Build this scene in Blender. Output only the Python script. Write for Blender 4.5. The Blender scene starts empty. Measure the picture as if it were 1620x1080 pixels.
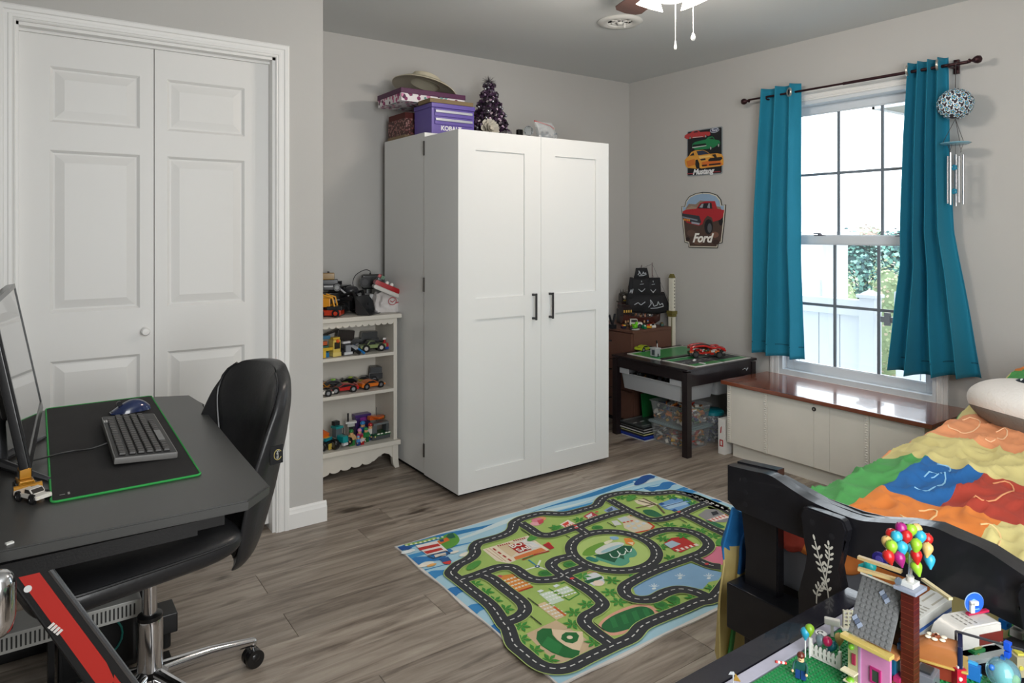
import bpy, bmesh, math, random
from math import sin, cos, pi, radians, sqrt, atan2
from mathutils import Vector, Matrix, noise
sc = bpy.context.scene
rnd = random.Random(7)

# ---------------------------------------------------------------- camera
FPX, CX, HY, HC = 1093.0, 810.0, 366.5, 1.30
TH = math.atan((2360 - CX) / FPX)
FW = (cos(TH), sin(TH)); RT = (sin(TH), -cos(TH))
cd = bpy.data.cameras.new('camera'); cam = bpy.data.objects.new('camera', cd)
sc.collection.objects.link(cam)
cam.location = (0, 0, HC)
cam.rotation_euler = (pi / 2, 0, math.atan2(FW[1], FW[0]) - pi / 2)
cd.sensor_fit = 'HORIZONTAL'; cd.sensor_width = 36.0
cd.lens = FPX / 1620 * 36
cd.shift_y = -(540 - HY) / 1620
cd.clip_start = 0.02; cd.clip_end = 200
sc.camera = cam

# ---------------------------------------------------------------- view, world, lights
sc.view_settings.view_transform = 'Standard'
sc.view_settings.look = 'None'
sc.view_settings.gamma = 1
sc.view_settings.use_curve_mapping = False
sc.view_settings.exposure = 0.28
sc.cycles.use_denoising = True
sc.cycles.max_bounces = 10
sc.cycles.diffuse_bounces = 6
sc.cycles.transparent_max_bounces = 12
sc.cycles.sample_clamp_indirect = 6
w = bpy.data.worlds.new('sky'); sc.world = w; w.use_nodes = True
bg = w.node_tree.nodes['Background']
bg.inputs[0].default_value = (0.86, 0.94, 1.0, 1); bg.inputs[1].default_value = 3.6

def lamp(name, kind, loc, power, col=(1, 1, 1), size=0.1, rot=(0, 0, 0), sy=None):
    l = bpy.data.lights.new(name, kind); l.energy = power; l.color = col
    if kind == 'AREA':
        l.shape = 'RECTANGLE'; l.size = size; l.size_y = sy or size
    else:
        l.shadow_soft_size = size
    o = bpy.data.objects.new(name, l); o.location = loc; o.rotation_euler = rot
    sc.collection.objects.link(o); return o
# added area fill behind the camera to brighten the room, no visible source
lamp('fill_light', 'AREA', (0.75, -0.72, 1.45), 76, (0.98, 1, 1), 1.5, (pi / 2, 0, radians(-38)), 1.9)
FANC = Vector((2.16, 1.93, 0))
for k in range(4):
    a = radians(87 + 90 * k)
    lamp('fan_bulb', 'POINT', (FANC.x + .13 * cos(a), FANC.y + .13 * sin(a), 2.205), 5.0, (1, 0.90, 0.80), 0.035)

# ---------------------------------------------------------------- helpers
def at_z(u, v, z):
    a = (u - CX) / FPX; r = (FW[0] + a * RT[0], FW[1] + a * RT[1], (HY - v) / FPX)
    t = (z - HC) / r[2]; return Vector((r[0] * t, r[1] * t, z))
def at_y(u, v, y):
    a = (u - CX) / FPX; r = (FW[0] + a * RT[0], FW[1] + a * RT[1], (HY - v) / FPX)
    t = y / r[1]; return Vector((r[0] * t, y, HC + r[2] * t))
def at_x(u, v, x):
    a = (u - CX) / FPX; r = (FW[0] + a * RT[0], FW[1] + a * RT[1], (HY - v) / FPX)
    t = x / r[0]; return Vector((x, r[1] * t, HC + r[2] * t))

def lin(h):
    if isinstance(h, (tuple, list)): return tuple(h)[:3] + (1,)
    v = [int(h[i:i + 2], 16) / 255 for i in (0, 2, 4)]
    return tuple((c / 12.92 if c <= .04045 else ((c + .055) / 1.055) ** 2.4) for c in v) + (1,)

MATS = {}
def mat(name, col='cccccc', rough=.5, metal=0, vary=0, vscale=5, bump=0, bscale=60, trans=0, emit=0, alpha=1, coat=0, ior=1.45, spec=None, stretch=None):
    if name in MATS: return MATS[name]
    m = bpy.data.materials.new(name); m.use_nodes = True; nt = m.node_tree
    p = nt.nodes['Principled BSDF']; c = lin(col)
    p.inputs['Base Color'].default_value = c; p.inputs['Roughness'].default_value = rough
    p.inputs['Metallic'].default_value = metal; p.inputs['IOR'].default_value = ior
    p.inputs['Transmission Weight'].default_value = trans; p.inputs['Alpha'].default_value = alpha
    p.inputs['Coat Weight'].default_value = coat
    if spec is not None: p.inputs['Specular IOR Level'].default_value = spec
    if emit:
        p.inputs['Emission Color'].default_value = c; p.inputs['Emission Strength'].default_value = emit
    tc = nt.nodes.new('ShaderNodeTexCoord'); co = tc.outputs['Object']
    if stretch:
        mp = nt.nodes.new('ShaderNodeMapping'); mp.inputs['Scale'].default_value = stretch
        nt.links.new(co, mp.inputs[0]); co = mp.outputs[0]
    if vary or bump:
        n = nt.nodes.new('ShaderNodeTexNoise'); n.inputs['Scale'].default_value = vscale; n.inputs['Detail'].default_value = 5
        nt.links.new(co, n.inputs['Vector'])
        if vary:
            mr = nt.nodes.new('ShaderNodeMapRange'); mr.inputs[1].default_value = .3; mr.inputs[2].default_value = .7
            mr.inputs[3].default_value = 1 - vary; mr.inputs[4].default_value = 1 + vary
            nt.links.new(n.outputs['Fac'], mr.inputs[0])
            mx = nt.nodes.new('ShaderNodeMix'); mx.data_type = 'RGBA'; mx.blend_type = 'MULTIPLY'; mx.inputs[0].default_value = 1
            mx.inputs[6].default_value = c
            nt.links.new(mr.outputs[0], mx.inputs[7]); nt.links.new(mx.outputs[2], p.inputs['Base Color'])
    if bump:
        n2 = nt.nodes.new('ShaderNodeTexNoise'); n2.inputs['Scale'].default_value = bscale; n2.inputs['Detail'].default_value = 4
        nt.links.new(co, n2.inputs['Vector'])
        b = nt.nodes.new('ShaderNodeBump'); b.inputs['Strength'].default_value = bump; b.inputs['Distance'].default_value = .01
        nt.links.new(n2.outputs['Fac'], b.inputs['Height']); nt.links.new(b.outputs[0], p.inputs['Normal'])
    MATS[name] = m; return m

def vmat(name, rough=.4, bump=0, bscale=80, metal=0, coat=0):
    """material whose colour is the piece's own colour attribute 'Col'"""
    if name in MATS: return MATS[name]
    m = bpy.data.materials.new(name); m.use_nodes = True; nt = m.node_tree
    p = nt.nodes['Principled BSDF']; p.inputs['Roughness'].default_value = rough
    p.inputs['Metallic'].default_value = metal; p.inputs['Coat Weight'].default_value = coat
    a = nt.nodes.new('ShaderNodeAttribute'); a.attribute_name = 'Col'
    n = nt.nodes.new('ShaderNodeTexNoise'); n.inputs['Scale'].default_value = bscale
    tc = nt.nodes.new('ShaderNodeTexCoord'); nt.links.new(tc.outputs['Object'], n.inputs['Vector'])
    mr = nt.nodes.new('ShaderNodeMapRange'); mr.inputs[3].default_value = .93; mr.inputs[4].default_value = 1.05
    nt.links.new(n.outputs['Fac'], mr.inputs[0])
    mx = nt.nodes.new('ShaderNodeMix'); mx.data_type = 'RGBA'; mx.blend_type = 'MULTIPLY'; mx.inputs[0].default_value = 1
    nt.links.new(a.outputs['Color'], mx.inputs[6]); nt.links.new(mr.outputs[0], mx.inputs[7])
    nt.links.new(mx.outputs[2], p.inputs['Base Color'])
    if bump:
        b = nt.nodes.new('ShaderNodeBump'); b.inputs['Strength'].default_value = bump; b.inputs['Distance'].default_value = .004
        nt.links.new(n.outputs['Fac'], b.inputs['Height']); nt.links.new(b.outputs[0], p.inputs['Normal'])
    MATS[name] = m; return m

def frame(X, Y, Z, o=(0, 0, 0)):
    m = Matrix((X, Y, Z)).transposed().to_4x4(); m.translation = o; return m
I4 = Matrix.Identity(4)
def FY(x=0, y=0, z=0): return frame((1, 0, 0), (0, 0, 1), (0, -1, 0), (x, y, z))      # faces the viewer side (-y)
def FX(x=0, y=0, z=0): return frame((0, -1, 0), (0, 0, 1), (-1, 0, 0), (x, y, z))     # faces -x, local x runs to -y
def T(x, y, z): return Matrix.Translation((x, y, z))
def RZ(a): return Matrix.Rotation(a, 4, 'Z')
def RX(a): return Matrix.Rotation(a, 4, 'X')
def RY(a): return Matrix.Rotation(a, 4, 'Y')

class B:
    def __init__(s, c='ffffff', M=None):
        s.bm = bmesh.new(); s.cl = s.bm.loops.layers.float_color.new('Col'); s.c = c; s.M = M or I4; s.wn = False; s.n = 0
    def _add(s, vs, fs, c=None, M=None):
        M = s.M @ M if M is not None else s.M
        col = lin(c if c is not None else s.c)
        bv = [s.bm.verts.new(M @ Vector(v)) for v in vs]
        out = []
        for f in fs:
            try: fc = s.bm.faces.new([bv[i] for i in f])
            except ValueError: continue
            for l in fc.loops: l[s.cl] = col
            out.append(fc)
        return bv, out
    def box(s, x0, y0, z0, x1, y1, z1, c=None, bev=0, M=None, taper=None, seg=2):
        t = taper or (1, 1); cx, cy = (x0 + x1) / 2, (y0 + y1) / 2
        v = [(x0, y0, z0), (x1, y0, z0), (x1, y1, z0), (x0, y1, z0)]
        for (x, y) in ((x0, y0), (x1, y0), (x1, y1), (x0, y1)):
            v.append((cx + (x - cx) * t[0], cy + (y - cy) * t[1], z1))
        bv, fs = s._add(v, [(3, 2, 1, 0), (4, 5, 6, 7), (0, 1, 5, 4), (1, 2, 6, 5), (2, 3, 7, 6), (3, 0, 4, 7)], c, M)
        if bev:
            s.wn = True
            ed = list({e for f in fs for e in f.edges})
            r = bmesh.ops.bevel(s.bm, geom=ed, offset=bev, segments=seg, affect='EDGES', profile=.5)
            col = lin(c if c is not None else s.c)
            for f in r['faces']:
                for l in f.loops: l[s.cl] = col
        return s
    def bx(s, c0, sz, c=None, bev=0, M=None, rz=0, ry=0, rx=0, taper=None):
        m = T(*c0) @ RZ(rz) @ RY(ry) @ RX(rx)
        if M is not None: m = M @ m
        h = [d / 2 for d in sz]
        return s.box(-h[0], -h[1], -h[2], h[0], h[1], h[2], c, bev, m, taper)
    def cyl(s, p0, p1, r0, r1=None, n=16, c=None, M=None, caps=True):
        r1 = r0 if r1 is None else r1
        p0 = Vector(p0); p1 = Vector(p1); d = (p1 - p0).normalized()
        q = d.to_track_quat('Z', 'Y'); v = []
        for (p, r) in ((p0, r0), (p1, r1)):
            for i in range(n):
                a = 2 * pi * i / n; v.append(p + q @ Vector((r * cos(a), r * sin(a), 0)))
        f = [(i, (i + 1) % n, n + (i + 1) % n, n + i) for i in range(n)]
        if caps: f += [tuple(range(n - 1, -1, -1)), tuple(range(n, 2 * n))]
        s._add(v, f, c, M); return s
    def sph(s, ctr, r, c=None, u=16, v=10, M=None, t0=0, t1=pi):
        if not hasattr(r, '__len__'): r = (r, r, r)
        vs = []; fs = []
        for j in range(v + 1):
            t = t0 + (t1 - t0) * j / v
            for i in range(u):
                a = 2 * pi * i / u
                vs.append((ctr[0] + r[0] * sin(t) * cos(a), ctr[1] + r[1] * sin(t) * sin(a), ctr[2] + r[2] * cos(t)))
        for j in range(v):
            for i in range(u):
                fs.append((j * u + i, (j + 1) * u + i, (j + 1) * u + (i + 1) % u, j * u + (i + 1) % u))
        bv, fc = s._add(vs, fs, c, M)
        bmesh.ops.remove_doubles(s.bm, verts=bv, dist=1e-6); return s
    def lathe(s, prof, o=(0, 0, 0), n=24, c=None, M=None):
        vs = []; fs = []; k = len(prof)
        for i in range(n):
            a = 2 * pi * i / n
            for (r, z) in prof: vs.append((o[0] + r * cos(a), o[1] + r * sin(a), o[2] + z))
        for i in range(n):
            for j in range(k - 1):
                i2 = (i + 1) % n
                fs.append((i * k + j, i2 * k + j, i2 * k + j + 1, i * k + j + 1))
        bv, fc = s._add(vs, fs, c, M)
        bmesh.ops.remove_doubles(s.bm, verts=bv, dist=1e-6); return s
    def prism(s, pts, z0, z1, c=None, M=None, bev=0):
        n = len(pts)
        v = [(p[0], p[1], z0) for p in pts] + [(p[0], p[1], z1) for p in pts]
        f = [tuple(range(n - 1, -1, -1)), tuple(range(n, 2 * n))] + [(i, (i + 1) % n, n + (i + 1) % n, n + i) for i in range(n)]
        bv, fs = s._add(v, f, c, M)
        if bev:
            s.wn = True
            ed = [e for e in {e for f in fs[:2] for e in f.edges}]
            r = bmesh.ops.bevel(s.bm, geom=ed, offset=bev, segments=2, affect='EDGES')
            col = lin(c if c is not None else s.c)
            for f in r['faces']:
                for l in f.loops: l[s.cl] = col
        return s
    def tube(s, pts, r, n=8, c=None, M=None, closed=False, caps=True):
        pts = [Vector(p) for p in pts]; k = len(pts); vs = []; fs = []
        rr = r if hasattr(r, '__len__') else [r] * k
        up = Vector((0, 0, 1)); prev = None
        for i, p in enumerate(pts):
            if closed: d = pts[(i + 1) % k] - pts[i - 1]
            else: d = pts[min(i + 1, k - 1)] - pts[max(i - 1, 0)]
            d.normalize()
            if prev is None:
                a = up if abs(d.dot(up)) < .95 else Vector((1, 0, 0)); x = d.cross(a).normalized()
            else: x = (prev - d * prev.dot(d)).normalized()
            prev = x; y = d.cross(x)
            for j in range(n):
                t = 2 * pi * j / n; vs.append(p + (x * cos(t) + y * sin(t)) * rr[i])
        m = k if closed else k - 1
        for i in range(m):
            for j in range(n):
                i2 = (i + 1) % k
                fs.append((i * n + j, i * n + (j + 1) % n, i2 * n + (j + 1) % n, i2 * n + j))
        if caps and not closed: fs += [tuple(range(n - 1, -1, -1)), tuple(range((k - 1) * n, k * n))]
        s._add(vs, fs, c, M); return s
    def grid(s, fn, nu, nv, c=None, M=None, cf=None, wrap=False):
        vs = [fn(i / nu, j / nv) for j in range(nv + 1) for i in range(nu + 1)]
        fs = [(j * (nu + 1) + i, j * (nu + 1) + i + 1, (j + 1) * (nu + 1) + i + 1, (j + 1) * (nu + 1) + i) for j in range(nv) for i in range(nu)]
        bv, fc = s._add(vs, fs, c, M)
        if cf:
            for q, f in enumerate(fc):
                j, i = divmod(q, nu); col = lin(cf((i + .5) / nu, (j + .5) / nv))
                for l in f.loops: l[s.cl] = col
        return s
    # flat print in the local xy plane, layer k sits k*0.0003 above the surface
    def poly(s, pts, c, k=0, M=None, dz=.0003):
        s.n += 1; s._add([(p[0], p[1], k * dz + s.n * 4e-6) for p in pts], [tuple(range(len(pts)))], c, M); return s
    def line(s, pts, w, c, k=0, M=None, closed=False, dash=None, dz=.0003):
        if dash:
            acc = 0; on = True; cur = [Vector(pts[0])]; 
            P = [Vector(p) for p in pts] + ([Vector(pts[0])] if closed else [])
            rem = dash[0]; last = P[0]
            for q in P[1:]:
                while (q - last).length > rem:
                    nx = last + (q - last).normalized() * rem
                    if on: s.line([cur[0], nx] if len(cur) == 1 else cur + [nx], w, c, k, M, dz=dz)
                    on = not on; cur = [nx]; last = nx; rem = dash[0] if on else dash[1]
                rem -= (q - last).length; last = q
                if on: cur.append(q)
            return s
        s.n += 1; P = [Vector((p[0], p[1])) for p in pts]; n = len(P); vs = []
        for i in range(n):
            a = P[i - 1] if (i > 0 or closed) else P[0]; b = P[(i + 1) % n] if (i < n - 1 or closed) else P[-1]
            d1 = (P[i] - a); d2 = (b - P[i])
            if d1.length < 1e-9: d1 = d2
            if d2.length < 1e-9: d2 = d1
            d = (d1.normalized() + d2.normalized())
            if d.length < 1e-6: d = d1
            d.normalize(); nn = Vector((-d.y, d.x)); 
            k2 = 1 / max(.5, nn.dot(Vector((-d2.y, d2.x)).normalized()))
            for sg in (1, -1): vs.append((P[i].x + nn.x * w / 2 * sg * k2, P[i].y + nn.y * w / 2 * sg * k2, k * dz + s.n * 4e-6))
        fs = [(2 * i, 2 * i + 1, (2 * i + 3) % (2 * n), (2 * i + 2) % (2 * n)) for i in range(n if closed else n - 1)]
        s._add(vs, fs, c, M); return s
    def ell(s, cx, cy, rx, ry, c, k=0, M=None, n=20, rot=0):
        s.poly([(cx + rx * cos(t) * cos(rot) - ry * sin(t) * sin(rot), cy + rx * cos(t) * sin(rot) + ry * sin(t) * cos(rot)) for t in [2 * pi * i / n for i in range(n)]], c, k, M); return s
    def build(s, name, m, parent=None, smooth=40, label=None, kind=None, loc=None, keep=False):
        bmesh.ops.recalc_face_normals(s.bm, faces=s.bm.faces) if keep is False else None
        me = bpy.data.meshes.new(name)
        for f in s.bm.faces: f.smooth = bool(smooth)
        s.bm.to_mesh(me); s.bm.free()
        if smooth: me.set_sharp_from_angle(angle=radians(smooth))
        for x in (m if isinstance(m, (list, tuple)) else [m]): me.materials.append(x)
        o = bpy.data.objects.new(name, me); sc.collection.objects.link(o)
        if s.wn and smooth: md = o.modifiers.new('even_shading', 'WEIGHTED_NORMAL'); md.keep_sharp = True
        if parent is not None: o.parent = parent
        if loc is not None: o.location = loc
        if label: o['label'] = label
        if kind: o['kind'] = kind
        return o

def tag(o, label, cat, group=None, kind=None):
    o['label'] = label; o['category'] = cat
    if group: o['group'] = group
    if kind: o['kind'] = kind
    return o
def thing(name, label, cat, loc=(0, 0, 0), rz=0, group=None):
    o = bpy.data.objects.new(name, None); sc.collection.objects.link(o); o.empty_display_size = .05
    o.location = loc; o.rotation_euler = (0, 0, rz); return tag(o, label, cat, group)
def struct(name, b, m, label=None, smooth=40):
    o = b.build(name, m, smooth=smooth, kind='structure')
    if label: o['label'] = label
    return o
def copy_tree(o, parent=None, label=None, loc=None, rz=None):
    c = o.copy(); sc.collection.objects.link(c)
    if parent is not None: c.parent = parent
    for ch in o.children: copy_tree(ch, c)
    if label: c['label'] = label
    if loc is not None: c.location = loc
    if rz is not None: c.rotation_euler = (0, 0, rz)
    return c
def rep(o, n_locs, rots=None):
    """copies of one part at further places under the same parent"""
    for i, l in enumerate(n_locs):
        c = o.copy(); sc.collection.objects.link(c); c.parent = o.parent; c.location = l
        if rots: c.rotation_euler = rots[i]
def text(name, body, size, M, parent, m, ext=.0004, shear=0, align='CENTER', sx=1, bold=0, label=None):
    cu = bpy.data.curves.new(name, 'FONT'); cu.body = body; cu.size = size; cu.extrude = ext; cu.shear = shear
    cu.align_x = align; cu.align_y = 'CENTER'; cu.offset = bold; cu.resolution_u = 3
    o = bpy.data.objects.new(name, cu); me = bpy.data.meshes.new_from_object(o)
    bpy.data.objects.remove(o)
    me.transform(M @ Matrix.Diagonal((sx, 1, 1, 1))); me.materials.clear(); me.materials.append(m)
    o = bpy.data.objects.new(name, me); sc.collection.objects.link(o); o.parent = parent
    if label: o['label'] = label
    return o
def rrect(x0, y0, x1, y1, r, n=4):
    out = []
    for (cx, cy, a0) in ((x1 - r, y0 + r, -pi / 2), (x1 - r, y1 - r, 0), (x0 + r, y1 - r, pi / 2), (x0 + r, y0 + r, pi)):
        for i in range(n + 1):
            a = a0 + pi / 2 * i / n; out.append((cx + r * cos(a), cy + r * sin(a)))
    return out
def smoothpts(P, n=6, closed=False):
    """Catmull-Rom through the points"""
    P = [Vector(p) for p in P]; k = len(P); out = []
    for i in range(k if closed else k - 1):
        p0 = P[i - 1] if (i > 0 or closed) else P[0]; p1 = P[i]; p2 = P[(i + 1) % k]
        p3 = P[(i + 2) % k] if (i + 2 < k or closed) else P[-1]
        for j in range(n):
            t = j / n
            out.append(.5 * ((2 * p1) + (p2 - p0) * t + (2 * p0 - 5 * p1 + 4 * p2 - p3) * t * t + (3 * p1 - p0 - 3 * p2 + p3) * t ** 3))
    if not closed: out.append(P[-1])
    return out
def interp(tab, x):
    if x <= tab[0][0]: return tab[0][1]
    for (a, b), (c, d) in zip(tab, tab[1:]):
        if x <= c: return b + (d - b) * (x - a) / (c - a)
    return tab[-1][1]

PL = vmat('toy_plastic', .28); PM = vmat('matte_print', .75); PR = vmat('painted_metal', .35)
FAB = vmat('woven_cloth', .9, bump=.25, bscale=500)
WHT = mat('white_paint', 'e7e6e4', .38); WALLM = mat('wall_paint', 'b9b7b4', .9, vary=.02, vscale=1.5, bump=.04, bscale=180)
CEIL = mat('ceiling_paint', 'd0d2d2', .95, bump=.03, bscale=200)
TRIM = mat('trim_paint', 'e5e4e2', .35)
BLK = mat('black_plastic', '111113', .38, bump=.05, bscale=300); CHR = mat('chrome', 'd8d8da', .12, metal=1)
RUB = mat('rubber', '141414', .7)
# ================================================================= THE SETTING
XR, YB, YC, XC = 3.80, 3.825, 3.035, 1.098      # window wall, back wall, closet wall, closet corner
X0, Y0, ZC = -0.95, -0.95, 2.44
sub = B().box(X0, Y0, -.05, XR, YB, -.004)
floor = struct('floor', sub, mat('subfloor', '3a322b', .9))
# vinyl planks, each its own piece
def plank_mat():
    m = bpy.data.materials.new('vinyl_plank'); m.use_nodes = True; nt = m.node_tree; N = nt.nodes.new; L = nt.links.new
    p = nt.nodes['Principled BSDF']; p.inputs['Roughness'].default_value = .42
    g = N('ShaderNodeNewGeometry'); oi = N('ShaderNodeObjectInfo')
    cb = N('ShaderNodeCombineXYZ'); mu = N('ShaderNodeMath'); mu.operation = 'MULTIPLY'; mu.inputs[1].default_value = 37
    L(oi.outputs['Random'], mu.inputs[0]); L(mu.outputs[0], cb.inputs[0]); L(mu.outputs[0], cb.inputs[2])
    ad = N('ShaderNodeVectorMath'); L(g.outputs['Position'], ad.inputs[0]); L(cb.outputs[0], ad.inputs[1])
    mp = N('ShaderNodeMapping'); mp.inputs['Scale'].default_value = (1.6, 16, 1); L(ad.outputs[0], mp.inputs[0])
    n1 = N('ShaderNodeTexNoise'); n1.inputs['Scale'].default_value = 1.6; n1.inputs['Detail'].default_value = 8; n1.inputs['Roughness'].default_value = .62; n1.inputs['Distortion'].default_value = .7
    L(mp.outputs[0], n1.inputs['Vector'])
    mp2 = N('ShaderNodeMapping'); mp2.inputs['Scale'].default_value = (3, 9, 1); L(ad.outputs[0], mp2.inputs[0])
    n2 = N('ShaderNodeTexNoise'); n2.inputs['Scale'].default_value = 1.1; n2.inputs['Detail'].default_value = 3; L(mp2.outputs[0], n2.inputs['Vector'])
    cr = N('ShaderNodeValToRGB'); e = cr.color_ramp.elements
    e[0].position = .30; e[0].color = lin('5d5147'); e[1].position = .74; e[1].color = lin('b0a598')
    k = e.new(.52); k.color = lin('93877b')
    L(n1.outputs['Fac'], cr.inputs[0])
    # knots
    cr2 = N('ShaderNodeValToRGB'); e2 = cr2.color_ramp.elements
    e2[0].position = .25; e2[0].color = lin('75685c'); e2[1].position = .36; e2[1].color = (1, 1, 1, 1)
    L(n2.outputs['Fac'], cr2.inputs[0])
    mx = N('ShaderNodeMix'); mx.data_type = 'RGBA'; mx.blend_type = 'MULTIPLY'; mx.inputs[0].default_value = 1
    L(cr.outputs[0], mx.inputs[6]); L(cr2.outputs[0], mx.inputs[7])
    mr = N('ShaderNodeMapRange'); mr.inputs[3].default_value = .86; mr.inputs[4].default_value = 1.12; L(oi.outputs['Random'], mr.inputs[0])
    m3 = N('ShaderNodeMix'); m3.data_type = 'RGBA'; m3.blend_type = 'MULTIPLY'; m3.inputs[0].default_value = 1
    L(mx.outputs[2], m3.inputs[6]); L(mr.outputs[0], m3.inputs[7]); L(m3.outputs[2], p.inputs['Base Color'])
    b = N('ShaderNodeBump'); b.inputs['Strength'].default_value = .12; b.inputs['Distance'].default_value = .003
    L(n1.outputs['Fac'], b.inputs['Height']); L(b.outputs[0], p.inputs['Normal'])
    return m
PKM = plank_mat(); PW, PLN = .1633, 1.22
pb = B().box(0, 0, -.004, PLN - .0012, PW - .0012, 0, bev=.0008, seg=1)
proto = pb.build('plank', PKM, floor, smooth=0)
ys = 2.700; j = 0; y = ys - PW * 23; first = True; meshes = {}
while y < YB:
    off = (j * .45 + .31) % 1.22; x = X0 - off
    if abs(y - (ys)) < .01: x = 1.19 - 1.22 * 2
    if abs(y - (ys - PW)) < .02: x = .715 - 1.22 * 2
    while x < XR:
        a = max(x, X0); e = min(x + PLN, XR - .001); y1 = min(y + PW, YB)
        if e - a > .03 and y1 > Y0 and y1 - y > .02:
            full = abs(e - a - PLN) < .01 and y1 - y > PW - .001
            if full:
                o = proto if first else proto.copy()
                if not first: sc.collection.objects.link(o)
                o.parent = floor; o.location = (a, y, 0); first = False
            else:
                B().box(0, 0, -.004, e - a - .0012, y1 - y - .0012, 0, bev=.0008, seg=1).build('plank', PKM, floor, smooth=0, loc=(a, y, 0))
        x += PLN
    y += PW; j += 1
struct('ceiling', B().box(X0 - .1, Y0 - .1, ZC, XR + .15, YB + .1, ZC + .1), CEIL)
struct('wall_front', B().box(X0, Y0 - .1, 0, XR, Y0, ZC), WALLM)
struct('wall_left', B().box(X0 - .1, Y0, 0, X0, YC, ZC), WALLM)
# closet wall with its opening
DX0, DX1, DZ = -0.03, 0.886, 2.053
b = B(); b.box(X0, YC, 0, DX0, YC + .11, ZC); b.box(DX1, YC, 0, XC, YC + .11, ZC); b.box(DX0, YC, DZ, DX1, YC + .11, ZC)
struct('wall_closet', b, WALLM, smooth=0)
b = B(); b.box(XC - .1, YC + .11, 0, XC, YB, ZC)
struct('wall_alcove', b, WALLM)
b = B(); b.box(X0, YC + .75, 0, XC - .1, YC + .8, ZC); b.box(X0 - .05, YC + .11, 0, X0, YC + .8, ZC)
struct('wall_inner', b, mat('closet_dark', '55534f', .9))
struct('wall_back', B().box(XC - .1, YB, 0, XR + .1, YB + .1, ZC), WALLM)
WY0, WY1, WZ0, WZ1 = 1.63, 2.53, .43, 2.075
b = B(); b.box(XR, Y0, 0, XR + .13, WY0, ZC); b.box(XR, WY1, 0, XR + .13, YB, ZC)
b.box(XR, WY0, 0, XR + .13, WY1, WZ0); b.box(XR, WY0, WZ1, XR + .13, WY1, ZC)
struct('wall_right', b, WALLM, smooth=0)

def casing(x0, z0, x1, z1, M, closed, wd=.057, th=.017):
    prof = [(0, 0), (0, .009), (.004, .012), (.010, .010), (.012, .013), (.022, .014), (.024, .011), (.034, .012), (.038, .016), (wd - .006, th), (wd, th - .003), (wd, 0)]
    b = B(); vs = []; n = len(prof)
    for (w_, d) in prof:
        vs += [(x0 - w_, z0 - (w_ if closed else 0), d), (x0 - w_, z1 + w_, d), (x1 + w_, z1 + w_, d), (x1 + w_, z0 - (w_ if closed else 0), d)]
    fs = []
    for i in range(n - 1):
        for k in range(4 if closed else 3):
            k2 = (k + 1) % 4
            fs.append((4 * i + k, 4 * i + k2, 4 * (i + 1) + k2, 4 * (i + 1) + k))
    b._add(vs, fs, None, M); return b
struct('trim_1', casing(DX0 + .004, 0, DX1, DZ, FY(0, YC, 0), False), TRIM, 'white moulded casing around the closet opening', smooth=25)
b = B(); b.box(DX0, YC, 0, DX0 + .012, YC + .11, DZ); b.box(DX1 - .012, YC, 0, DX1, YC + .11, DZ); b.box(DX0, YC, DZ - .012, DX1, YC + .11, DZ)
b.box(DX0, YC + .04, DZ - .022, DX1, YC + .075, DZ - .012, c='333333')
struct('trim_2', b, TRIM, 'white jamb lining the closet opening')
# baseboards
def baseboard(name, pts, h=.09, d=.014):
    """pts: floor polyline with the wall on its left, profile stands to the right"""
    b = B()
    for (a, c) in zip(pts, pts[1:]):
        a = Vector(a).to_3d(); c = Vector(c).to_3d(); L_ = (c - a).length; dr = (c - a).normalized(); nr = Vector((dr.y, -dr.x, 0))
        M = frame(tuple(nr), (0, 0, 1), tuple(nr.cross(Vector((0, 0, 1)))), tuple(a))
        prof = [(0, 0), (d, 0), (d, h - .025), (d - .004, h - .018), (d - .005, h - .008), (.004, h), (0, h)]
        s_ = 1 if nr.cross(Vector((0, 0, 1))).dot(dr) > 0 else -1
        b.prism(prof, 0, s_ * L_, M=M)
    return struct(name, b, TRIM, smooth=25)
baseboard('baseboard_closet', [(DX1 + .057, YC), (XC + .014, YC)])
baseboard('baseboard_alcove', [(XC, YC - .0), (XC, YB)])
baseboard('baseboard_back', [(XC, YB), (XR, YB)])
baseboard('baseboard_right', [(XR, YB), (XR, Y0)])
baseboard('baseboard_front', [(XR, Y0), (X0, Y0)])
baseboard('baseboard_left', [(X0, Y0), (X0, YC), (DX0 - .06, YC)])

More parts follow.
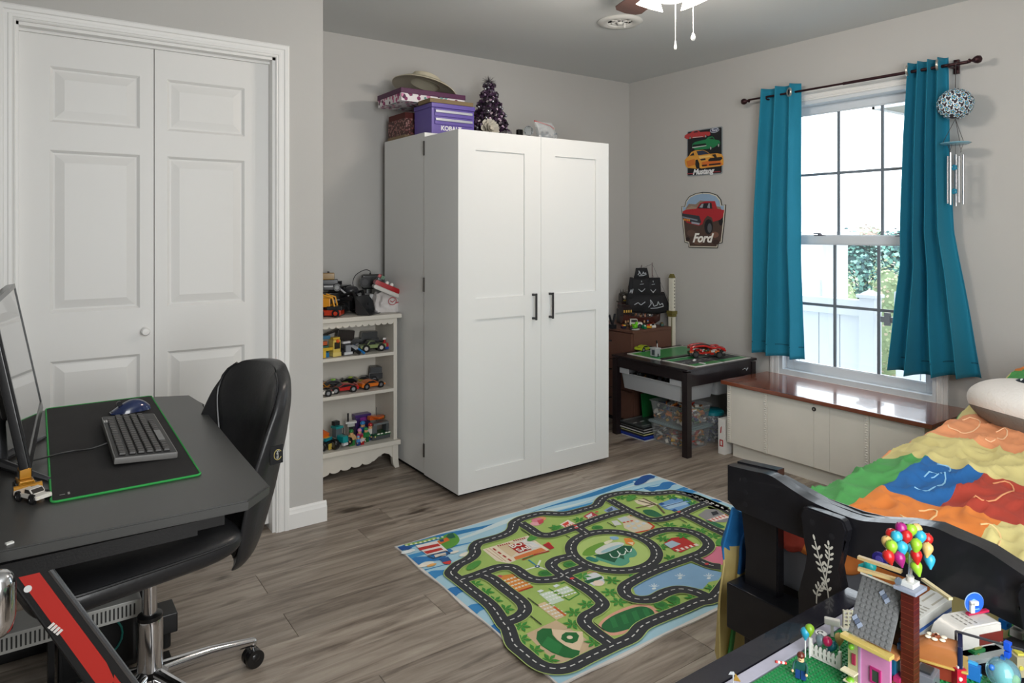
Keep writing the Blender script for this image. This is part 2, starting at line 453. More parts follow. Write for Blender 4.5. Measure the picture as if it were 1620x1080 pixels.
# ---- bifold closet door
door = bpy.data.objects.new('door_1', None); sc.collection.objects.link(door); door['kind'] = 'structure'
door['label'] = 'white two leaf folding closet door with six raised panels'
DY = YC + .055
DOORM = mat('door_paint', 'dfdedc', .42, bump=.03, bscale=40, stretch=(30, 30, 2))
def raised_panel(x0, z0, x1, z1):
    b = B(M=FY(0, DY, 0)); rings = [(0, 0), (.010, -.009), (.016, -.009), (.046, -.002), (.046, -.002)]
    vs = []
    for (i, d) in rings: vs += [(x0 + i, z0 + i, d), (x1 - i, z0 + i, d), (x1 - i, z1 - i, d), (x0 + i, z1 - i, d)]
    fs = [(4 * r + k, 4 * r + (k + 1) % 4, 4 * r + 4 + (k + 1) % 4, 4 * r + 4 + k) for r in range(3) for k in range(4)] + [(12, 13, 14, 15)]
    b._add(vs[:16], fs); return b
for (lx0, lx1, px0, px1) in ((-.026, .4225, .076, .373), (.4255, .873, .471, .772)):
    b = B(); th = .034; zs = [.022, .215, .816, .997, 1.605, 1.709, 1.917, 2.033]
    b.box(lx0, DY, zs[0], px0, DY + th, zs[-1]); b.box(px1, DY, zs[0], lx1, DY + th, zs[-1])
    for k in (0, 2, 4, 6): b.box(px0, DY, zs[k], px1, DY + th, zs[k + 1])
    leaf = b.build('leaf', DOORM, door, smooth=0)
    for k in (1, 3, 5): raised_panel(px0, zs[k], px1, zs[k + 1]).build('raised_panel', DOORM, leaf, smooth=0)
    if lx0 < 0:
        b = B(); M = FY(.390, DY, .905)
        b.lathe([(0, .034), (.012, .033), (.0165, .026), (.016, .018), (.008, .012), (.007, .004), (.012, .001), (.012, 0)], M=M, n=20)
        b.build('knob', WHT, leaf)
    b = B(); px = lx0 + .03 if lx0 < 0 else lx1 - .03
    b.cyl((px, DY + .017, 2.033), (px, DY + .017, 2.045), .004, n=8); b.build('pivot_pin', CHR, leaf)

# ---- window
win = bpy.data.objects.new('window_1', None); sc.collection.objects.link(win); win['kind'] = 'structure'
win['label'] = 'white double hung window with dark grid bars between the blue curtains'
VIN = mat('window_vinyl', 'd3d8dd', .35); GRD = mat('grid_bar', '6f7880', .4)
GLS = bpy.data.materials.new('window_glass'); GLS.use_nodes = True
nt = GLS.node_tree; nt.nodes.clear(); o_ = nt.nodes.new('ShaderNodeOutputMaterial'); tr = nt.nodes.new('ShaderNodeBsdfTransparent'); gl = nt.nodes.new('ShaderNodeBsdfGlossy'); mxs = nt.nodes.new('ShaderNodeMixShader')
gl.inputs['Roughness'].default_value = .02; mxs.inputs[0].default_value = .04
nt.links.new(tr.outputs[0], mxs.inputs[1]); nt.links.new(gl.outputs[0], mxs.inputs[2]); nt.links.new(mxs.outputs[0], o_.inputs[0])
b = B()
for (y0, y1, z0, z1) in ((WY0, WY0 + .022, WZ0 + .03, WZ1 - .02), (WY1 - .022, WY1, WZ0 + .03, WZ1 - .02), (WY0, WY1, WZ0, WZ0 + .03), (WY0, WY1, WZ1 - .02, WZ1)):
    b.box(XR - .002, y0, z0, XR + .13, y1, z1)
b.build('window_frame', VIN, win, smooth=0)
def sash(name, x, z0, z1, fr, rail_b, rail_t, mz):
    y0, y1 = WY0 + .022, WY1 - .022
    b = B(); b.box(x, y0, z0, x + .03, y0 + fr, z1, bev=.003); b.box(x, y1 - fr, z0, x + .03, y1, z1, bev=.003)
    b.box(x, y0 + fr, z0, x + .0299, y1 - fr, z0 + rail_b); b.box(x, y0 + fr, z1 - rail_t, x + .0299, y1 - fr, z1)
    # inner bead
    g0, g1, h0, h1 = y0 + fr, y1 - fr, z0 + rail_b, z1 - rail_t
    for (a, c, d, e) in ((g0, g0 + .006, h0 + .006, h1 - .006), (g1 - .006, g1, h0 + .006, h1 - .006), (g0, g1, h0, h0 + .006), (g0, g1, h1 - .006, h1)):
        b.box(x + .006, a, d, x + .022, c, e)
    s_ = b.build(name, VIN, win, smooth=30)
    ys_ = [g0 + (g1 - g0) / 3, g0 + 2 * (g1 - g0) / 3]
    for yy in ys_: B().box(x + .011, yy - .008, h0, x + .019, yy + .008, h1).build('muntin', GRD, s_, smooth=0)
    B().box(x + .0115, g0, mz - .008, x + .0185, g1, mz + .008).build('muntin', GRD, s_, smooth=0)
    for k in range(3):
        for (q0, q1) in ((h0, mz - .008), (mz + .008, h1)):
            a = [g0, ys_[0] + .008, ys_[1] + .008][k]; c = [ys_[0] - .008, ys_[1] - .008, g1][k]
            B().box(x + .0135, a, q0, x + .0165, c, q1).build('pane', GLS, s_, smooth=0)
    return s_
lower = sash('lower_sash', XR + .045, WZ0 + .03, 1.275, .048, .048, .046, .867)
upper = sash('upper_sash', XR + .085, 1.235, WZ1 - .02, .048, .04, .045, 1.645)
lower['label'] = 'lower sash with a view of the white fence'
for yy in (2.30, 1.83):
    b = B(); b.box(XR + .048, yy - .03, 1.275, XR + .072, yy + .03, 1.280); b.cyl((XR + .06, yy, 1.28), (XR + .06, yy, 1.288), .012, n=12)
    b.box(XR + .050, yy - .008, 1.286, XR + .062, yy + .035, 1.292); b.build('sash_lock', mat('lock_grey', '6d6a72', .4, metal=.6), lower)
struct('trim_3', casing(-WY1, WZ0, -WY0, WZ1, FX(XR, 0, 0), True), TRIM, 'white moulded casing around the window', smooth=25)

# ---- ceiling vent
t = thing('ceiling_vent', 'round white ceiling air vent beside the fan blade', 'vent', (2.634, 2.72, ZC))
b = B('dddddd'); b.lathe([(.118, 0), (.122, -.004), (.110, -.013), (.085, -.016), (.070, -.010), (.066, 0)], n=40); b.build('rim', mat('vent_white', 'd5d5d2', .5), t)
B().lathe([(0, -.001), (.067, -.001)], n=30).build('throat', mat('vent_dark', '2a2a2a', .9), t)
b = B(); b.lathe([(.044, -.004), (.047, -.006), (.046, -.010), (.042, -.006)], n=30); b.build('louvre_ring', MATS['vent_white'], t)
b = B(); b.lathe([(0, -.022), (.012, -.020), (.020, -.008)], n=24)
for k in range(6):
    a = k * pi / 3; b.bx((.04 * cos(a), .04 * sin(a), -.006), (.045, .004, .006), rz=a)
b.build('centre_cone', MATS['vent_white'], t)
b = B(); b.bx((.005, -.03, -.03), (.009, .006, .024), bev=.001); b.build('lever', MATS['vent_white'], t)

# ---- ceiling fan with light kit
t = thing('ceiling_fan', 'ceiling fan with brown blades and lit white glass shades', 'fan', (FANC.x, FANC.y, ZC))
FB = mat('fan_blade', '4c3733', .45, vary=.15, vscale=3, stretch=(2, 20, 1)); FM = mat('fan_metal', 'e6e4de', .3)
b = B(); b.lathe([(0, 0), (.07, 0), (.065, -.03), (.03, -.045)], n=28); b.build('canopy', FM, t)
b = B(); b.lathe([(.0, -.04), (.085, -.04), (.105, -.06), (.108, -.10), (.09, -.125), (.04, -.135), (.035, -.165), (.055, -.175), (.05, -.195), (0, -.20)], n=32); b.build('motor_housing', FM, t)
for k in range(5):
    a = radians(69 + 72 * k); M = RZ(a) @ T(0, 0, -.10) @ RX(radians(9))
    b = B(M=M); b.prism([(.15, -.045), (.24, -.060), (.43, -.068), (.462, -.05), (.475, 0), (.462, .05), (.43, .068), (.24, .060), (.15, .045)], -.003, .003, bev=.001)
    bl = b.build('blade', FB, t)
    b = B(M=M); b.prism([(.09, -.012), (.15, -.014), (.20, -.03), (.235, -.018), (.235, .018), (.20, .03), (.15, .014), (.09, .012)], -.008, -.003); b.build('blade_iron', FM, bl)
SHG = mat('shade_glass', 'fff6ea', .3, emit=4.0)
for k in range(4):
    a = radians(87 + 90 * k); d = Vector((cos(a), sin(a), 0))
    b = B(); b.tube([d * .03 + Vector((0, 0, -.155)), d * .08 + Vector((0, 0, -.135)), d * .105 + Vector((0, 0, -.14))], .008, n=8); arm = b.build('light_arm', FM, t)
    M = T(d.x * .10, d.y * .10, -.132) @ RZ(a) @ RY(radians(-28))
    b = B(M=M); b.lathe([(.018, 0), (.024, -.008), (.030, -.022), (.045, -.045), (.057, -.062), (.060, -.066), (.056, -.062), (.043, -.045), (.028, -.022), (.016, -.004)], n=28); b.build('glass_shade', SHG, t)
for (px, py, L_, nm) in ((2.102 - FANC.x, 1.86 - FANC.y, .20, 0), (2.19 - FANC.x, 1.845 - FANC.y, .155, 1)):
    b = B(); b.tube([(px * .5, py * .5, -.195), (px, py, -.215), (px, py, -.22 - L_ + .035)], .0012, n=6)
    b.build('pull_chain', mat('chain_white', 'f2f2f0', .4), t)
    b = B()
    if nm == 0: b.lathe([(0, 0), (.003, -.002), (.004, -.014), (.006, -.026), (.004, -.035), (0, -.036)], (px, py, -.22 - L_ + .035), 12)
    else: b.lathe([(0, 0), (.003, -.004), (.009, -.018), (.0095, -.026), (.005, -.034), (0, -.036)], (px, py, -.22 - L_ + .035), 14)
    b.build('chain_pull', MATS['chain_white'], t)

# ---- outdoors seen through the window
ground = struct('ground', B().box(XR + .14, -14, -1.32, 45, 34, -1.2), mat('pale_ground', '9a968c', .95, vary=.2, vscale=.8))
FEN = mat('fence_vinyl', 'b4bdc4', .5)
def fence(y0, y1, zt, x, label, drop=0):
    t = thing('vinyl_fence', label, 'fence', (x, y0, -1.2), 0)
    H_ = zt + 1.2; n = max(1, round((y1 - y0) / .165)); w_ = (y1 - y0) / n
    pb_ = B().box(.01, .002, .08, .035, w_ - .002, H_ - .1, bev=.004).build('board', FEN, t)
    rep(pb_, [(0, w_ * i, 0) for i in range(1, n)])
    b = B(); b.box(-.012, 0, H_ - .12, .058, y1 - y0, H_, bev=.006); b.build('top_rail', FEN, t)
    b = B(); b.box(-.008, 0, .04, .054, y1 - y0, .14, bev=.004); b.build('bottom_rail', FEN, t)
    b = B(); b.box(-.03, -.11, 0, .08, 0, H_ + .02, bev=.004); p_ = b.build('post', FEN, t)
    b = B(); b.box(-.045, -.125, H_ + .02, .095, .015, H_ + .045, bev=.004); b.bx((.025, -.055, H_ + .06), (.11, .11, .03), taper=(.2, .2)); b.build('post_cap', FEN, p_)
    return t
fence(2.66, 6.0, .80, 5.0, 'white vinyl fence section seen through the left window panes')
t = fence(-.4, 2.42, .88, 5.0, 'taller white vinyl gate section to the right of the fence post')
b = B('3a3d42'); b.box(-.04, 2.78, 1.86, -.012, 2.90, 1.90, bev=.003); b.box(-.05, 2.83, 1.84, -.03, 2.87, 1.93); b.build('latch', PR, t)
t = thing('neighbour_house', 'white house wall with brown bracing left of the trees', 'house', (8.2, at_x(1301, 400, 8.2).y, -1.2))
HW = mat('house_siding', 'ccd2d8', .8)
b = B(); b.box(0, 0, 0, .6, 5, 2.42); b.build('wall', HW, t)
b = B(); b.box(-.12, -.1, 2.42, .7, 5.1, 2.50); b.build('roof', mat('roof_grey', 'dde0e2', .8), t)
WB = mat('brown_brace', '8d7468', .8)
b = B(); b.bx((-.05, .50, 1.62), (.08, .75, .07), rx=radians(38)); b.bx((-.05, .50, 1.28), (.08, .62, .05)); b.build('brace', WB, t)
b = B(); b.box(-.10, .02, .9, 0, .10, 1.9); b.build('porch_post', HW, t)
t = thing('porch_roof', 'grey underside of a porch roof at the top right pane', 'roof', (0, 0, 0))
c0 = at_z(1386, 170, 2.62)
b = B(); b.box(c0.x, c0.y - 5, 2.62, c0.x + 3.5, c0.y, 2.66, c='9a9c98'); b.build('soffit', PM, t)
b = B(); b.box(c0.x - .03, c0.y - 5, 2.60, c0.x, c0.y + .03, 2.80); b.box(c0.x - .03, c0.y, 2.60, c0.x + 3.5, c0.y + .03, 2.80); b.build('fascia', HW, t)
b = B(); b.cyl((c0.x + .2, c0.y - 4.8, -1.2), (c0.x + .2, c0.y - 4.8, 2.62), .06); b.build('porch_column', HW, t)
LEAF = vmat('foliage', .8)
def tree(loc, r, h, cols, label, n, seed, rz=.8):
    q = random.Random(seed); t = thing('tree', label, 'tree', loc, 0, 'trees and shrubs behind the fence')
    B('5c4c40').cyl((0, 0, 0), (0, 0, h * .6), .14, .08, n=8).build('trunk', PM, t)
    b = B()
    for i in range(n):
        u_ = q.uniform(-1, 1); a = q.uniform(0, 2 * pi); rr = q.uniform(.55, 1.0) ** .5
        d = Vector((sqrt(1 - u_ * u_) * cos(a), sqrt(1 - u_ * u_) * sin(a), u_))
        p = Vector((0, 0, h)) + Vector((d.x * r * rr, d.y * r * rr, d.z * r * rz * rr)) * (1 + .25 * noise.noise(d * 2.3 + Vector((seed, 0, 0))))
        s_ = r * q.uniform(.04, .08); e = Matrix.Rotation(q.uniform(0, 6), 3, d) @ d.orthogonal().normalized(); f = d.cross(e)
        tl = d * q.uniform(-.4, .4) * s_
        b._add([p - e * s_ - f * s_ * .6, p + e * s_ - f * s_ * .5 + tl, p + e * s_ * .7 + f * s_, p - e * s_ * .8 + f * s_ * .8 - tl], [(0, 1, 2, 3)], q.choice(cols))
    b.build('leaves', LEAF, t, smooth=0, kind='stuff')
    B(cols[0]).sph((0, 0, h), (r * .78, r * .78, r * rz * .8), u=12, v=8).build('crown', LEAF, t)
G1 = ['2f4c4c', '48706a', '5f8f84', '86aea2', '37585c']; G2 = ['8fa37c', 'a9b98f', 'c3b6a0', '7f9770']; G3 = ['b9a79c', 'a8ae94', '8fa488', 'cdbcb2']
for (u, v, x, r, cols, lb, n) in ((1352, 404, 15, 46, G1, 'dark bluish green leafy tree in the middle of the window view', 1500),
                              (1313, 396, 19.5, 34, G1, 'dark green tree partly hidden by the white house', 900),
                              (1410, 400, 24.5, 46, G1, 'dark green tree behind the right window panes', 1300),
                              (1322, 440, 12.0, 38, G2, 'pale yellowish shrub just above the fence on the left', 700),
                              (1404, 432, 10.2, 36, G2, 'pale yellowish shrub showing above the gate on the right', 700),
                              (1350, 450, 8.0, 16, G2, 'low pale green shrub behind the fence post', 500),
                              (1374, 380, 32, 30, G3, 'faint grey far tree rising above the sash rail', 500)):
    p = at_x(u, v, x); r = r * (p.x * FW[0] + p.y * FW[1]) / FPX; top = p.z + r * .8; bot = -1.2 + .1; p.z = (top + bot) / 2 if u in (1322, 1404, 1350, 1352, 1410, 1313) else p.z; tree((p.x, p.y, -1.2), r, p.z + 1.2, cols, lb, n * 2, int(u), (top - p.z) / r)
# ================================================================= WARDROBE
t = thing('wardrobe', 'tall white wardrobe with two deep panelled doors and dark bar handles', 'wardrobe', (1.71, 2.875, 0))
WM = mat('white_laminate', 'dcdddc', .32); WSEAM = mat('hinge_dark', '4a4642', .5, metal=.6)
WX, WYF, WYS, WYB = .985, 0.0, .349, .845
b = B(); b.box(.004, WYS + .002, .03, WX - .004, WYB, 1.822, bev=.0015); b.build('body', WM, t, smooth=0)
b = B(); b.box(.03, .05, 0, WX - .03, WYB, .03); b.build('plinth', mat('plinth_black', '1c1a18', .8), t, smooth=0)
for (a, c, p0, p1, hx_) in ((0, .5025, .099, .397, .450), (.5045, WX, .599, .888, .560)):
    b = B(M=FY(0, 0, 0)); z0, z1 = .028, 1.797; d = -.009
    zs = [z0, .126, .868, .972, 1.702, z1]
    b.box(a, z0, -WYS, p0, z1, 0); b.box(p1, z0, -WYS, c, z1, 0)
    for k in (0, 2, 4): b.box(p0, zs[k], -WYS, p1, zs[k + 1], 0)
    dr = b.build('door', WM, t, smooth=0)
    for k in (1, 3):
        q = B(M=FY(0, 0, 0)); q.box(p0, zs[k], -WYS, p1, zs[k + 1], d)
        q.build('inset_panel', WM, dr, smooth=0)
    h = B(); h.box(hx_ - .006, -.012 - .001, .845, hx_ + .006, -.0, .857, bev=.001); h.box(hx_ - .006, -.013, .967, hx_ + .006, 0, .979, bev=.001)
    h.box(hx_ - .005, -.034, .843, hx_ + .005, -.026, .981, bev=.0015)
    h.box(hx_ - .005, -.030, .846, hx_ + .005, -.008, .856); h.box(hx_ - .005, -.030, .968, hx_ + .005, -.008, .978)
    h.build('handle', mat('handle_grey', '4a4a4c', .35, metal=.7), dr)
for (z0, z1) in ((1.70, 1.775), (.985, 1.06), (.12, .19)):
    b = B(); b.box(-.002, WYS - .006, z0, .001, WYS + .008, z1); b.cyl((-.003, WYS + .001, z0), (-.003, WYS + .001, z1), .003, n=8); b.build('hinge', WSEAM, t)

# ================================================================= THINGS ON THE WARDROBE
TZ = 1.822
def wloc(x, y, z=TZ): return (x, y, z)
# violet toolbox
t = thing('toolbox', 'violet metal toolbox with two silver drawer bands beside the brown boxes', 'toolbox', (1.775, 3.262, TZ))
TV = mat('violet_metal', '5f4f9e', .35); SV = mat('silver_band', 'b9bcc4', .3, metal=.3)
b = B(); b.box(0, 0, 0, .268, .20, .145, bev=.003); b.build('body', TV, t)
b = B(); b.box(-.003, -.006, .145, .271, .203, .170, bev=.004); b.build('lid', TV, t)
for (z0, z1) in ((.056, .096), (.100, .140)):
    b = B(); b.box(.018, -.006, z0, .252, 0, z1, bev=.001); d_ = b.build('drawer', TV, t)
    b = B(); b.box(.020, -.013, z1 - .022, .250, -.006, z1 - .008, bev=.002); b.build('drawer_pull', SV, d_)
text('lettering', 'KOBALT', .034, FY(.056, -.0008, .036), t, mat('letter_white', 'e8e8ea', .5), align='LEFT', bold=.0012, sx=1.0, label='white capital lettering')
# patterned box with floral lid
t = thing('hat_box', 'pink and brown patterned box under the purple floral lid', 'box', (1.735, 3.50, TZ))
def pattern_mat(name, base, cols, scale, thr=.35):
    m = bpy.data.materials.new(name); m.use_nodes = True; nt = m.node_tree; p = nt.nodes['Principled BSDF']; p.inputs['Roughness'].default_value = .6
    tc = nt.nodes.new('ShaderNodeTexCoord'); v = nt.nodes.new('ShaderNodeTexVoronoi'); v.inputs['Scale'].default_value = scale
    nt.links.new(tc.outputs['Object'], v.inputs['Vector'])
    cr = nt.nodes.new('ShaderNodeValToRGB'); cr.color_ramp.interpolation = 'CONSTANT'; e = cr.color_ramp.elements
    sp = nt.nodes.new('ShaderNodeSeparateColor'); nt.links.new(v.outputs['Color'], sp.inputs[0]); nt.links.new(sp.outputs[0], cr.inputs[0])
    e[0].position = 0; e[0].color = lin(cols[0]); e[1].position = 1 / len(cols); e[1].color = lin(cols[1])
    for i in range(2, len(cols)):
        k = e.new(i / len(cols)); k.color = lin(cols[i])
    lt = nt.nodes.new('ShaderNodeMath'); lt.operation = 'LESS_THAN'; lt.inputs[1].default_value = thr; nt.links.new(v.outputs['Distance'], lt.inputs[0])
    mx = nt.nodes.new('ShaderNodeMix'); mx.data_type = 'RGBA'; mx.inputs[6].default_value = lin(base)
    nt.links.new(lt.outputs[0], mx.inputs[0]); nt.links.new(cr.outputs[0], mx.inputs[7]); nt.links.new(mx.outputs[2], p.inputs['Base Color'])
    MATS[name] = m; return m
PINK = pattern_mat('pink_pattern', '4a2c28', ['9c6a66', '8a4a48', 'a98078'], 75, .42)
FLOR = pattern_mat('floral_pattern', 'e4dfe2', ['7d2a5c', 'c77ba0', '6a9a98', '4e2246', 'b0507e'], 38, .46)
b = B(); b.box(0, 0, 0, .30, .22, .022, c='8e7c60'); b.build('base_tray', mat('cardboard', '8d7a5e', .8, vary=.06), t)
b = B(); b.box(.002, .002, .022, .298, .218, .115); b.build('lower_box', PINK, t, smooth=0)
b = B(); b.box(.004, .004, .115, .296, .216, .148); b.build('red_rim', mat('dark_red_paper', '54201c', .7), t, smooth=0)
t2 = thing('floral_storage_box', 'purple topped storage box with floral sides, topmost of the pile', 'box', (1.665, 3.40, TZ + .19))
b = B(); b.box(0, 0, 0, .40, .30, .050); b.build('floral_band', FLOR, t2, smooth=0)
b = B(); b.box(-.004, -.004, .042, .404, .304, .070, bev=.002); b.build('lid_top', mat('purple_paper', '4e1a45', .5), t2)
t3 = thing('cardboard_box', 'plain brown cardboard box behind the violet toolbox', 'box', (1.772, 3.475, TZ))
t3.location = (2.045, 3.40, TZ)
b = B(); b.box(-.005, .005, 0, .20, .30, .185); b.build('carton', MATS['cardboard'], t3)
b = B(); b.box(-.006, .004, .150, .201, .301, .190); b.build('flap_lid', mat('cardboard_dark', '7c6a4e', .8), t3)
t3.location = (2.04, 3.50, TZ)
t4 = thing('cardboard_tray', 'shallow brown cardboard lid resting on the violet toolbox', 'box', (1.772, 3.262, TZ + .170))
b = B(); b.box(-.010, -.006, 0, .262, .130, .022, bev=.002); b.build('tray', MATS['cardboard_dark'], t4)
# sun hat
t = thing('sun_hat', 'cream sun hat with a wide tilted brim on the purple box', 'hat', (1.875, 3.53, TZ + .305))
HM = mat('hat_straw', 'c2baa4', .85, bump=.3, bscale=220)
M = RY(radians(15)) @ RX(radians(-3))
b = B(M=M); b.lathe([(.085, .016), (.12, .014), (.16, .004), (.185, -.012), (.187, -.009), (.16, .009), (.12, .019), (.088, .024)], n=40); b.build('brim', HM, t)
b = B(M=M @ Matrix.Diagonal((1.05, .9, 1, 1))); b.lathe([(.088, .016), (.086, .045), (.078, .066), (.06, .074), (.03, .070), (0, .066)], n=40); b.build('crown', HM, t)
b = B(M=M @ Matrix.Diagonal((1.05, .9, 1, 1))); b.lathe([(.0895, .018), (.0905, .022), (.0895, .032), (.088, .034)], n=40); b.build('hat_band', mat('hat_band', '7d7666', .8), t)
# little tinsel tree
t = thing('tinsel_tree', 'small dark purple tinsel tree with silver baubles and spiky topper', 'decoration', (at_y(774, 140, 3.47).x, 3.47, TZ))
q = random.Random(3); HT = .36
b = B('3a3438'); b.lathe([(0, 0), (.055, 0), (.05, .02), (.012, .03), (.009, .36), (0, .37)], n=14); b.build('stand', PM, t)
B('1e121f').lathe([(0, .05), (.105, .055), (.085, .16), (.05, .27), (.02, .345), (0, .35)], n=18).build('core', PM, t)
b = B()
for i in range(900):
    h = q.random() ** 1.25; z = .06 + h * .30; r = .100 * (1 - h) + .022 + .010 * sin(z * 110); a = q.uniform(0, 2 * pi)
    p = Vector((r * cos(a), r * sin(a), z)); d = Vector((cos(a), sin(a), q.uniform(-.5, .3))).normalized(); e = d.orthogonal().normalized()
    s_ = q.uniform(.008, .016)
    b.bx(p, (s_ * 1.2, s_, s_ * .8), q.choice(['2c1a2e', '3d2440', '241626', '4f3652', '1c141f', '5d4a60']), rz=q.uniform(0, 3), ry=q.uniform(0, 3))
b.build('tinsel', vmat('tinsel_shine', .3, metal=.3), t, smooth=0, kind='stuff')
sb = B('a9a9b2').sph((0, 0, 0), .009, u=10, v=6).build('bauble', mat('bauble_silver', 'b4b4bd', .2, metal=.9), t, loc=(.07, -.075, .17))
pl = []
for i in range(22):
    h = q.random(); z = .08 + h * .26; r = .112 * (1 - h) + .03; a = q.uniform(-pi, 0) if i % 3 else q.uniform(0, pi); pl.append((r * cos(a), r * sin(a), z))
rep(sb, pl)
b = B()
for i in range(60):
    u_ = q.uniform(-.3, 1); a = q.uniform(0, 2 * pi); d = Vector((sqrt(1 - u_ * u_) * cos(a), sqrt(1 - u_ * u_) * sin(a), u_))
    b.cyl(Vector((0, 0, .375)), Vector((0, 0, .375)) + d * q.uniform(.03, .052), .0014, .0005, n=4, c='4a444c')
b.build('spiky_topper', vmat('tinsel_shine'), t, smooth=0)
# paper rose
t = thing('paper_rose', 'white paper rose lying in front of the tinsel tree', 'flower', (at_y(774, 190, 3.28).x, 3.285, TZ + .058))
RM = mat('rose_paper', 'cbc6ba', .7)
def petal(r, w, tilt, cup, M):
    b = B(M=M)
    b.grid(lambda u_, v_: ((u_ - .5) * w * (1 - .25 * (2 * v_ - 1) ** 4) * sin(pi * min(1, .15 + v_ * .85)) ** .5 if v_ < 1 else (u_ - .5) * w * .55,
                          r * v_, cup * ((u_ - .5) ** 2 * 4) + tilt * v_ * v_), 6, 5)
    return b
for ring, (cnt, r, w_, tl, zz) in enumerate(((8, .060, .055, .012, 0), (7, .048, .045, .024, .006), (6, .035, .036, .030, .012), (4, .020, .026, .024, .02))):
    for k in range(cnt):
        a = 2 * pi * k / cnt + ring * .4
        pb_ = petal(r, w_, tl, .010, RX(radians(78)) @ T(0, 0, zz) @ RZ(a)); pb_.build('petal', RM, t)
# chrome and dark bits right of the rose, then a zip bag
t = thing('wire_coil', 'coil of shiny wire loops between the rose and the dark bits', 'wire', (at_y(800, 190, 3.3).x, 3.30, TZ + .02))
b = B()
for k in range(7):
    a = k * .45; b.tube([(.035 * cos(s_) * cos(a), .030 * cos(s_) * sin(a), .032 * sin(s_) + .012) for s_ in [2 * pi * i / 14 for i in range(14)]], .0018, n=5, closed=True)
b.build('loops', CHR, t)
q = random.Random(12)
for i, (x, y, sx, sy, sz, c, lb, nm) in enumerate((
        (at_y(806,203,3.29).x + .02, 3.29, .05, .03, .02, '2b2a2e', 'small dark blue grey part next to the wire loops', 'gadget_part'),
        (at_y(818,203,3.3).x, 3.30, .035, .03, .025, '3a3c42', 'little dark knobbly part left of the grey box on the wardrobe', 'gadget_part'),
        (at_y(831,203,3.36).x, 3.36, .075, .05, .045, '77787a', 'grey flat plastic box on the wardrobe top', 'box'),
        (at_y(822,203,3.44).x, 3.44, .034, .03, .105, '0e0e10', 'black upright block behind the grey plastic box', 'block'))):
    t = thing(nm, lb, 'part', (x, y, TZ))
    b = B(c); b.box(-sx / 2, -sy / 2, 0, sx / 2, sy / 2, sz, bev=.004); b.build('housing', PL, t)
    b = B('9a9aa0'); b.box(-sx / 2 + .004, -sy / 2 - .002, sz * .3, sx / 2 - .004, -sy / 2, sz * .5); b.build('face_strip', PL, t)
    b = B('9a9aa0'); b.cyl((0, 0, sz), (0, 0, sz + .004), min(sx, sy) * .3, n=10); b.build('top_button', PL, t)
t = thing('glass_knob', 'clear faceted glass ball beside the zip bag', 'ornament', (2.352, 3.31, TZ + .07))
t.location = (at_y(836, 200, 3.285).x, 3.285, TZ)
CL = mat('clear_glass', 'e8eef2', .03, trans=.9, ior=1.3)
b = B(); b.sph((0, 0, .075), .030, u=10, v=6); b.build('ball', CL, t, smooth=0)
b = B(); b.lathe([(0, 0), (.018, 0), (.012, .012), (.008, .03), (.010, .048), (0, .05)], n=14); b.build('stem', mat('dark_metal', '333336', .35, metal=.8), t)
t = thing('zip_bag', 'clear zip bag with red seal full of silver parts', 'bag', (at_y(866, 200, 3.30).x, 3.30, TZ))
BAGM = mat('bag_film', 'dfe4e6', .12, trans=.0, alpha=.32, coat=.3)
b = B()
def bagf(u_, v_):
    a = 2 * pi * u_; r = 1 - .82 * v_ ** 3; n_ = noise.noise(Vector((cos(a) * 2, sin(a) * 2, v_ * 4))) * .012
    return (.075 * cos(a) * (1 - .1 * v_) + n_ - .03 * v_ * v_, .055 * sin(a) * r + n_, .135 * v_ + n_ * .5 + .003)
b.grid(bagf, 24, 12); b.build('film', BAGM, t)
b = B('c23a3e'); b.tube([(-.100, 0, .141), (-.04, .004, .134), (.02, 0, .122), (.055, .002, .104)], .0035, n=6); b.build('red_seal', PL, t)
b = B()
for i in range(60):
    a = q.uniform(0, 2 * pi); r = q.uniform(0, 1) ** .5; h = q.uniform(.006, .075)
    b.bx((.058 * r * cos(a), .038 * r * sin(a), h), (q.uniform(.008, .025), q.uniform(.006, .014), q.uniform(.004, .012)), q.choice(['9aa4ac', '5d6a74', 'c4ccd2', '3b424c', '7e8a94']), rz=q.uniform(0, 3), ry=q.uniform(-1, 1))
b.build('silver_parts', vmat('part_metal', .3, metal=.5), t, smooth=0, kind='stuff')

# ================================================================= WALL SIGNS
def script_text(name, body, size, M, parent, col, bold=.002, sx=1.0, label=None):
    return text(name, body, size, M, parent, mat('print_' + col, col, .5), ext=.0003, shear=.35, bold=bold, sx=sx, label=label)
t = thing('car_sign', 'black metal wall sign with red, green and yellow cars, upper of the two', 'sign', (XR - .004, 3.10, 1.845))
M = FX(0, 0, 0); q_ = B(M=M)
def cu(u, v): # from photo to sign plane, metres around the centre
    p = at_x(u, v, XR - .008); return (-(p.y - 3.10), p.z - 1.845)
ol = rrect(-.150, -.158, .150, .158, .012)
q_.prism(ol, 0, .003, c='8b9296'); q_.build('plate', PR, t, smooth=0)
def zc(x, y): return cu(1075 + x / 10.8, 190 + y / 10.8)
def Pz(b, pts, c, k): b.poly([zc(*p) for p in pts], c, k)
b = B(M=M @ T(0, 0, .0034)); b.poly(rrect(-.144, -.152, .144, .152, .010), '15161b', 0)
e_ = zc(598, 152); e_ = (e_[0], e_[1] - .008); b.ell(e_[0], e_[1], .038, .016, 'c9ccd6', 1); b.ell(e_[0], e_[1], .034, .0125, '1d2750', 2)
Pz(b, [(90, 262), (130, 235), (180, 225), (225, 190), (300, 172), (335, 185), (355, 205), (470, 195), (522, 200), (528, 250), (500, 268), (460, 265), (425, 292), (400, 290), (230, 305), (205, 310), (160, 325), (120, 322), (85, 300)], 'b23a3c', 2)
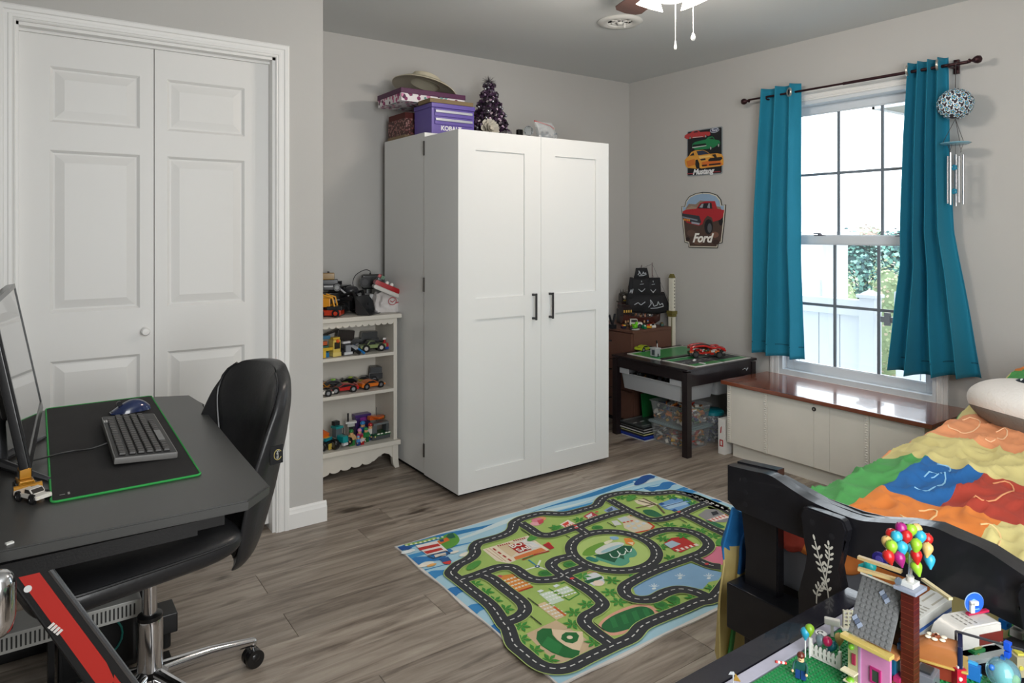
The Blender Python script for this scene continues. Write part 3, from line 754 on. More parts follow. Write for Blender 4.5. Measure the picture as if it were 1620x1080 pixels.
Pz(b, [(235, 215), (260, 190), (305, 183), (320, 205)], '20222a', 3); Pz(b, [(400, 285), (225, 303), (225, 293), (400, 275)], 'c9c4c0', 3)
for x, y in ((182, 305), (448, 275)): p = zc(x, y); b.ell(p[0], p[1], .008, .011, '2a2a2a', 4); b.ell(p[0], p[1], .005, .0075, 'a8a8a4', 5)
Pz(b, [(220, 410), (260, 375), (380, 345), (450, 330), (490, 290), (560, 275), (590, 300), (600, 330), (680, 345), (695, 380), (690, 420), (640, 430), (600, 460), (550, 480), (480, 490), (300, 505), (255, 500), (240, 480), (222, 470)], '1d7a4a', 2)
Pz(b, [(225, 420), (450, 395), (460, 430), (230, 465)], '14231c', 3); Pz(b, [(218, 462), (460, 428), (460, 440), (222, 478)], 'c8ccca', 4); Pz(b, [(500, 320), (560, 290), (595, 330)], '1a2320', 3)
for x, y in ((535, 478), (668, 430)): p = zc(x, y); b.ell(p[0], p[1], .008, .014, '222222', 4); b.ell(p[0], p[1], .005, .010, 'b9b9b4', 5)
Pz(b, [(90, 680), (120, 645), (165, 605), (200, 545), (270, 515), (400, 508), (470, 535), (520, 575), (640, 565), (720, 580), (745, 620), (752, 700), (750, 765), (690, 785), (560, 800), (370, 825), (340, 815), (300, 830), (140, 815), (110, 790), (95, 740)], 'd99a3c', 2)
Pz(b, [(120, 700), (260, 660), (270, 760), (140, 800)], 'c9702c', 3); Pz(b, [(380, 720), (500, 690), (700, 700), (740, 760), (520, 785), (390, 800)], 'cf6a2a', 3)
Pz(b, [(290, 530), (400, 515), (460, 540), (515, 575), (320, 600)], '28324a', 3); Pz(b, [(170, 610), (240, 550), (255, 600)], '1c2028', 3); Pz(b, [(330, 620), (520, 600), (560, 620), (350, 660)], 'e8c070', 3)
Pz(b, [(490, 680), (520, 650), (720, 625), (735, 655), (700, 690), (500, 705)], '201a1c', 4); Pz(b, [(350, 665), (440, 650), (450, 680), (370, 690)], '2a2630', 4); Pz(b, [(380, 765), (470, 755), (470, 780), (390, 790)], '1c1818', 4); Pz(b, [(500, 750), (700, 730), (705, 755), (510, 775)], '241c20', 4)
Pz(b, [(550, 590), (620, 580), (640, 640), (600, 640)], '2c241c', 4)
Pz(b, [(275, 680), (310, 670), (340, 740), (345, 820), (290, 825), (270, 760)], '16161a', 4)
Pz(b, [(130, 910), (250, 905), (250, 918), (130, 922)], 'a33a44', 3); Pz(b, [(530, 882), (700, 872), (700, 882), (530, 894)], 'a33a44', 3)
b.build('printed_cars', PM, t, smooth=0)
p = zc(400, 878); script_text('script_lettering', 'Mustang', .052, M @ T(p[0], p[1], .0055), t, 'e4e4e6', label='white slanted lettering')
p = e_; script_text('oval_lettering', 'Ford', .024, M @ T(p[0], p[1], .0055), t, 'dfe2ea', bold=.0005)

t = thing('truck_sign', 'shield shaped metal wall sign with red truck, lower of the two', 'sign', (XR - .004, 3.112, 1.38))
def cu2(x, y): p = at_x(1075 + x / 5.138, 190 + y / 5.138, XR - .008); return (-(p.y - 3.112), p.z - 1.38)
out = [(7, 703), (40, 705), (52, 655), (85, 612), (130, 590), (183, 580), (235, 590), (280, 615), (312, 650), (328, 690), (378, 688), (362, 830), (345, 950), (332, 1000), (305, 1003), (300, 1040), (62, 1040), (60, 1005), (33, 998), (25, 950), (14, 830)]
oo = [cu2(*p) for p in out]; cxm = sum(p[0] for p in oo) / len(oo); czm = sum(p[1] for p in oo) / len(oo)
# symmetric outline
W2 = .190
sh = [(-.190, .100), (-.158, .098), (-.150, .135), (-.118, .168), (-.062, .186), (0, .192), (.062, .186), (.118, .168), (.150, .135), (.158, .098), (.190, .100), (.178, -.02), (.160, -.155), (.128, -.160), (.124, -.190), (-.124, -.190), (-.128, -.160), (-.160, -.155), (-.178, -.02)]
q_ = B(M=M); q_.prism(sh, 0, .003, c='2b2b28'); q_.build('plate', PR, t, smooth=0)
b = B(M=M @ T(0, 0, .0034)); b.poly([(x * .975, y * .975) for x, y in sh], 'cfc9ba', 0); b.poly([(x * .93, y * .94) for x, y in sh], '4d3a33', 1)
up = [(x * .93, y * .94) for x, y in sh]
b.poly([up[0]] + up[1:10] + [up[10], (.17, .04), (-.17, .04)], '8fa9c4', 2)
b.poly([(-.148, .085), (-.12, .115), (-.06, .11), (-.02, .135), (.03, .128), (.07, .10), (.148, .085), (.168, .03), (-.168, .03)], '8c7868', 3)
b.poly([(-.165, .07), (-.10, .10), (-.04, .085), (.03, .11), (.02, .03), (-.168, .03)], 'a08a78', 4)
def P2(pts, c, k): b.poly([((x - 192) / 950, (835 - y) / 1190 + 0) for x, y in pts], c, k)
P2([(24, 760), (60, 745), (140, 740), (170, 695), (215, 682), (290, 685), (308, 745), (362, 760), (350, 815), (330, 835), (275, 850), (265, 815), (230, 800), (205, 830), (190, 870), (160, 880), (60, 855), (25, 800)], 'a8262e', 5)
P2([(150, 738), (180, 700), (262, 695), (270, 745)], '23242a', 6); P2([(165, 730), (185, 703), (200, 703), (190, 735)], '9aa0a8', 7); P2([(228, 735), (240, 700), (250, 700), (250, 740)], '8d939b', 7)
P2([(20, 775), (165, 800), (180, 850), (160, 875), (30, 830)], '33363e', 6); P2([(22, 800), (150, 830), (150, 842), (22, 812)], '7f8894', 7); P2([(100, 845), (170, 860), (165, 874), (100, 862)], '9aa2ae', 7)
for k in range(4): b.ell((40 + k * 14 - 192) / 950, (835 - 828 - k * 2) / 1190, .007, .009, 'd9822c', 8, n=10)
b.ell((240 - 192) / 950, (835 - 890) / 1190, .036, .052, '18181c', 6); b.ell((248 - 192) / 950, (835 - 900) / 1190, .018, .032, '54565c', 7); b.ell((335 - 192) / 950, (835 - 845) / 1190, .018, .030, '18181c', 4)
for (x, y, r, c) in ((-.10, -.09, .04, '5f473d'), (-.04, -.14, .05, '6b5145'), (.10, -.10, .035, '7a5648'), (-.13, -.13, .02, '2e2420'), (.11, -.15, .03, '3a2a26')): b.ell(x, y, r, r * .6, c, 3, n=9)
b.build('printed_truck', PM, t, smooth=0)
script_text('script_lettering', 'Ford', .085, M @ T(-.005, -.125, .007), t, 'efece6', bold=.003, label='white slanted lettering')
B('444444').cyl((-.003, 0, .186), (-.008, 0, .186), .003, n=8).build('nail', PR, t)

# ================================================================= CURTAINS
ROD = mat('rod_bronze', '3a2226', .35, metal=.6)
RX_, RZ_ = 3.705, 2.120
t = thing('curtain_rod', 'dark bronze curtain rod with ball ends above the window', 'rod', (RX_, 2.05, RZ_))
b = B(); b.cyl((0, .625, .005), (0, -.05, 0), .0062, n=12); b.cyl((0, .02, 0), (0, -.60, -.004), .0085, n=12); b.build('pole', ROD, t)
for (yy, s_) in ((.628, 1), (-.603, -1)):
    b = B(M=frame((1, 0, 0), (0, 0, 1), (0, s_, 0), (0, yy, 0))); b.lathe([(.006, -.002), (.011, .0), (.011, .005), (.006, .009), (.008, .016), (.016, .026), (.0195, .038), (.016, .050), (.006, .056), (0, .057)], n=18); b.build('finial', ROD, t)
for yy in (.50, -.515):
    b = B(); b.box(.078, yy - .012, -.035, .0945, yy + .012, .035, bev=.002); b.tube([(.08, yy, -.005), (.03, yy, -.012), (.0, yy, -.012)], .005, n=8); b.tube([(.010, yy, -.008), (.004, yy, -.0125), (-.006, yy, -.0115), (-.011, yy, -.002)], .004, n=8); b.build('wall_bracket', ROD, t)
def cloth_mat(name, col, gain):
    m = mat(name, col, .8, bump=.12, bscale=900, vary=.03, vscale=4); p = m.node_tree.nodes['Principled BSDF']
    p.inputs['Sheen Weight'].default_value = .3; p.inputs['Sheen Tint'].default_value = lin('9fd4e0')
    # a little daylight passes through the weave
    nt = m.node_tree; tl = nt.nodes.new('ShaderNodeBsdfTranslucent'); tl.inputs[0].default_value = lin(col); mx = nt.nodes.new('ShaderNodeMixShader'); mx.inputs[0].default_value = gain
    o = nt.nodes['Material Output']; nt.links.new(p.outputs[0], mx.inputs[1]); nt.links.new(tl.outputs[0], mx.inputs[2]); nt.links.new(mx.outputs[0], o.inputs[0]); return m
CUR = cloth_mat('teal_cloth', '1c86a4', .22)
def curtain(label, lo, hi, nf, ph, zt, zb, amp, ctab, flare=0):
    t = thing('curtain', label, 'curtain', (RX_, (lo[0][1] + hi[0][1]) / 2, zb), 0, 'teal curtains at the window'); oy = t.location.y
    b = B()
    def f(u_, v_):
        z = zt + (zb(u_) - zt) * v_ if callable(zb) else zt + (zb - zt) * v_
        a, c = interp(lo, z), interp(hi, z)   # right and left edges (y)
        w_ = c + (a - c) * u_
        am = interp(amp, z); x = am * sin(2 * pi * nf * (u_ + .02 * sin(3 * v_)) + ph) + .35 * am * sin(2 * pi * nf * .5 * u_ + 1.3) + .006 * noise.noise(Vector((u_ * 7, v_ * 9, ph)))
        y_ = w_ + .25 * am * cos(2 * pi * nf * u_ + ph) * (1 if .03 < u_ < .97 else 0)
        x += flare * v_ * (u_ - .3)
        return (x, y_ - oy, z - t.location.z)
    b.grid(f, 120, 60)
    o = b.build('drape', CUR, t, smooth=180)
    md = o.modifiers.new('thickness', 'SOLIDIFY'); md.thickness = .0025; md.offset = 0
    hm = B(); zz0 = (zb if not callable(zb) else zb(0))
    return t
def zb_l(u_): return .556
cl = thing  # alias unused
def make_curtain(label, lo, hi, nf, ph, zt, zbf, amp, flare, zref, grom):
    oy = (lo[0][1] + hi[0][1]) / 2
    t = thing('curtain', label, 'curtain', (RX_, oy, zref), 0, 'teal curtains at the window')
    def f(u_, v_):
        z = zt + (zbf(u_) - zt) * v_; a, c = interp(lo, z), interp(hi, z)
        am = interp(amp, z)
        ps = 2 * pi * nf * (u_ + .03 * sin(4 * v_ + 9 * u_) * v_) + ph
        x = am * (sin(ps) + .22 * sin(2 * ps + 1)) + .30 * am * sin(pi * nf * u_ + 1.3) * v_ + .010 * v_ * noise.noise(Vector((u_ * 6, v_ * 7, ph)))
        y_ = c + (a - c) * u_ + .22 * am * cos(ps) * min(1, 12 * u_, 12 * (1 - u_))
        return (x + flare * v_ * (u_ - .4) - .0, y_ - oy, z - zref)
    o = B().grid(f, 140, 70).build('drape', CUR, t, smooth=180)
    md = o.modifiers.new('thickness', 'SOLIDIFY'); md.thickness = .0025; md.offset = 0
    for uu in (0, 1):   # hem stitching bands
        pass
    hb = B().grid(lambda u_, v_: (lambda p: (p[0] - .0028, p[1], p[2]))(f(u_, .955 + .004 * v_)), 140, 1)
    hb.build('hem_stitch', mat('teal_dark', '115a70', .9), t, smooth=180)
    for (u_, zo) in grom:
        p = f(u_, (zt - RZ_) / (zt - zbf(u_))); p2 = f(min(1, u_ + .01), (zt - RZ_) / (zt - zbf(u_))); p1 = f(max(0, u_ - .01), (zt - RZ_) / (zt - zbf(u_)))
        tx = (Vector(p2) - Vector(p1)).normalized(); nz = tx.cross(Vector((0, 0, 1))).normalized()
        if nz.x > 0: nz = -nz
        Mg = frame(tuple(tx), tuple(nz.cross(tx)), tuple(nz), tuple(Vector(p)))
        g = B(M=Mg); g.lathe([(.0165, .004), (.0195, .0062), (.0255, .0055), (.0275, .002), (.0265, -.004), (.0165, -.004)], n=28); g.build('grommet', mat('brushed_nickel', 'c9c4ba', .3, metal=.85), t)
        k = B(M=Mg); k.lathe([(0, .0022), (.0168, .0022)], n=24); k.build('eyelet_hole', mat('eyelet_dark', '1c2a3c', .9), t)
    return t
make_curtain('left teal curtain, straight panel with one pale ring showing', [(.55, 2.318), (1.2, 2.340), (2.2, 2.338)], [(.55, 2.672), (1.4, 2.640), (2.2, 2.585)],
             2.6, 3.56, 2.172, lambda u_: .553 + .0 * u_, [(.55, .042), (1.6, .034), (2.2, .028)], -.02, .553, [(.84, 0)])
make_curtain('right teal curtain, flaring wide at the hem beside the wind chime', [(.58, 1.402), (.80, 1.440), (1.05, 1.480), (1.30, 1.525), (1.7, 1.540), (2.2, 1.545)],
             [(.58, 1.862), (.92, 1.812), (1.12, 1.775), (1.45, 1.765), (1.8, 1.752), (2.2, 1.730)],
             4, 2.2, 2.160, lambda u_: .600 - .030 * sin(pi * min(1, u_ * 1.3)), [(.55, .062), (1.2, .046), (2.2, .026)], -.03, .57, [(.10, 0), (.85, 0)])

# ================================================================= WIND CHIME
CHY = 1.494; CHX = 3.675
t = thing('wind_chime', 'wind chime of blue enamel flowers with silver tubes on the rod end', 'wind chime', (CHX, CHY, 1.42))
CZ = 1.917 - 1.42
b = B('4a4048'); b.sph((0, 0, CZ), .070, u=20, v=12); b.build('ball_core', PM, t)
fl = B()
for k in range(5):
    a = 2 * pi * k / 5; fl.poly([(.0035 * cos(a - .9), .0035 * sin(a - .9)), (.012 * cos(a - .52), .012 * sin(a - .52)), (.0165 * cos(a - .25), .0165 * sin(a - .25)), (.0175 * cos(a), .0175 * sin(a)), (.0165 * cos(a + .25), .0165 * sin(a + .25)), (.012 * cos(a + .52), .012 * sin(a + .52)), (.0035 * cos(a + .9), .0035 * sin(a + .9))], 'dfe9ee', 0)
    fl.poly([(.002 * cos(a - .9), .002 * sin(a - .9)), (.011 * cos(a - .35), .011 * sin(a - .35)), (.0125 * cos(a), .0125 * sin(a)), (.011 * cos(a + .35), .011 * sin(a + .35)), (.002 * cos(a + .9), .002 * sin(a + .9))], '3a90b4', 2)
fl.ell(0, 0, .0062, .0062, '1a6f98', 3, n=10); fl.ell(0, 0, .0032, .0032, 'd8c050', 5, n=8)
fm = fl.build('enamel_flower', vmat('enamel', .18, coat=.6), t, smooth=0, keep=True)
NF = 74; first = True
for i in range(NF):
    z_ = 1 - 2 * (i + .5) / NF; a = i * 2.39996; r = sqrt(1 - z_ * z_); d = Vector((r * cos(a), r * sin(a), z_))
    if z_ < -.93: continue
    M_ = d.to_track_quat('Z', 'Y'); o = fm if first else fm.copy()
    if not first: sc.collection.objects.link(o)
    first = False; o.parent = t; o.rotation_mode = 'QUATERNION'; o.rotation_quaternion = M_; o.location = d * .0775 + Vector((0, 0, CZ)); o.location.z = CZ + d.z * .073
b = B('3a3434'); b.tube([(.020, 0, .705), (.004, 0, .69), (0, 0, CZ + .07)], .0016, n=5)
for a in (0, 2.1, 4.2): b.cyl((0, 0, CZ - .072), (.052 * cos(a), .052 * sin(a), .312), .0012, n=5)
for k in range(4): a = .8 + k * pi / 2; b.cyl((.035 * cos(a), .035 * sin(a), .305), (.032 * cos(a + .5), .032 * sin(a + .5), .262), .001, n=5)
b.cyl((0, 0, .31), (0, 0, .06), .0008, n=5)
b.build('cords', PM, t)
b = B('7fb4c8'); b.lathe([(0, .310), (.03, .308), (.055, .304), (.066, .310), (.068, .307), (.055, .300), (.03, .304), (0, .306)], n=10); b.build('leaf_disc', vmat('enamel'), t)
for k, (a, zl) in enumerate(((.3, .255), (1.6, .248), (2.9, .262), (4.0, .240), (5.2, .25))):
    x, y = .033 * cos(a), .033 * sin(a)
    b = B(); b.cyl((x, y, zl), (x, y, .005 + .012 * k % .02), .0055, n=12); b.build('tube', CHR, t)
for z_ in (.19, .075):
    b = B(M=T(-.012, 0, z_)); 
    for k in range(5): a = 2 * pi * k / 5; b.sph((0, .008 * cos(a), .008 * sin(a)), (.004, .007, .007), '1f87a8', u=8, v=6)
    b.build('blue_bead_flower', vmat('enamel'), t)
# ================================================================= TOY BUILDERS
def wheelset(t, L, W, r, w_, xs, hub='8c8c90', dark='161617'):
    h = B(); h.lathe([(0, -w_ / 2), (r * .62, -w_ / 2), (r * .9, -w_ / 2), (r, -w_ * .3), (r, w_ * .3), (r * .9, w_ / 2), (r * .62, w_ / 2), (r * .58, w_ * .38), (0, w_ * .38)], n=16, c=dark)
    h.lathe([(0, w_ * .42), (r * .55, w_ * .42)], n=12, c=hub); h.lathe([(0, -w_ * .52), (r * .55, -w_ * .52)], n=12, c=hub)
    o = h.build('wheel', PL, t); pos = [(x, s_ * (W / 2 - w_ * .35), r) for x in xs for s_ in (1, -1)]
    o.location = pos[0]; o.rotation_euler = (pi / 2, 0, 0)
    rep(o, pos[1:], [(pi / 2, 0, 0)] * 3)
FYL = frame((1, 0, 0), (0, 0, 1), (0, -1, 0))
def toy_car(name, label, cat, loc, rz, L, W, H, kind, col, glass='15181c', hub='8c8c90', deco=None, group=None, roof=None):
    """x forward; side profile swept across the width"""
    t = thing(name, label, cat, loc, rz, group); r = {'suv': .2, 'pickup': .19, 'sport': .155, 'jeep': .22}.get(kind, .17) * L * .72
    g = r * .55; h = H
    if kind == 'sport':
        body = [(-.5, .25), (-.5, .62), (-.44, .68), (-.2, .66), (.1, .58), (.38, .44), (.5, .30), (.5, .12), (-.47, .12)]
        cab = [(-.36, .64), (-.20, .96), (.02, 1.0), (.22, .56)]
    elif kind == 'pickup':
        body = [(-.5, .2), (-.5, .60), (.0, .60), (.30, .58), (.48, .52), (.5, .2)]; cab = [(-.08, .58), (-.06, 1.0), (.14, 1.0), (.27, .57)]
    elif kind == 'jeep':
        body = [(-.5, .2), (-.5, .58), (.46, .58), (.5, .5), (.5, .2)]; cab = [(-.46, .56), (-.46, 1.0), (.10, 1.0), (.14, .56)]
    else:
        body = [(-.5, .2), (-.5, .60), (.30, .60), (.48, .56), (.5, .2)]; cab = [(-.49, .58), (-.47, 1.0), (.16, 1.0), (.24, .58)]
    P_ = lambda pts: [(x * L, g + (z * (h - g))) for x, z in pts]
    b = B(col, M=FYL)
    b.prism(P_(body), -W / 2, W / 2, bev=L * .012)
    for x_ in (-.3, .3): 
        for s_ in (1, -1): b.cyl((x_ * L, r, s_ * W * .42), (x_ * L, r, s_ * W * .508), r * 1.13, n=16, c='101012')
    if kind == 'sport':
        b.bx((-.44 * L, g + .80 * (h - g), 0), (.06 * L, .012 * L, W * .8)); b.prism([(x, z) for x, z in P_([(.28, .5), (.47, .34), (.47, .36), (.28, .53)])], -W * .25, W * .25, c=glass)
    b.build('body', PL, t)
    c = B(roof or col, M=FYL); c.prism(P_(cab), -W * .40, W * .40, bev=L * .008); ca = c.build('cabin', PL, t)
    q_ = B(glass, M=FYL); cc = [(x * .86 + (-.02 if kind == 'sport' else -.01), .58 + (z - .58) * .82 + .03) for x, z in cab]
    for s_ in (1, -1): q_.prism(P_(cc), s_ * W * .395, s_ * W * .408)
    f0, f1 = P_([cab[2], cab[3]]); 
    d = Vector((f1[0] - f0[0], f1[1] - f0[1])); nrm = Vector((-d.y, d.x)).normalized() * -1
    if nrm.x < 0: nrm = -nrm
    e = .002; a0 = Vector(f0) + d * .12; a1 = Vector(f0) + d * .85
    q_.prism([tuple(a0), tuple(a1), tuple(a1 + nrm * L * .012), tuple(a0 + nrm * L * .012)], -W * .34, W * .34)
    q_.build('window', PL, ca)
    hl = B('e8e4cf', M=FYL); zz = .42 if kind != 'sport' else .34
    for s_ in (1, -1): hl.bx((.495 * L, g + zz * (h - g), s_ * W * .36), (.02 * L, .08 * H, W * .16))
    hl.build('headlight', PL, t)
    wheelset(t, L, W, r, W * .2, [.3 * L, -.3 * L], hub)
    if deco:
        b = B(M=FYL); deco(b, L, W, H, g); b.build('trim_piece', PL, t)
    return t
def brickwork(name, label, cat, loc, rz, parts, group=None, m=None):
    """a small toy of named pieces: parts = [(part name, [(shape, args, colour), ...]), ...]"""
    t = thing(name, label, cat, loc, rz, group)
    for (pn, shapes) in parts:
        b = B()
        for sh in shapes:
            k, a, c = sh
            if k == 'b': b.bx(a[0], a[1], c, bev=min(a[1]) * .12, rz=a[2] if len(a) > 2 else 0, ry=a[3] if len(a) > 3 else 0, rx=a[4] if len(a) > 4 else 0)
            elif k == 'c': b.cyl(a[0], a[1], a[2], a[3] if len(a) > 3 else None, n=14, c=c)
            elif k == 's': b.sph(a[0], a[1], c, u=14, v=9)
            elif k == 't': b.tube(a[0], a[1], n=6, c=c)
        b.build(pn, m or PL, t)
    return t
def minifig(label, loc, rz, torso, legs, hair, skin='d9a878', s=1.0, group=None, hat=None, arm_up=False):
    t = thing('toy_figure', label, 'toy figure', loc, rz, group)
    b = B(legs, M=Matrix.Scale(s, 4)); b.box(-.004, -.0075, 0, .004, -.0005, .014, bev=.0008); b.box(-.004, .0005, 0, .004, .0075, .014, bev=.0008); b.build('legs', PL, t)
    b = B(torso, M=Matrix.Scale(s, 4)); b.box(-.004, -.0078, .014, .004, .0078, .027, bev=.0008, taper=(1, .75)); b.build('torso', PL, t)
    for s_ in (1, -1):
        b = B(torso, M=Matrix.Scale(s, 4)); up = .006 if arm_up else -.006
        b.tube([(0, s_ * .0065, .0255), (.002, s_ * .0095, .021), (.008, s_ * .010, .019 + up)], .0018, n=6); b.sph((.0095, s_ * .010, .019 + up), .0021, skin, u=8, v=6); b.build('arm', PL, t)
    b = B(skin, M=Matrix.Scale(s, 4)); b.cyl((0, 0, .027), (0, 0, .0365), .0048, n=14); b.bx((.0047, .0018, .033), (.0006, .0012, .0012), '111111'); b.bx((.0047, -.0018, .033), (.0006, .0012, .0012), '111111'); b.bx((.0047, 0, .0298), (.0006, .003, .0007), '5a1a14'); hd = b.build('head', PL, t)
    b = B(hair, M=Matrix.Scale(s, 4)); b.sph((-.0006, 0, .0345), (.0058, .0058, .0056), hair, u=12, v=8, t1=pi * .6)
    if hat: b.cyl((0, 0, .036), (0, 0, .037), .008, n=14, c=hat); b.cyl((0, 0, .037), (0, 0, .041), .005, .004, n=14, c=hat)
    b.build('hair', PL, hd)
    return t

# ================================================================= WHITE BOOKSHELF IN THE ALCOVE
BX0, BX1, BYF, BYB = 1.125, 1.682, 3.482, 3.74
t = thing('bookshelf', 'small white bookshelf with scalloped trim full of toy vehicles', 'bookshelf', (BX0, BYF, 0))
CRM = mat('cream_paint', 'cfcac0', .5, vary=.03); W_ = BX1 - BX0; D_ = BYB - BYF
b = B(); b.box(-.015, -.018, .826, W_ + .018, D_, .850, bev=.004); b.build('top_board', CRM, t)
sd = B().box(0, .004, .155, .022, D_, .826, bev=.002).build('side_panel', CRM, t); rep(sd, [(W_ - .022, 0, 0)])
B().box(.022, D_ - .01, .155, W_ - .022, D_, .826).build('back_panel', CRM, t)
sh_ = B().box(.022, .002, .622, W_ - .022, D_ - .01, .640, bev=.002).build('shelf', CRM, t); rep(sh_, [(0, 0, -.200)])
b = B(); b.box(-.010, -.014, .128, W_ + .014, D_, .155, bev=.004); b.build('base_board', CRM, t)
pts = [(.022, .826)]; n = 14
for k in range(n):
    for j in range(7): a = pi * j / 6; w_ = (W_ - .044) / n; pts.append((.022 + w_ * (k + .5) - w_ / 2 * cos(a), .806 - .013 * sin(a)))
pts.append((W_ - .022, .826))
b = B(M=FY(0, .012, 0)); b.prism(pts, 0, .009); b.build('scalloped_trim', CRM, t, smooth=0)
pts = [(.03, .128)]
prof = [(.03, .02), (.09, .018), (.13, .045), (.13, .045)]
pts = [(.02, .128), (.02, .028)]
sc_ = [(.02, .17), (.17, .23), (.23, .29), (.29, .35), (.35, .41)]; base = .030
for (a0, a1) in sc_:
    for j in range(1, 8): a = pi * j / 8; pts.append(((a0 + a1) / 2 - (a1 - a0) / 2 * cos(a), base + (a0 - .02) * .07 - .006 * 0 - .016 * sin(a) + .012))
pts += [(.42, .060), (.45, .082), (.48, .092), (.51, .080), (.525, .060), (.535, .056), (W_ - .02, .056), (W_ - .02, .128)]
b = B(M=FY(0, .016, 0)); b.prism(pts, 0, .012); b.build('apron', CRM, t, smooth=0)
for (xx, s_) in ((W_ - .030, 1), (.0, -1)):
    for yy in (0, D_ - .03):
        b = B(M=FY(xx, yy + .026, 0)); b.prism([(.0, .128), (.0, .05) if s_ > 0 else (0, .05), (.004 if s_ > 0 else -.012, .02), (.016 * s_ if s_ > 0 else -.02, 0), (.040 if s_ > 0 else .010, 0), (.034 if s_ > 0 else .024, .04), (.034, .128)], 0, .028, bev=.002); b.build('leg', CRM, t)

# --- on top of it
SZ = .850
def onx(u, y): return at_y(u, 500, y).x
# black front loader
t = thing('toy_loader', 'large black toy bulldozer with a dark grey bucket at the front', 'toy loader', (onx(556, 3.62), 3.625, SZ + .001), radians(-50))
b = B('161618'); b.box(-.14, -.055, .02, .02, .055, .075, bev=.006); b.build('chassis', PL, t)
b = B('1b1b1e'); b.prism([(-.14, .07), (-.12, .125), (-.04, .150), (.0, .125), (.03, .085), (.02, .07)], -.04, .04, M=FYL, bev=.005); b.box(-.15, -.06, .145, -.03, .06, .153, bev=.002); b.build('hood', PL, t)
b = B('232326'); b.sph((.0, 0, .125), (.04, .045, .028), '2a2a2e'); b.bx((-.10, 0, .165), (.05, .07, .02)); b.build('canopy', PL, t)
b = B('b9b9bc'); b.tube([(-.09, -.043, .155), (-.04, -.045, .135), (.01, -.045, .10)], .005); b.build('silver_pipe', PL, t)
for s_ in (1, -1):
    b = B('141416'); b.tube([(-.03, s_ * .05, .10), (.04, s_ * .052, .12), (.07, s_ * .05, .04)], .010); b.build('lift_arm', PL, t)
b = B('2f3032'); b.prism([(.065, .10), (.075, .10), (.073, .022), (.088, .008), (.150, .003), (.150, .0), (.085, .0), (.066, .016)], -.075, .075, M=FYL)
for s_ in (1, -1): b.prism([(.065, .10), (.150, .0), (.085, .0), (.066, .016)], s_ * .074 - .002, s_ * .074 + .002, M=FYL)
b.build('bucket', PL, t)
wheelset(t, .2, .15, .034, .03, [-.02, -.11], '2a2a2c')
# grey box with window behind
t = thing('charger_box', 'small grey and white toy case with a clear round window behind the bucket', 'toy box', (onx(578, 3.66), 3.668, SZ), radians(-8))
b = B('b8b8b8'); b.box(-.045, -.03, 0, .045, .03, .10, bev=.006); b.build('case', PL, t)
b = B('5a5c5c'); b.prism(rrect(-.036, .035, .022, .095, .014), .03, .033, M=FYL); b.build('window', PL, t)
b = B('e4e2de'); b.tube([(.012, -.034, .085), (.03, -.036, .065), (.042, -.034, .02)], .006); b.build('handle', PL, t)
# remote controller with wire
t = thing('remote_controller', 'black pistol grip remote controller with antenna wire leaning in the corner', 'remote controller', (onx(583, 3.70), 3.705, SZ + .0), radians(-10))
b = B('151517'); b.box(-.03, -.026, 0, .035, .020, .018, bev=.004); b.box(-.015, -.016, .018, .018, .014, .13, bev=.006); b.build('grip', PL, t)
b = B('111113'); b.bx((.02, -.004, .165), (.12, .045, .085), bev=.012); b.build('housing', PL, t)
b = B('1c1c1f'); b.cyl((-.028, -.028, .165), (-.028, -.042, .165), .030, n=20); b.cyl((-.028, -.042, .165), (-.028, -.045, .165), .018, n=16, c='39393c'); b.build('steering_wheel', PL, t)
b = B('b3262c'); b.bx((.055, -.027, .185), (.022, .006, .012)); b.bx((.045, -.027, .150), (.016, .006, .008), 'c4c4c4'); b.build('button', PL, t)
b = B('202022'); b.tube(smoothpts([(.012, 0, .205), (.010, 0, .225), (-.02, 0, .232), (-.07, .0, .205), (-.088, .0, .16), (-.072, .0, .12), (-.06, 0, .10)], 5), .0022); b.cyl((.012, 0, .20), (.012, 0, .215), .005); b.build('antenna', PL, t)
# red and white toy boat
t = thing('toy_boat', 'red and white toy speedboat with two white domes lying on the bag', 'toy boat', (onx(608, 3.56), 3.560, SZ + .112), radians(-14))
M = RY(radians(24))
b = B('a5181f', M=M); hull = [(-.075, -.034), (.02, -.034), (.07, -.018), (.098, 0), (.07, .018), (.02, .034), (-.075, .034)]
b.prism(hull, .022, .048, bev=.004); b.build('deck', PL, t)
b = B('c9c6c0', M=M); b.prism([(x * .97, y * .9) for x, y in hull], .0, .022, bev=.005); b.build('hull', PL, t)
for xx in (-.008, .020):
    b = B('e9e6df', M=M); b.sph((xx, -.006, .053), (.011, .011, .012)); b.build('white_dome', PL, t)
b = B('1a1a1c', M=M); b.bx((-.055, 0, .056), (.03, .045, .02), bev=.004); b.build('cockpit', PL, t)
b = B('1f5a34', M=M); b.bx((-.045, -.018, .072), (.02, .01, .02)); b.bx((-.06, .005, .073), (.018, .02, .02), 'b3222a'); b.build('engine', PL, t)
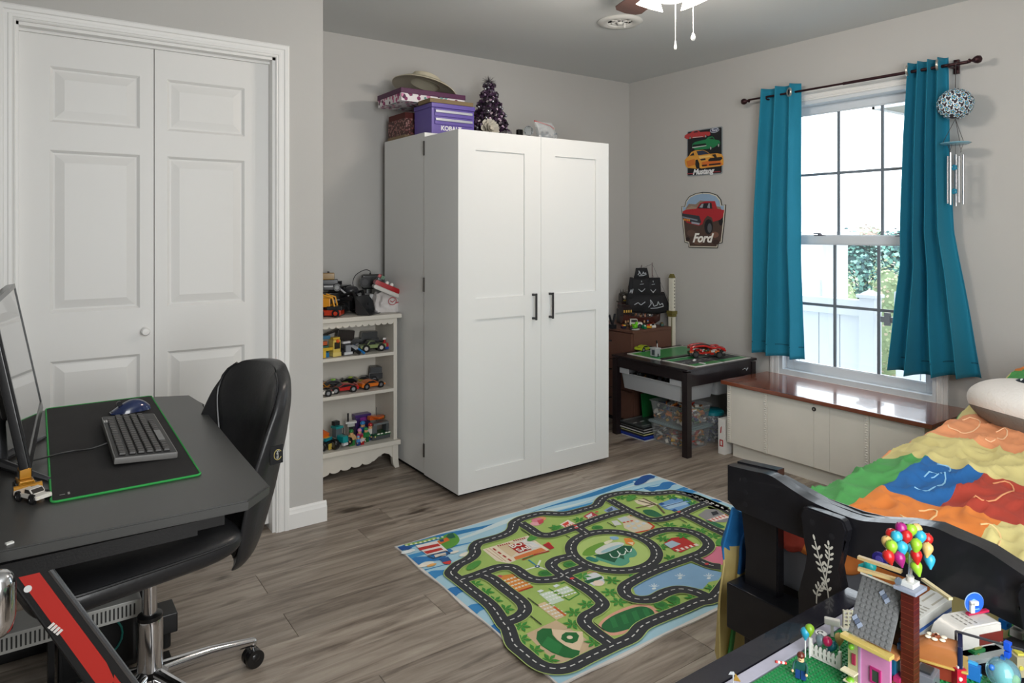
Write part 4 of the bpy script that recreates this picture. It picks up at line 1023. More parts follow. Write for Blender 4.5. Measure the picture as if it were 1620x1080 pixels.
# shopping bag
t = thing('plastic_bag', 'crumpled white plastic bag with a red ring logo under the boat', 'bag', (onx(610, 3.60), 3.60, SZ + .001))
def bagg(u_, v_):
    a = 2 * pi * u_; n_ = noise.noise(Vector((2.2 * cos(a), 2.2 * sin(a), v_ * 3))) * .016
    ct = abs(cos(a)) ** .5 * (1 if cos(a) > 0 else -1); st = abs(sin(a)) ** .5 * (1 if sin(a) > 0 else -1)
    k = 1 - .18 * v_ ** 3
    return (.073 * ct * k + n_, .058 * st * (1 - .75 * v_ ** 4) + n_, .108 * v_ + .012 * v_ * sin(a * 3) * .5)
b = B(); b.grid(bagg, 40, 16); b.build('bag_body', mat('plastic_white', 'c9c4c2', .35, trans=0, bump=.3, bscale=60), t)
b = B(M=FY(.012, -.064, .062)); b.line([(.024 * cos(a), .020 * sin(a)) for a in [2 * pi * i / 20 for i in range(20)]], .004, 'a84048', 1, closed=True); b.line([(-.014, .004), (0, -.006), (.016, .006)], .004, 'a84048', 1); b.line([(.02, -.012), (.04, -.006), (.05, .004)], .006, 'a84048', 1); b.build('ring_logo', PM, t, smooth=0)
# yellow and orange toy at the left edge
t = brickwork('toy_truck', 'orange and yellow chunky toy truck at the left end of the top board', 'toy truck', (onx(524, 3.545), 3.56, SZ + .001), radians(-35), [
    ('base', [('b', ((0, 0, .022), (.13, .085, .028)), 'b8361c'), ('b', ((.03, 0, .045), (.08, .07, .022)), '26272a')]),
    ('cab', [('b', ((-.02, 0, .075), (.055, .066, .05)), 'd08a1e'), ('b', ((.008, 0, .08), (.006, .05, .025)), '1b1b1d'), ('b', ((-.02, 0, .104), (.06, .03, .01)), 'e0b050')]),
    ('roll_bar', [('t', ([(.03, -.03, .055), (.02, -.03, .10), (-.03, -.03, .115)], .005), 'dd9a28'), ('t', ([(.03, .03, .055), (.02, .03, .10), (-.03, .03, .115)], .005), 'dd9a28')])])
wheelset(t, .13, .10, .02, .02, [.04, -.04], 'b8361c')
t = brickwork('toy_buggy', 'black toy car with a tan roof stacked behind the orange truck', 'toy car', (onx(519, 3.68), 3.675, SZ + .125), radians(-20), [
    ('body', [('b', ((0, 0, .022), (.13, .07, .03)), '1c1c1f'), ('b', ((.0, 0, .05), (.10, .062, .028)), '2a2b2f'), ('b', ((.0, -.037, .028), (.12, .004, .008)), 'a5a5a8')]),
    ('roof', [('b', ((-.01, 0, .082), (.085, .062, .036)), '8a6a2c'), ('c', ((.0, 0, .10), (.0, 0, .108), .006), '2a2420')])])
wheelset(t, .13, .08, .022, .02, [.045, -.045], '77777a')
t = thing('toy_case', 'black toy storage case under the tan roofed car', 'toy box', (onx(522, 3.68), 3.68, SZ))
b = B('19191b'); b.box(-.07, -.04, 0, .075, .045, .118, bev=.008); b.build('shell', PL, t)
b = B('8c8f94'); b.bx((.02, -.042, .07), (.05, .004, .02)); b.build('clasp', PL, t)

# --- second shelf (z .64)
S2 = .6405
t = brickwork('toy_digger', 'yellow toy digger with orange lamp at the left of the second shelf', 'toy digger', (onx(530, 3.53), 3.535, S2), radians(-80), [
    ('cab', [('b', ((0, 0, .055), (.05, .045, .07)), 'cdb45a'), ('b', ((.026, 0, .06), (.004, .032, .035)), '2a2418'), ('b', ((.0, 0, .096), (.04, .04, .012)), 'c9a63a')]),
    ('base', [('b', ((0, 0, .013), (.055, .05, .022)), 'd6c070'), ('b', ((.01, -.05, .045), (.02, .06, .016)), 'c9a42c'), ('b', ((.012, -.07, .022), (.016, .016, .04)), 'd2ad34')]),
    ('lamp', [('s', ((.024, .004, .082), .010), 'dd5a20')])])
t = brickwork('toy_bin', 'blue and green little toy at the far left of the second shelf', 'toy', (onx(513, 3.535), 3.535, S2), 0, [
    ('block', [('b', ((0, 0, .014), (.04, .04, .026)), '1f6a9c'), ('b', ((0, 0, .045), (.04, .035, .034)), '2a5a50'), ('b', ((-.004, 0, .075), (.03, .03, .02)), 'b5542a')]),
    ('lid', [('b', ((.006, 0, .105), (.045, .03, .018)), '3a6a88')])])
t = brickwork('toy_robot', 'black and white toy engine standing left of the green pickup', 'toy', (onx(548, 3.53), 3.535, S2), radians(-80), [
    ('engine', [('b', ((0, 0, .035), (.04, .038, .05)), '3a3b3f'), ('b', ((.022, 0, .035), (.006, .03, .04)), '8d9096'), ('b', ((.022, 0, .012), (.01, .05, .014)), 'c9cbce'), ('b', ((0, 0, .068), (.02, .045, .012)), 'c9c9cc'), ('b', ((-.01, 0, .078), (.02, .02, .012)), '1c1c1f')]),
    ('wheel_left', [('c', ((0, -.024, .02), (0, -.040, .02), .02), '18181a')]), ('wheel_right', [('c', ((0, .024, .02), (0, .040, .02), .02), '18181a')])])
for c_ in t.children:
    if c_.name.startswith('wheel_'): c_.name = 'wheel'
t = brickwork('toy_glider', 'bright blue and black toy wing hanging over the second shelf edge', 'toy', (onx(566, 3.50), 3.51, S2 + .004), radians(-60), [
    ('wing', [('b', ((0, .016, .022), (.085, .010, .010), 0, .45), '2a7cc4'), ('b', ((-.005, -.012, .020), (.075, .010, .010), 0, .45), '1d1e22')]),
    ('body', [('b', ((-.02, .0, .030), (.04, .022, .024), 0, .3), 'b8bcc0'), ('b', ((.0, .0, .020), (.05, .014, .008), 0, .45), '26282c')])])
toy_car('toy_pickup', 'sage green toy pickup truck on the second shelf', 'toy car', (onx(589, 3.57), 3.575, S2), radians(176), .145, .062, .058, 'pickup', '7f8f5e', hub='c2bdb8')
toy_car('toy_jeep', 'black toy off road car behind the green pickup', 'toy car', (onx(577, 3.67), 3.675, S2), radians(168), .15, .066, .095, 'jeep', '17181a')
t = brickwork('toy_ramp', 'dark brown toy ramp leaning at the back of the second shelf', 'toy', (onx(546, 3.68), 3.68, S2), 0, [
    ('ramp', [('b', ((0, 0, .085), (.10, .03, .055), 0, .12), '2a211e'), ('b', ((0, 0, .03), (.05, .02, .06)), '231d1b')]), ('arm', [('b', ((-.085, 0, .105), (.10, .012, .012), 0, -.25), '2f2a26')])])
t = brickwork('toy_racer', 'small red and blue toy racer at the right end of the second shelf', 'toy car', (onx(614, 3.56), 3.565, S2), radians(-30), [
    ('body', [('b', ((0, 0, .012), (.07, .034, .014)), '1d3c8c'), ('b', ((.0, 0, .028), (.06, .028, .020), 0, .2), 'b01820')]),
    ('driver', [('c', ((-.018, 0, .035), (-.018, 0, .056), .006), 'b01820'), ('b', ((-.018, 0, .062), (.016, .022, .010)), 'e4e4e4')])])
wheelset(t, .07, .045, .010, .01, [.022, -.022], '333333')
t = brickwork('toy_flag', 'tiny striped flag on a pole at the back of the second shelf', 'flag', (onx(604, 3.70), 3.70, S2), 0, [
    ('pole', [('c', ((.014, 0, 0), (.014, 0, .112), .0015), '333333'), ('c', ((.014, 0, 0), (.014, 0, .004), .012), '26262a')]),
    ('flag_cloth', [('b', ((0, 0, .100 - k * .005), (.028, .001, .0026)), 'c9b8b8' if k % 2 else 'a04a50') for k in range(5)] + [('b', ((.008, -.001, .097), (.012, .001, .010)), '3a3f5a')])])
toy_car('toy_coupe', 'dark blue toy sports car under the little flag', 'toy car', (onx(600, 3.66), 3.655, S2), radians(-15), .12, .055, .04, 'sport', '1a2138')
# --- third shelf (z .44): model cars
S3 = .4405
toy_car('toy_car', 'red toy sports car in the front row of the third shelf', 'toy car', (onx(543, 3.55), 3.555, S3), radians(174), .158, .070, .046, 'sport', 'b5201c', group='model cars on the third shelf')
toy_car('toy_car', 'orange toy sports car in the front row of the third shelf', 'toy car', (onx(587, 3.56), 3.565, S3), radians(8), .150, .070, .046, 'sport', 'd8701c', hub='6d6d70', group='model cars on the third shelf')
toy_car('toy_car', 'white toy car cut off by the closet wall corner', 'toy car', (onx(504, 3.53), 3.535, S3), radians(-8), .15, .068, .044, 'sport', 'd9d5ce', group='model cars on the third shelf')
def stripes(c):
    return lambda b, L, W, H, g: [b.bx((x * L, g + z * (H - g) + .001, s_ * W * .18), (.16 * L, .003, W * .07), c) for x, z, s_ in ((-.08, 1.0, 1), (-.08, 1.0, -1), (.36, .50, 1), (.36, .5, -1))]
toy_car('toy_car', 'black toy car with bright green stripes behind the red one', 'toy car', (onx(531, 3.65), 3.652, S3), radians(-20), .150, .070, .050, 'sport', '141518', deco=stripes('8cc832'), group='model cars on the third shelf')
toy_car('toy_car', 'dark toy car with lime nose between the red and orange cars', 'toy car', (onx(558, 3.66), 3.662, S3), radians(-35), .140, .066, .048, 'sport', '191b17', deco=stripes('a8c23a'), group='model cars on the third shelf')
toy_car('toy_car', 'yellow and black toy car behind the orange one', 'toy car', (onx(579, 3.655), 3.66, S3), radians(-25), .12, .062, .048, 'sport', 'b8983a', roof='1a1a18', group='model cars on the third shelf')
toy_car('toy_car', 'yellow toy car at the left of the third shelf behind the white one', 'toy car', (onx(513, 3.62), 3.625, S3), radians(-40), .12, .062, .048, 'sport', 'c9861e', group='model cars on the third shelf')
toy_car('toy_off_roader', 'black boxy toy off roader at the right of the third shelf', 'toy car', (onx(598, 3.685), 3.665, S3), radians(-22), .145, .075, .092, 'suv', '141416', glass='2b2f33', group='model cars on the third shelf').location.x += .015
# --- bottom board (z .155)
S4 = .1555
t = brickwork('toy_tractor', 'teal toy tractor with big black wheels on the bottom shelf', 'toy tractor', (onx(537, 3.53), 3.535, S4), radians(-75), [
    ('hood', [('b', ((.03, 0, .05), (.055, .034, .034)), '0f8f92'), ('b', ((.05, 0, .026), (.02, .03, .014)), 'c9c9cc')]),
    ('cab', [('b', ((-.018, 0, .075), (.04, .040, .05)), '5a666c'), ('b', ((-.018, 0, .104), (.05, .046, .012)), '178a8c'), ('b', ((-.03, 0, .122), (.03, .034, .022)), '23262a')]),
    ('exhaust', [('c', ((.012, .018, .06), (.012, .018, .10), .0025), '2a2a2c')])])
wheelset(t, .1, .10, .028, .026, [.02, -.035], '4a4c50')
t = brickwork('toy_buggy', 'orange and teal toy buggy with antenna at the left of the bottom shelf', 'toy car', (onx(512, 3.55), 3.555, S4), radians(-60), [
    ('body', [('b', ((0, 0, .030), (.09, .05, .025)), '1c2a30'), ('b', ((.01, 0, .055), (.05, .04, .018)), 'c9b23a'), ('b', ((-.005, 0, .078), (.055, .045, .022), 0, .3), 'd8641e'), ('b', ((.03, 0, .055), (.02, .05, .016)), '1f7f8c')]),
    ('antenna', [('c', ((-.03, .015, .06), (-.03, .015, .165), .002), '26262a')]), ('grille', [('b', ((.048, 0, .018), (.006, .03, .03)), 'c9b050')])])
wheelset(t, .09, .085, .024, .022, [.03, -.03], '6a6a6c')
t = brickwork('toy_ship', 'grey green brick built toy base with white windows on the bottom shelf', 'toy', (onx(602, 3.56), 3.57, S4), radians(4), [
    ('base', [('b', ((0, 0, .014), (.135, .085, .022)), '4a4e50'), ('b', ((0, -.01, .030), (.12, .08, .010)), '17502c')] + [('c', ((x, -.048, .024), (x, -.053, .024), .004), 'd6d08a') for x in (-.055, .055)]),
    ('tower', [('b', ((-.042, 0, .055), (.025, .05, .045)), '5c6163'), ('b', ((.042, 0, .058), (.03, .05, .05)), '4d5254'), ('b', ((0, .0, .082), (.10, .05, .012)), '6a6f70'), ('b', ((.048, -.026, .062), (.012, .004, .03)), '6a3030')]),
    ('window_row', [('b', ((x, -.051, .036), (.014, .004, .006)), 'e6e8dc') for x in (-.035, -.015, .012, .030)]),
    ('pole', [('c', ((-.01, .02, .085), (-.01, .02, .165), .0012), '4a4a4a')])])
t = brickwork('toy_plane', 'orange toy plane resting on the brick built base', 'toy plane', (onx(595, 3.60), 3.60, S4 + .090), radians(10), [
    ('fuselage', [('b', ((0, 0, .016), (.10, .028, .022), 0, .1), 'c2541c'), ('b', ((.045, 0, .012), (.03, .03, .016)), '2c4a2c')]),
    ('wing', [('b', ((-.01, -.02, .026), (.05, .07, .008), .3, .1), 'd8621f'), ('b', ((.07, 0, .018), (.05, .03, .006)), '1f4a28')])])
for i, (u, y, tor, leg, hair, lb, sc_) in enumerate((
        (556, 3.52, 'c9a070', '2f7a3c', '1f7a3a', 'toy figure with a green cap left of the pink one', 1.5),
        (569, 3.53, 'a83a64', '7a1f2c', 'd88ab8', 'toy figure with pink hair in the middle of the bottom shelf', 1.4),
        (579, 3.535, '1f7a40', '1a5a30', '2a8a48', 'all green toy figure right of the pink haired one', 1.4),
        (567, 3.50, '4a86c4', '22407a', '7ab0dc', 'small blue toy figure at the shelf edge', .9),
        (573, 3.502, 'c9c4c4', 'a81c24', 'a8202a', 'small red and white toy figure at the shelf edge', .9),
        (586, 3.56, 'd8d4cc', '2a4a8c', 'b0242a', 'toy figure in white with red hat left of the grey base', 1.6),
        (574, 3.60, '2a6ab0', '1f4a8c', '2f86c9', 'blue haired toy figure behind the pink one', 1.7))):
    minifig(lb, (at_y(u, 690, y).x, y, S4), radians(-80), tor, leg, hair, s=sc_ * 1.45, group='toy figures on the bottom shelf')
t = brickwork('toy_boat', 'white toy boat carried above the green capped figure', 'toy boat', (onx(556, 3.60), 3.61, S4), radians(-10), [
    ('hull', [('b', ((0, 0, .100), (.06, .03, .010)), 'd8d8d6'), ('b', ((0, 0, .086), (.04, .022, .018)), 'b9bcb8')]), ('stand', [('b', ((0, 0, .04), (.02, .02, .08)), '1e2a22')]), ('mast', [('c', ((-.015, 0, .10), (-.015, 0, .15), .005), '17181a')])])
t = brickwork('toy_castle', 'purple toy stage at the back of the bottom shelf', 'toy', (onx(572, 3.69), 3.69, S4), 0, [
    ('stage', [('b', ((0, 0, .05), (.09, .05, .10)), '3f2a66'), ('b', ((0, 0, .108), (.095, .05, .016)), '4d3478'), ('b', ((0, -.026, .09), (.04, .005, .02)), '8a3a94')])])
# ================================================================= RUG
RXa, RXb, RYa, RYb = 1.243, 2.742, 1.530, 2.602
t = thing('play_rug', 'colourful play rug printed with a town map of black roads', 'rug', (0, 0, 0))
def wav(x, y): return .0015 * sin(x * 9) * sin(y * 7 + 1)
def rug_edge():
    P = []; n = 24
    for i in range(n): x = RXa + (RXb - RXa) * i / n; P.append((x, RYa + .004 * sin(i * 1.1)))
    for i in range(n): y = RYa + (RYb - RYa) * i / n; P.append((RXb + .003 * sin(i), y))
    for i in range(n): x = RXb - (RXb - RXa) * i / n; P.append((x, RYb + .003 * sin(i * 1.3)))
    for i in range(n): y = RYb - (RYb - RYa) * i / n; P.append((RXa + .004 * sin(i * .9), y))
    return P
B('d9d4d0').prism(rug_edge(), .0005, .0055).build('pile_base', FAB, t, smooth=0)
def rp(u, v): p = at_z(u, v, .0055); return (min(max(p.x, RXa + .006), RXb - .006), min(max(p.y, RYa + .008), RYb - .006))
RP = lambda L_: [rp(*p) for p in L_]
E_ = lambda L_: [(620 + x / 3.175, 740 + y / 3.175) for x, y in L_]      # photo coordinates noted at several magnifications
A_ = lambda L_: [(620 + x / 5.4, 740 + y / 5.4) for x, y in L_]
C_ = lambda L_: [(860 + x / 3.176, 740 + y / 3.176) for x, y in L_]
B_ = lambda L_: [(780 + x / 6, 900 + y / 6) for x, y in L_]
D_ = lambda L_: [(880 + x / 5.4, 660 + y / 5.4) for x, y in L_]
F_ = lambda L_: [(740 + x / 11.57, 830 + y / 11.57) for x, y in L_]
G_ = lambda L_: [(880 + x / 9, 820 + y / 9) for x, y in L_]
b = B(M=T(0, 0, .0058))
sea = [(RXa + .008, RYa + .010), (RXb - .008, RYa + .010), (RXb - .008, RYb - .008), (RXa + .008, RYb - .008)]
b.poly(sea, 'a9cfe0', 0)
# waves
def band(y0, amp, w_, ph, c, k, x0=RXa + .008, x1=RXb - .008, vertical=False):
    n = 40; up = []; dn = []
    for i in range(n + 1):
        s_ = i / n; v_ = y0 + amp * sin(s_ * 15 + ph); h = w_ * (.6 + .5 * sin(s_ * 9 + ph * 2))
        if vertical:
            y = RYa + .01 + (RYb - RYa - .018) * s_; up.append((min(max(v_ + h, RXa + .008), RXb - .008), y)); dn.append((min(max(v_, RXa + .008), RXb - .008), y))
        else:
            x = x0 + (x1 - x0) * s_; up.append((x, min(v_ + h, RYb - .008))); dn.append((x, min(v_, RYb - .009)))
    b.poly(up + dn[::-1], c, k)
band(2.545, .010, .040, .4, '2f7fb8', 1); band(2.51, .012, .035, 2.2, 'cfe0e4', 2); band(2.455, .012, .036, 1.2, '3d8fc6', 1); band(2.395, .012, .035, .2, 'bcd9e4', 2); band(2.34, .01, .04, 2, '2f7fb8', 1); 
for i, (x, w_) in enumerate(((1.262, .03), (2.69, .03))): pass
for (y0, h, c) in ((2.40, .055, '2f78b8'), (2.27, .05, '3b8ac4'), (2.12, .05, '2f78b8'), (1.98, .05, '3b8ac4'), (1.84, .045, '2f78b8'), (1.70, .045, '3b8ac4')):
    for x0, x1 in ((RXa + .008, 1.42), (2.55, RXb - .008)):
        n = 10; b.poly([(x0 + (x1 - x0) * i / n, y0 + .012 * sin(i * .9)) for i in range(n + 1)] + [(x1 - (x1 - x0) * i / n, y0 + h + .012 * sin((n - i) * .9 + .8)) for i in range(n + 1)], c, 3)
LOOP = A_([(505, 915), (520, 880), (570, 835), (640, 800), (690, 765), (712, 730), (705, 695), (740, 650), (840, 620), (940, 590), (1010, 555), (1035, 520), (1045, 480), (1100, 445), (1200, 415)]) + \
    C_([(0, 234), (110, 236), (200, 215), (265, 195), (285, 170), (310, 150), (370, 135), (440, 128), (520, 135), (590, 132), (660, 127), (740, 145), (820, 180), (900, 205)])
loopW = [rp(*p) for p in LOOP] + [(2.68, 2.10), (2.66, 1.98), (2.60, 1.86), (2.50, 1.80), (2.38, 1.76)] 
LOW = C_([(860, 655), (780, 680), (700, 715), (600, 755), (500, 800)]) + B_([(1320, 660), (1150, 740), (900, 860), (740, 940), (620, 965), (500, 950), (400, 900), (280, 820), (200, 730), (165, 640), (140, 570), (100, 530)]) + E_([(500, 700), (400, 620), (330, 565)])
loopW = [rp(*p) for p in LOOP] + [(2.672, 2.26), (2.66, 2.08), (2.60, 1.90), (2.48, 1.83), (2.33, 1.745), (2.18, 1.655)] + [rp(*p) for p in LOW]
LS = [tuple(p) for p in smoothpts([Vector(p) for p in loopW], 4, closed=True)]
b.poly(LS, 'a3be66', 4)
q = random.Random(5)
# parks, pads and ponds
b.poly(RP(C_([(450, 605), (480, 570), (560, 535), (650, 510), (740, 480), (800, 500), (870, 520), (905, 530), (880, 565), (830, 575), (800, 610), (700, 605), (620, 610), (560, 640), (500, 652), (460, 635)])), '86aed2', 5)
for (x, y) in ((555, 600), (685, 548), (830, 548)):
    for k in range(-2, 3): b.line(RP(C_([(x, y), (x + k * 13, y - 18 + abs(k) * 6)])), .004, 'd8e6ee', 6)
    b.ell(*rp(*C_([(x, y + 8)])[0]), .010, .006, 'e4ecee', 6, n=8)
b.poly(RP(C_([(150 - 150 + 790, 455), (840, 400), (900, 395), (940, 420), (960, 460), (900, 490), (840, 480)])), 'd87a94', 5)
b.poly(RP(B_([(310, 620), (600, 490), (860, 650), (990, 765), (680, 925), (620, 900), (450, 760)])), 'cdb392', 5)
b.poly(RP(B_([(555, 575), (850, 600), (860, 680), (820, 785), (730, 760), (640, 700), (580, 640)])), 'e6cfb0', 6)
b.poly(RP(B_([(470, 568), (555, 570), (565, 630), (610, 680), (680, 730), (750, 765), (825, 782), (815, 830), (770, 855), (680, 845), (560, 800), (460, 735), (410, 670), (420, 600)])), '226b36', 7)
b.poly(RP(B_([(520, 645), (590, 690), (660, 735), (620, 815), (540, 780), (460, 730)])), '2c7f42', 8)
b.poly(RP(B_([(690, 605), (790, 607), (818, 640), (800, 690), (755, 712), (690, 700), (645, 670), (655, 630)])), '226b36', 7); b.ell(*rp(*B_([(728, 655)])[0]), .010, .010, 'e8d6bc', 8, n=10)
def oval(pts, c, k): b.poly([tuple(p) for p in smoothpts([Vector(x) for x in RP(pts)], 4, closed=True)], c, k)
oval(C_([(275, 790), (330, 740), (420, 700), (490, 685), (550, 700), (580, 740), (540, 790), (440, 825), (350, 845), (290, 830)]), 'e0a58e', 5)
oval(C_([(293, 790), (340, 750), (420, 715), (490, 698), (540, 712), (558, 742), (525, 778), (430, 812), (350, 830), (305, 818)]), '22683a', 6)
for k in range(4): x0 = 330 + k * 55; b.poly(RP(C_([(x0, 760 - k * 16), (x0 + 25, 750 - k * 16), (x0 + 45, 800 - k * 18), (x0 + 20, 808 - k * 18)])), '2e7c44', 7)
# roundabout island
b.ell(*rp(970.5, 872), .150, .150, 'b4cc78', 5, n=40)
oval(G_([(560, 560), (640, 520), (780, 500), (1000, 400), (1090, 420), (1150, 500), (1120, 550), (1040, 570), (1040, 630), (950, 680), (820, 670), (700, 630), (600, 600)]), '58a088', 6)
b.poly(RP(G_([(520, 530), (700, 500), (960, 390), (1080, 400), (1080, 480), (960, 530), (970, 590), (880, 560), (830, 635), (680, 590)])), '1d5a40', 7)
oval(G_([(370, 520), (430, 440), (600, 360), (700, 350), (620, 430), (540, 520), (440, 540)]), '6fa03c', 7)
oval(G_([(550, 480), (620, 420), (760, 360), (900, 345), (970, 370), (900, 420), (760, 480), (620, 520)]), 'd9dcd6', 8); oval(G_([(630, 490), (740, 430), (880, 385), (950, 385), (840, 440), (720, 490)]), '9cc4cc', 9)
oval(G_([(680, 350), (780, 310), (800, 330), (720, 375)]), 'e8e6c8', 9); oval(G_([(760, 270), (860, 265), (890, 300), (800, 310)]), '8ab4d4', 8); b.poly(RP(G_([(960, 290), (1060, 285), (1120, 360), (1090, 395), (990, 370)])), 'e58c3a', 8); b.poly(RP(G_([(1010, 350), (1100, 345), (1090, 390)])), 'f0d8b8', 9)
for k in (0, 1, 2): b.line([tuple(p) for p in smoothpts([Vector(x) for x in RP(G_([(760 + 110 * k, 510 - 40 * k), (800 + 110 * k, 560 - 40 * k), (880 + 90 * k, 560 - 40 * k), (910 + 80 * k, 500 - 30 * k)]))], 4)], .005, 'dfe9e0', 9)
oval(G_([(420, 570), (480, 550), (600, 600), (560, 630), (450, 600)]), '2d7f70', 8)
# buildings
b.poly(RP(F_([(270, 460), (500, 390), (1100, 205), (1490, 470), (1330, 520), (900, 650), (760, 715), (520, 670)])), 'e9dcc4', 6)
b.poly(RP(F_([(540, 410), (1090, 225), (1370, 420), (830, 605)])), 'dfd4c0', 7)
b.poly(RP(F_([(540, 410), (830, 320), (920, 500), (800, 600)])), 'd9c4a0', 8)
b.poly(RP(F_([(1070, 260), (1340, 400), (1180, 465), (960, 325)])), 'dfe0e0', 8)
b.poly(RP(F_([(735, 395), (975, 322), (1170, 460), (935, 535)])), 'b32420', 9)
b.poly(RP(F_([(840, 605), (1340, 430), (1440, 480), (880, 655)])), 'd87c44', 8)
b.line(RP(F_([(465, 445), (795, 675)])), .008, 'b23a34', 9, dash=(.022, .014)); b.line(RP(F_([(545, 400), (785, 345)])), .012, 'a33a38', 9, dash=(.006, .004)); b.line(RP(F_([(835, 305), (1075, 248)])), .012, 'a33a38', 9, dash=(.006, .004))
for k in (0, 1): b.line(RP(F_([(330 + k * 60, 455 - k * 22), (640 + k * 60, 675 + 5 * k)])), .003, 'c49a80', 7)
b.line(RP(F_([(1000, 655), (1230, 560), (1490, 490)])), .010, 'a8402a', 9); b.line(RP(F_([(1010, 640), (1200, 570)])), .008, '3c7a34', 10)
b.poly(RP(F_([(1370, 380), (1480, 330), (1590, 435), (1510, 465)])), 'b3242a', 8); b.poly(RP(F_([(1430, 340), (1480, 320), (1540, 360), (1480, 360)])), 'e58a3a', 7)
b.line(RP(F_([(1110, 650), (1240, 745)])), .007, '3a86a0', 8); b.ell(*rp(*F_([(1275, 772)])[0]), .010, .010, '1d4a84', 8, n=12); b.ell(*rp(*F_([(1275, 772)])[0]), .004, .004, 'ffffff', 9, n=8)
for p_ in ((1330, 660), (1060, 835), (1440, 830)): b.line(RP(F_([(1275, 772), p_])), .008, 'e6ecdc', 7)
b.poly(RP(A_([(890, 930), (1070, 905), (1205, 1020), (1050, 1075)])), 'd98a3c', 6)
for r in range(4):
    for k in range(5): x0, y0 = 950 + k * 28 + r * 32, 965 - k * 9 + r * 22; b.poly(RP(A_([(x0, y0), (x0 + 20, y0 - 7), (x0 + 32, y0 + 2), (x0 + 12, y0 + 9)])), 'e4dcc8', 7)
b.line(RP(A_([(1050, 1072), (1205, 1020)])), .008, 'b2341c', 7); b.ell(*rp(*A_([(920, 932)])[0]), .012, .010, 'c95a64', 7, n=9)
b.poly(RP(B_([(435, 240), (540, 215), (680, 300), (560, 345)])), 'cfe0cc', 6); b.poly(RP(B_([(590, 205), (700, 165), (770, 210), (660, 250)])), 'cfe0cc', 6)
b.poly(RP(B_([(415, 345), (490, 315), (690, 450), (600, 490)])), 'dcc49c', 6)
for (ox, oy, r, k, c) in ((460, 250, 3, 5, 'f0f4f2'), (605, 208, 3, 4, 'f0f4f2'), (440, 360, 5, 4, 'ece8e4')):
    for i in range(r):
        for j in range(k): x0, y0 = ox + j * 28 + i * 36, oy - j * 9 + i * 24; b.poly(RP(B_([(x0, y0), (x0 + 20, y0 - 6), (x0 + 32, y0 + 3), (x0 + 12, y0 + 10)])), c, 7)
b.line(RP(B_([(640, 150), (700, 120), (820, 240), (720, 300), (530, 190)])), .005, '3d8a34', 6); b.line(RP(B_([(575, 362), (690, 450)])), .009, 'c8602c', 7)
for (x, y) in ((600, 162), (450, 212)): b.poly(RP(B_([(x - 35, y + 5), (x + 5, y - 12), (x + 35, y), (x - 5, y + 20)])), 'dfe8e8', 7)
b.poly(RP(B_([(860, 70), (970, 35), (1050, 80), (1060, 140), (960, 165), (880, 120)])), 'd8dce0', 6); b.poly(RP(B_([(860, 120), (1030, 75), (1040, 95), (890, 150)])), '1f5c3c', 7); b.ell(*rp(*B_([(1000, 140)])[0]), .022, .02, 'ecd8c8', 7, n=12); b.line(RP(B_([(860, 60), (920, 30), (1050, 45)])), .006, 'd8a080', 6)
b.poly(RP(D_([(560, 870), (620, 840), (700, 850), (830, 930), (820, 960), (680, 1000), (580, 950)])), 'd8ccb0', 6); b.line(RP(D_([(630, 845), (710, 850), (835, 935), (810, 965), (660, 995)])), .010, 'c4401c', 7)
for i in range(3):
    for j in range(2): x0, y0 = 590 + i * 38 + j * 55, 940 - i * 20 + j * 18 - 8; b.poly(RP(D_([(x0, y0), (x0 + 28, y0 - 10), (x0 + 50, y0 + 2), (x0 + 22, y0 + 14)])), 'c9d2d4', 7)
b.poly(RP(D_([(520, 870), (590, 850), (640, 880), (560, 900)])), 'c4ccd0', 6); b.line(RP(D_([(570, 905), (670, 885)])), .010, 'c84838', 8, dash=(.012, .008)); b.poly(RP(D_([(470, 890), (520, 885), (560, 920), (500, 930)])), 'd2d4d2', 6)
# windmill house, blue palace, castle
b.poly(RP(D_([(665, 715), (760, 700), (870, 745), (800, 775), (690, 740)])), 'e4d8bc', 6)
for p_ in (((740, 695), (850, 750)), ((680, 780), (850, 745)), ((860, 750), (925, 825)), ((850, 755), (700, 715))): b.line(RP(D_(list(p_))), .010, '6b5a44', 8)
oval(D_([(740, 800), (820, 795), (910, 845), (880, 860), (780, 840)]), '2c6a48', 7)
b.poly(RP(D_([(870, 745), (1000, 695), (1140, 700), (1175, 755), (1040, 805), (930, 790)])), '6f9ccc', 6); b.poly(RP(D_([(910, 760), (1100, 715), (1130, 745), (960, 790)])), 'a9c8e0', 7)
for p_ in ((1010, 700), (900, 745), (1150, 745), (1010, 800)): x, y = p_; b.poly(RP(D_([(x - 25, y), (x, y - 14), (x + 28, y), (x, y + 12)])), '1f4f94', 8)
b.line(RP(D_([(900, 775), (1120, 715)])), .006, '1f3c74', 8)
b.poly(RP(D_([(1210, 840), (1280, 790), (1400, 790), (1500, 865), (1450, 900), (1310, 900)])), '8c8a8c', 6); b.poly(RP(D_([(1290, 880), (1440, 830), (1480, 860), (1330, 900)])), 'ecdcd4', 7); b.poly(RP(D_([(1320, 815), (1370, 805), (1390, 830), (1340, 845)])), '2a2c34', 8)
for k in range(6): b.line(RP(D_([(1300 + k * 28, 880 - k * 9), (1330 + k * 28, 895 - k * 9)])), .008, 'bf3a30', 8)
oval(D_([(1270, 890), (1340, 895), (1440, 940), (1380, 950), (1290, 920)]), '2c6f4a', 7)
b.poly(RP(D_([(1430, 960), (1540, 915), (1560, 930), (1480, 980)])), 'e0cdb8', 6)
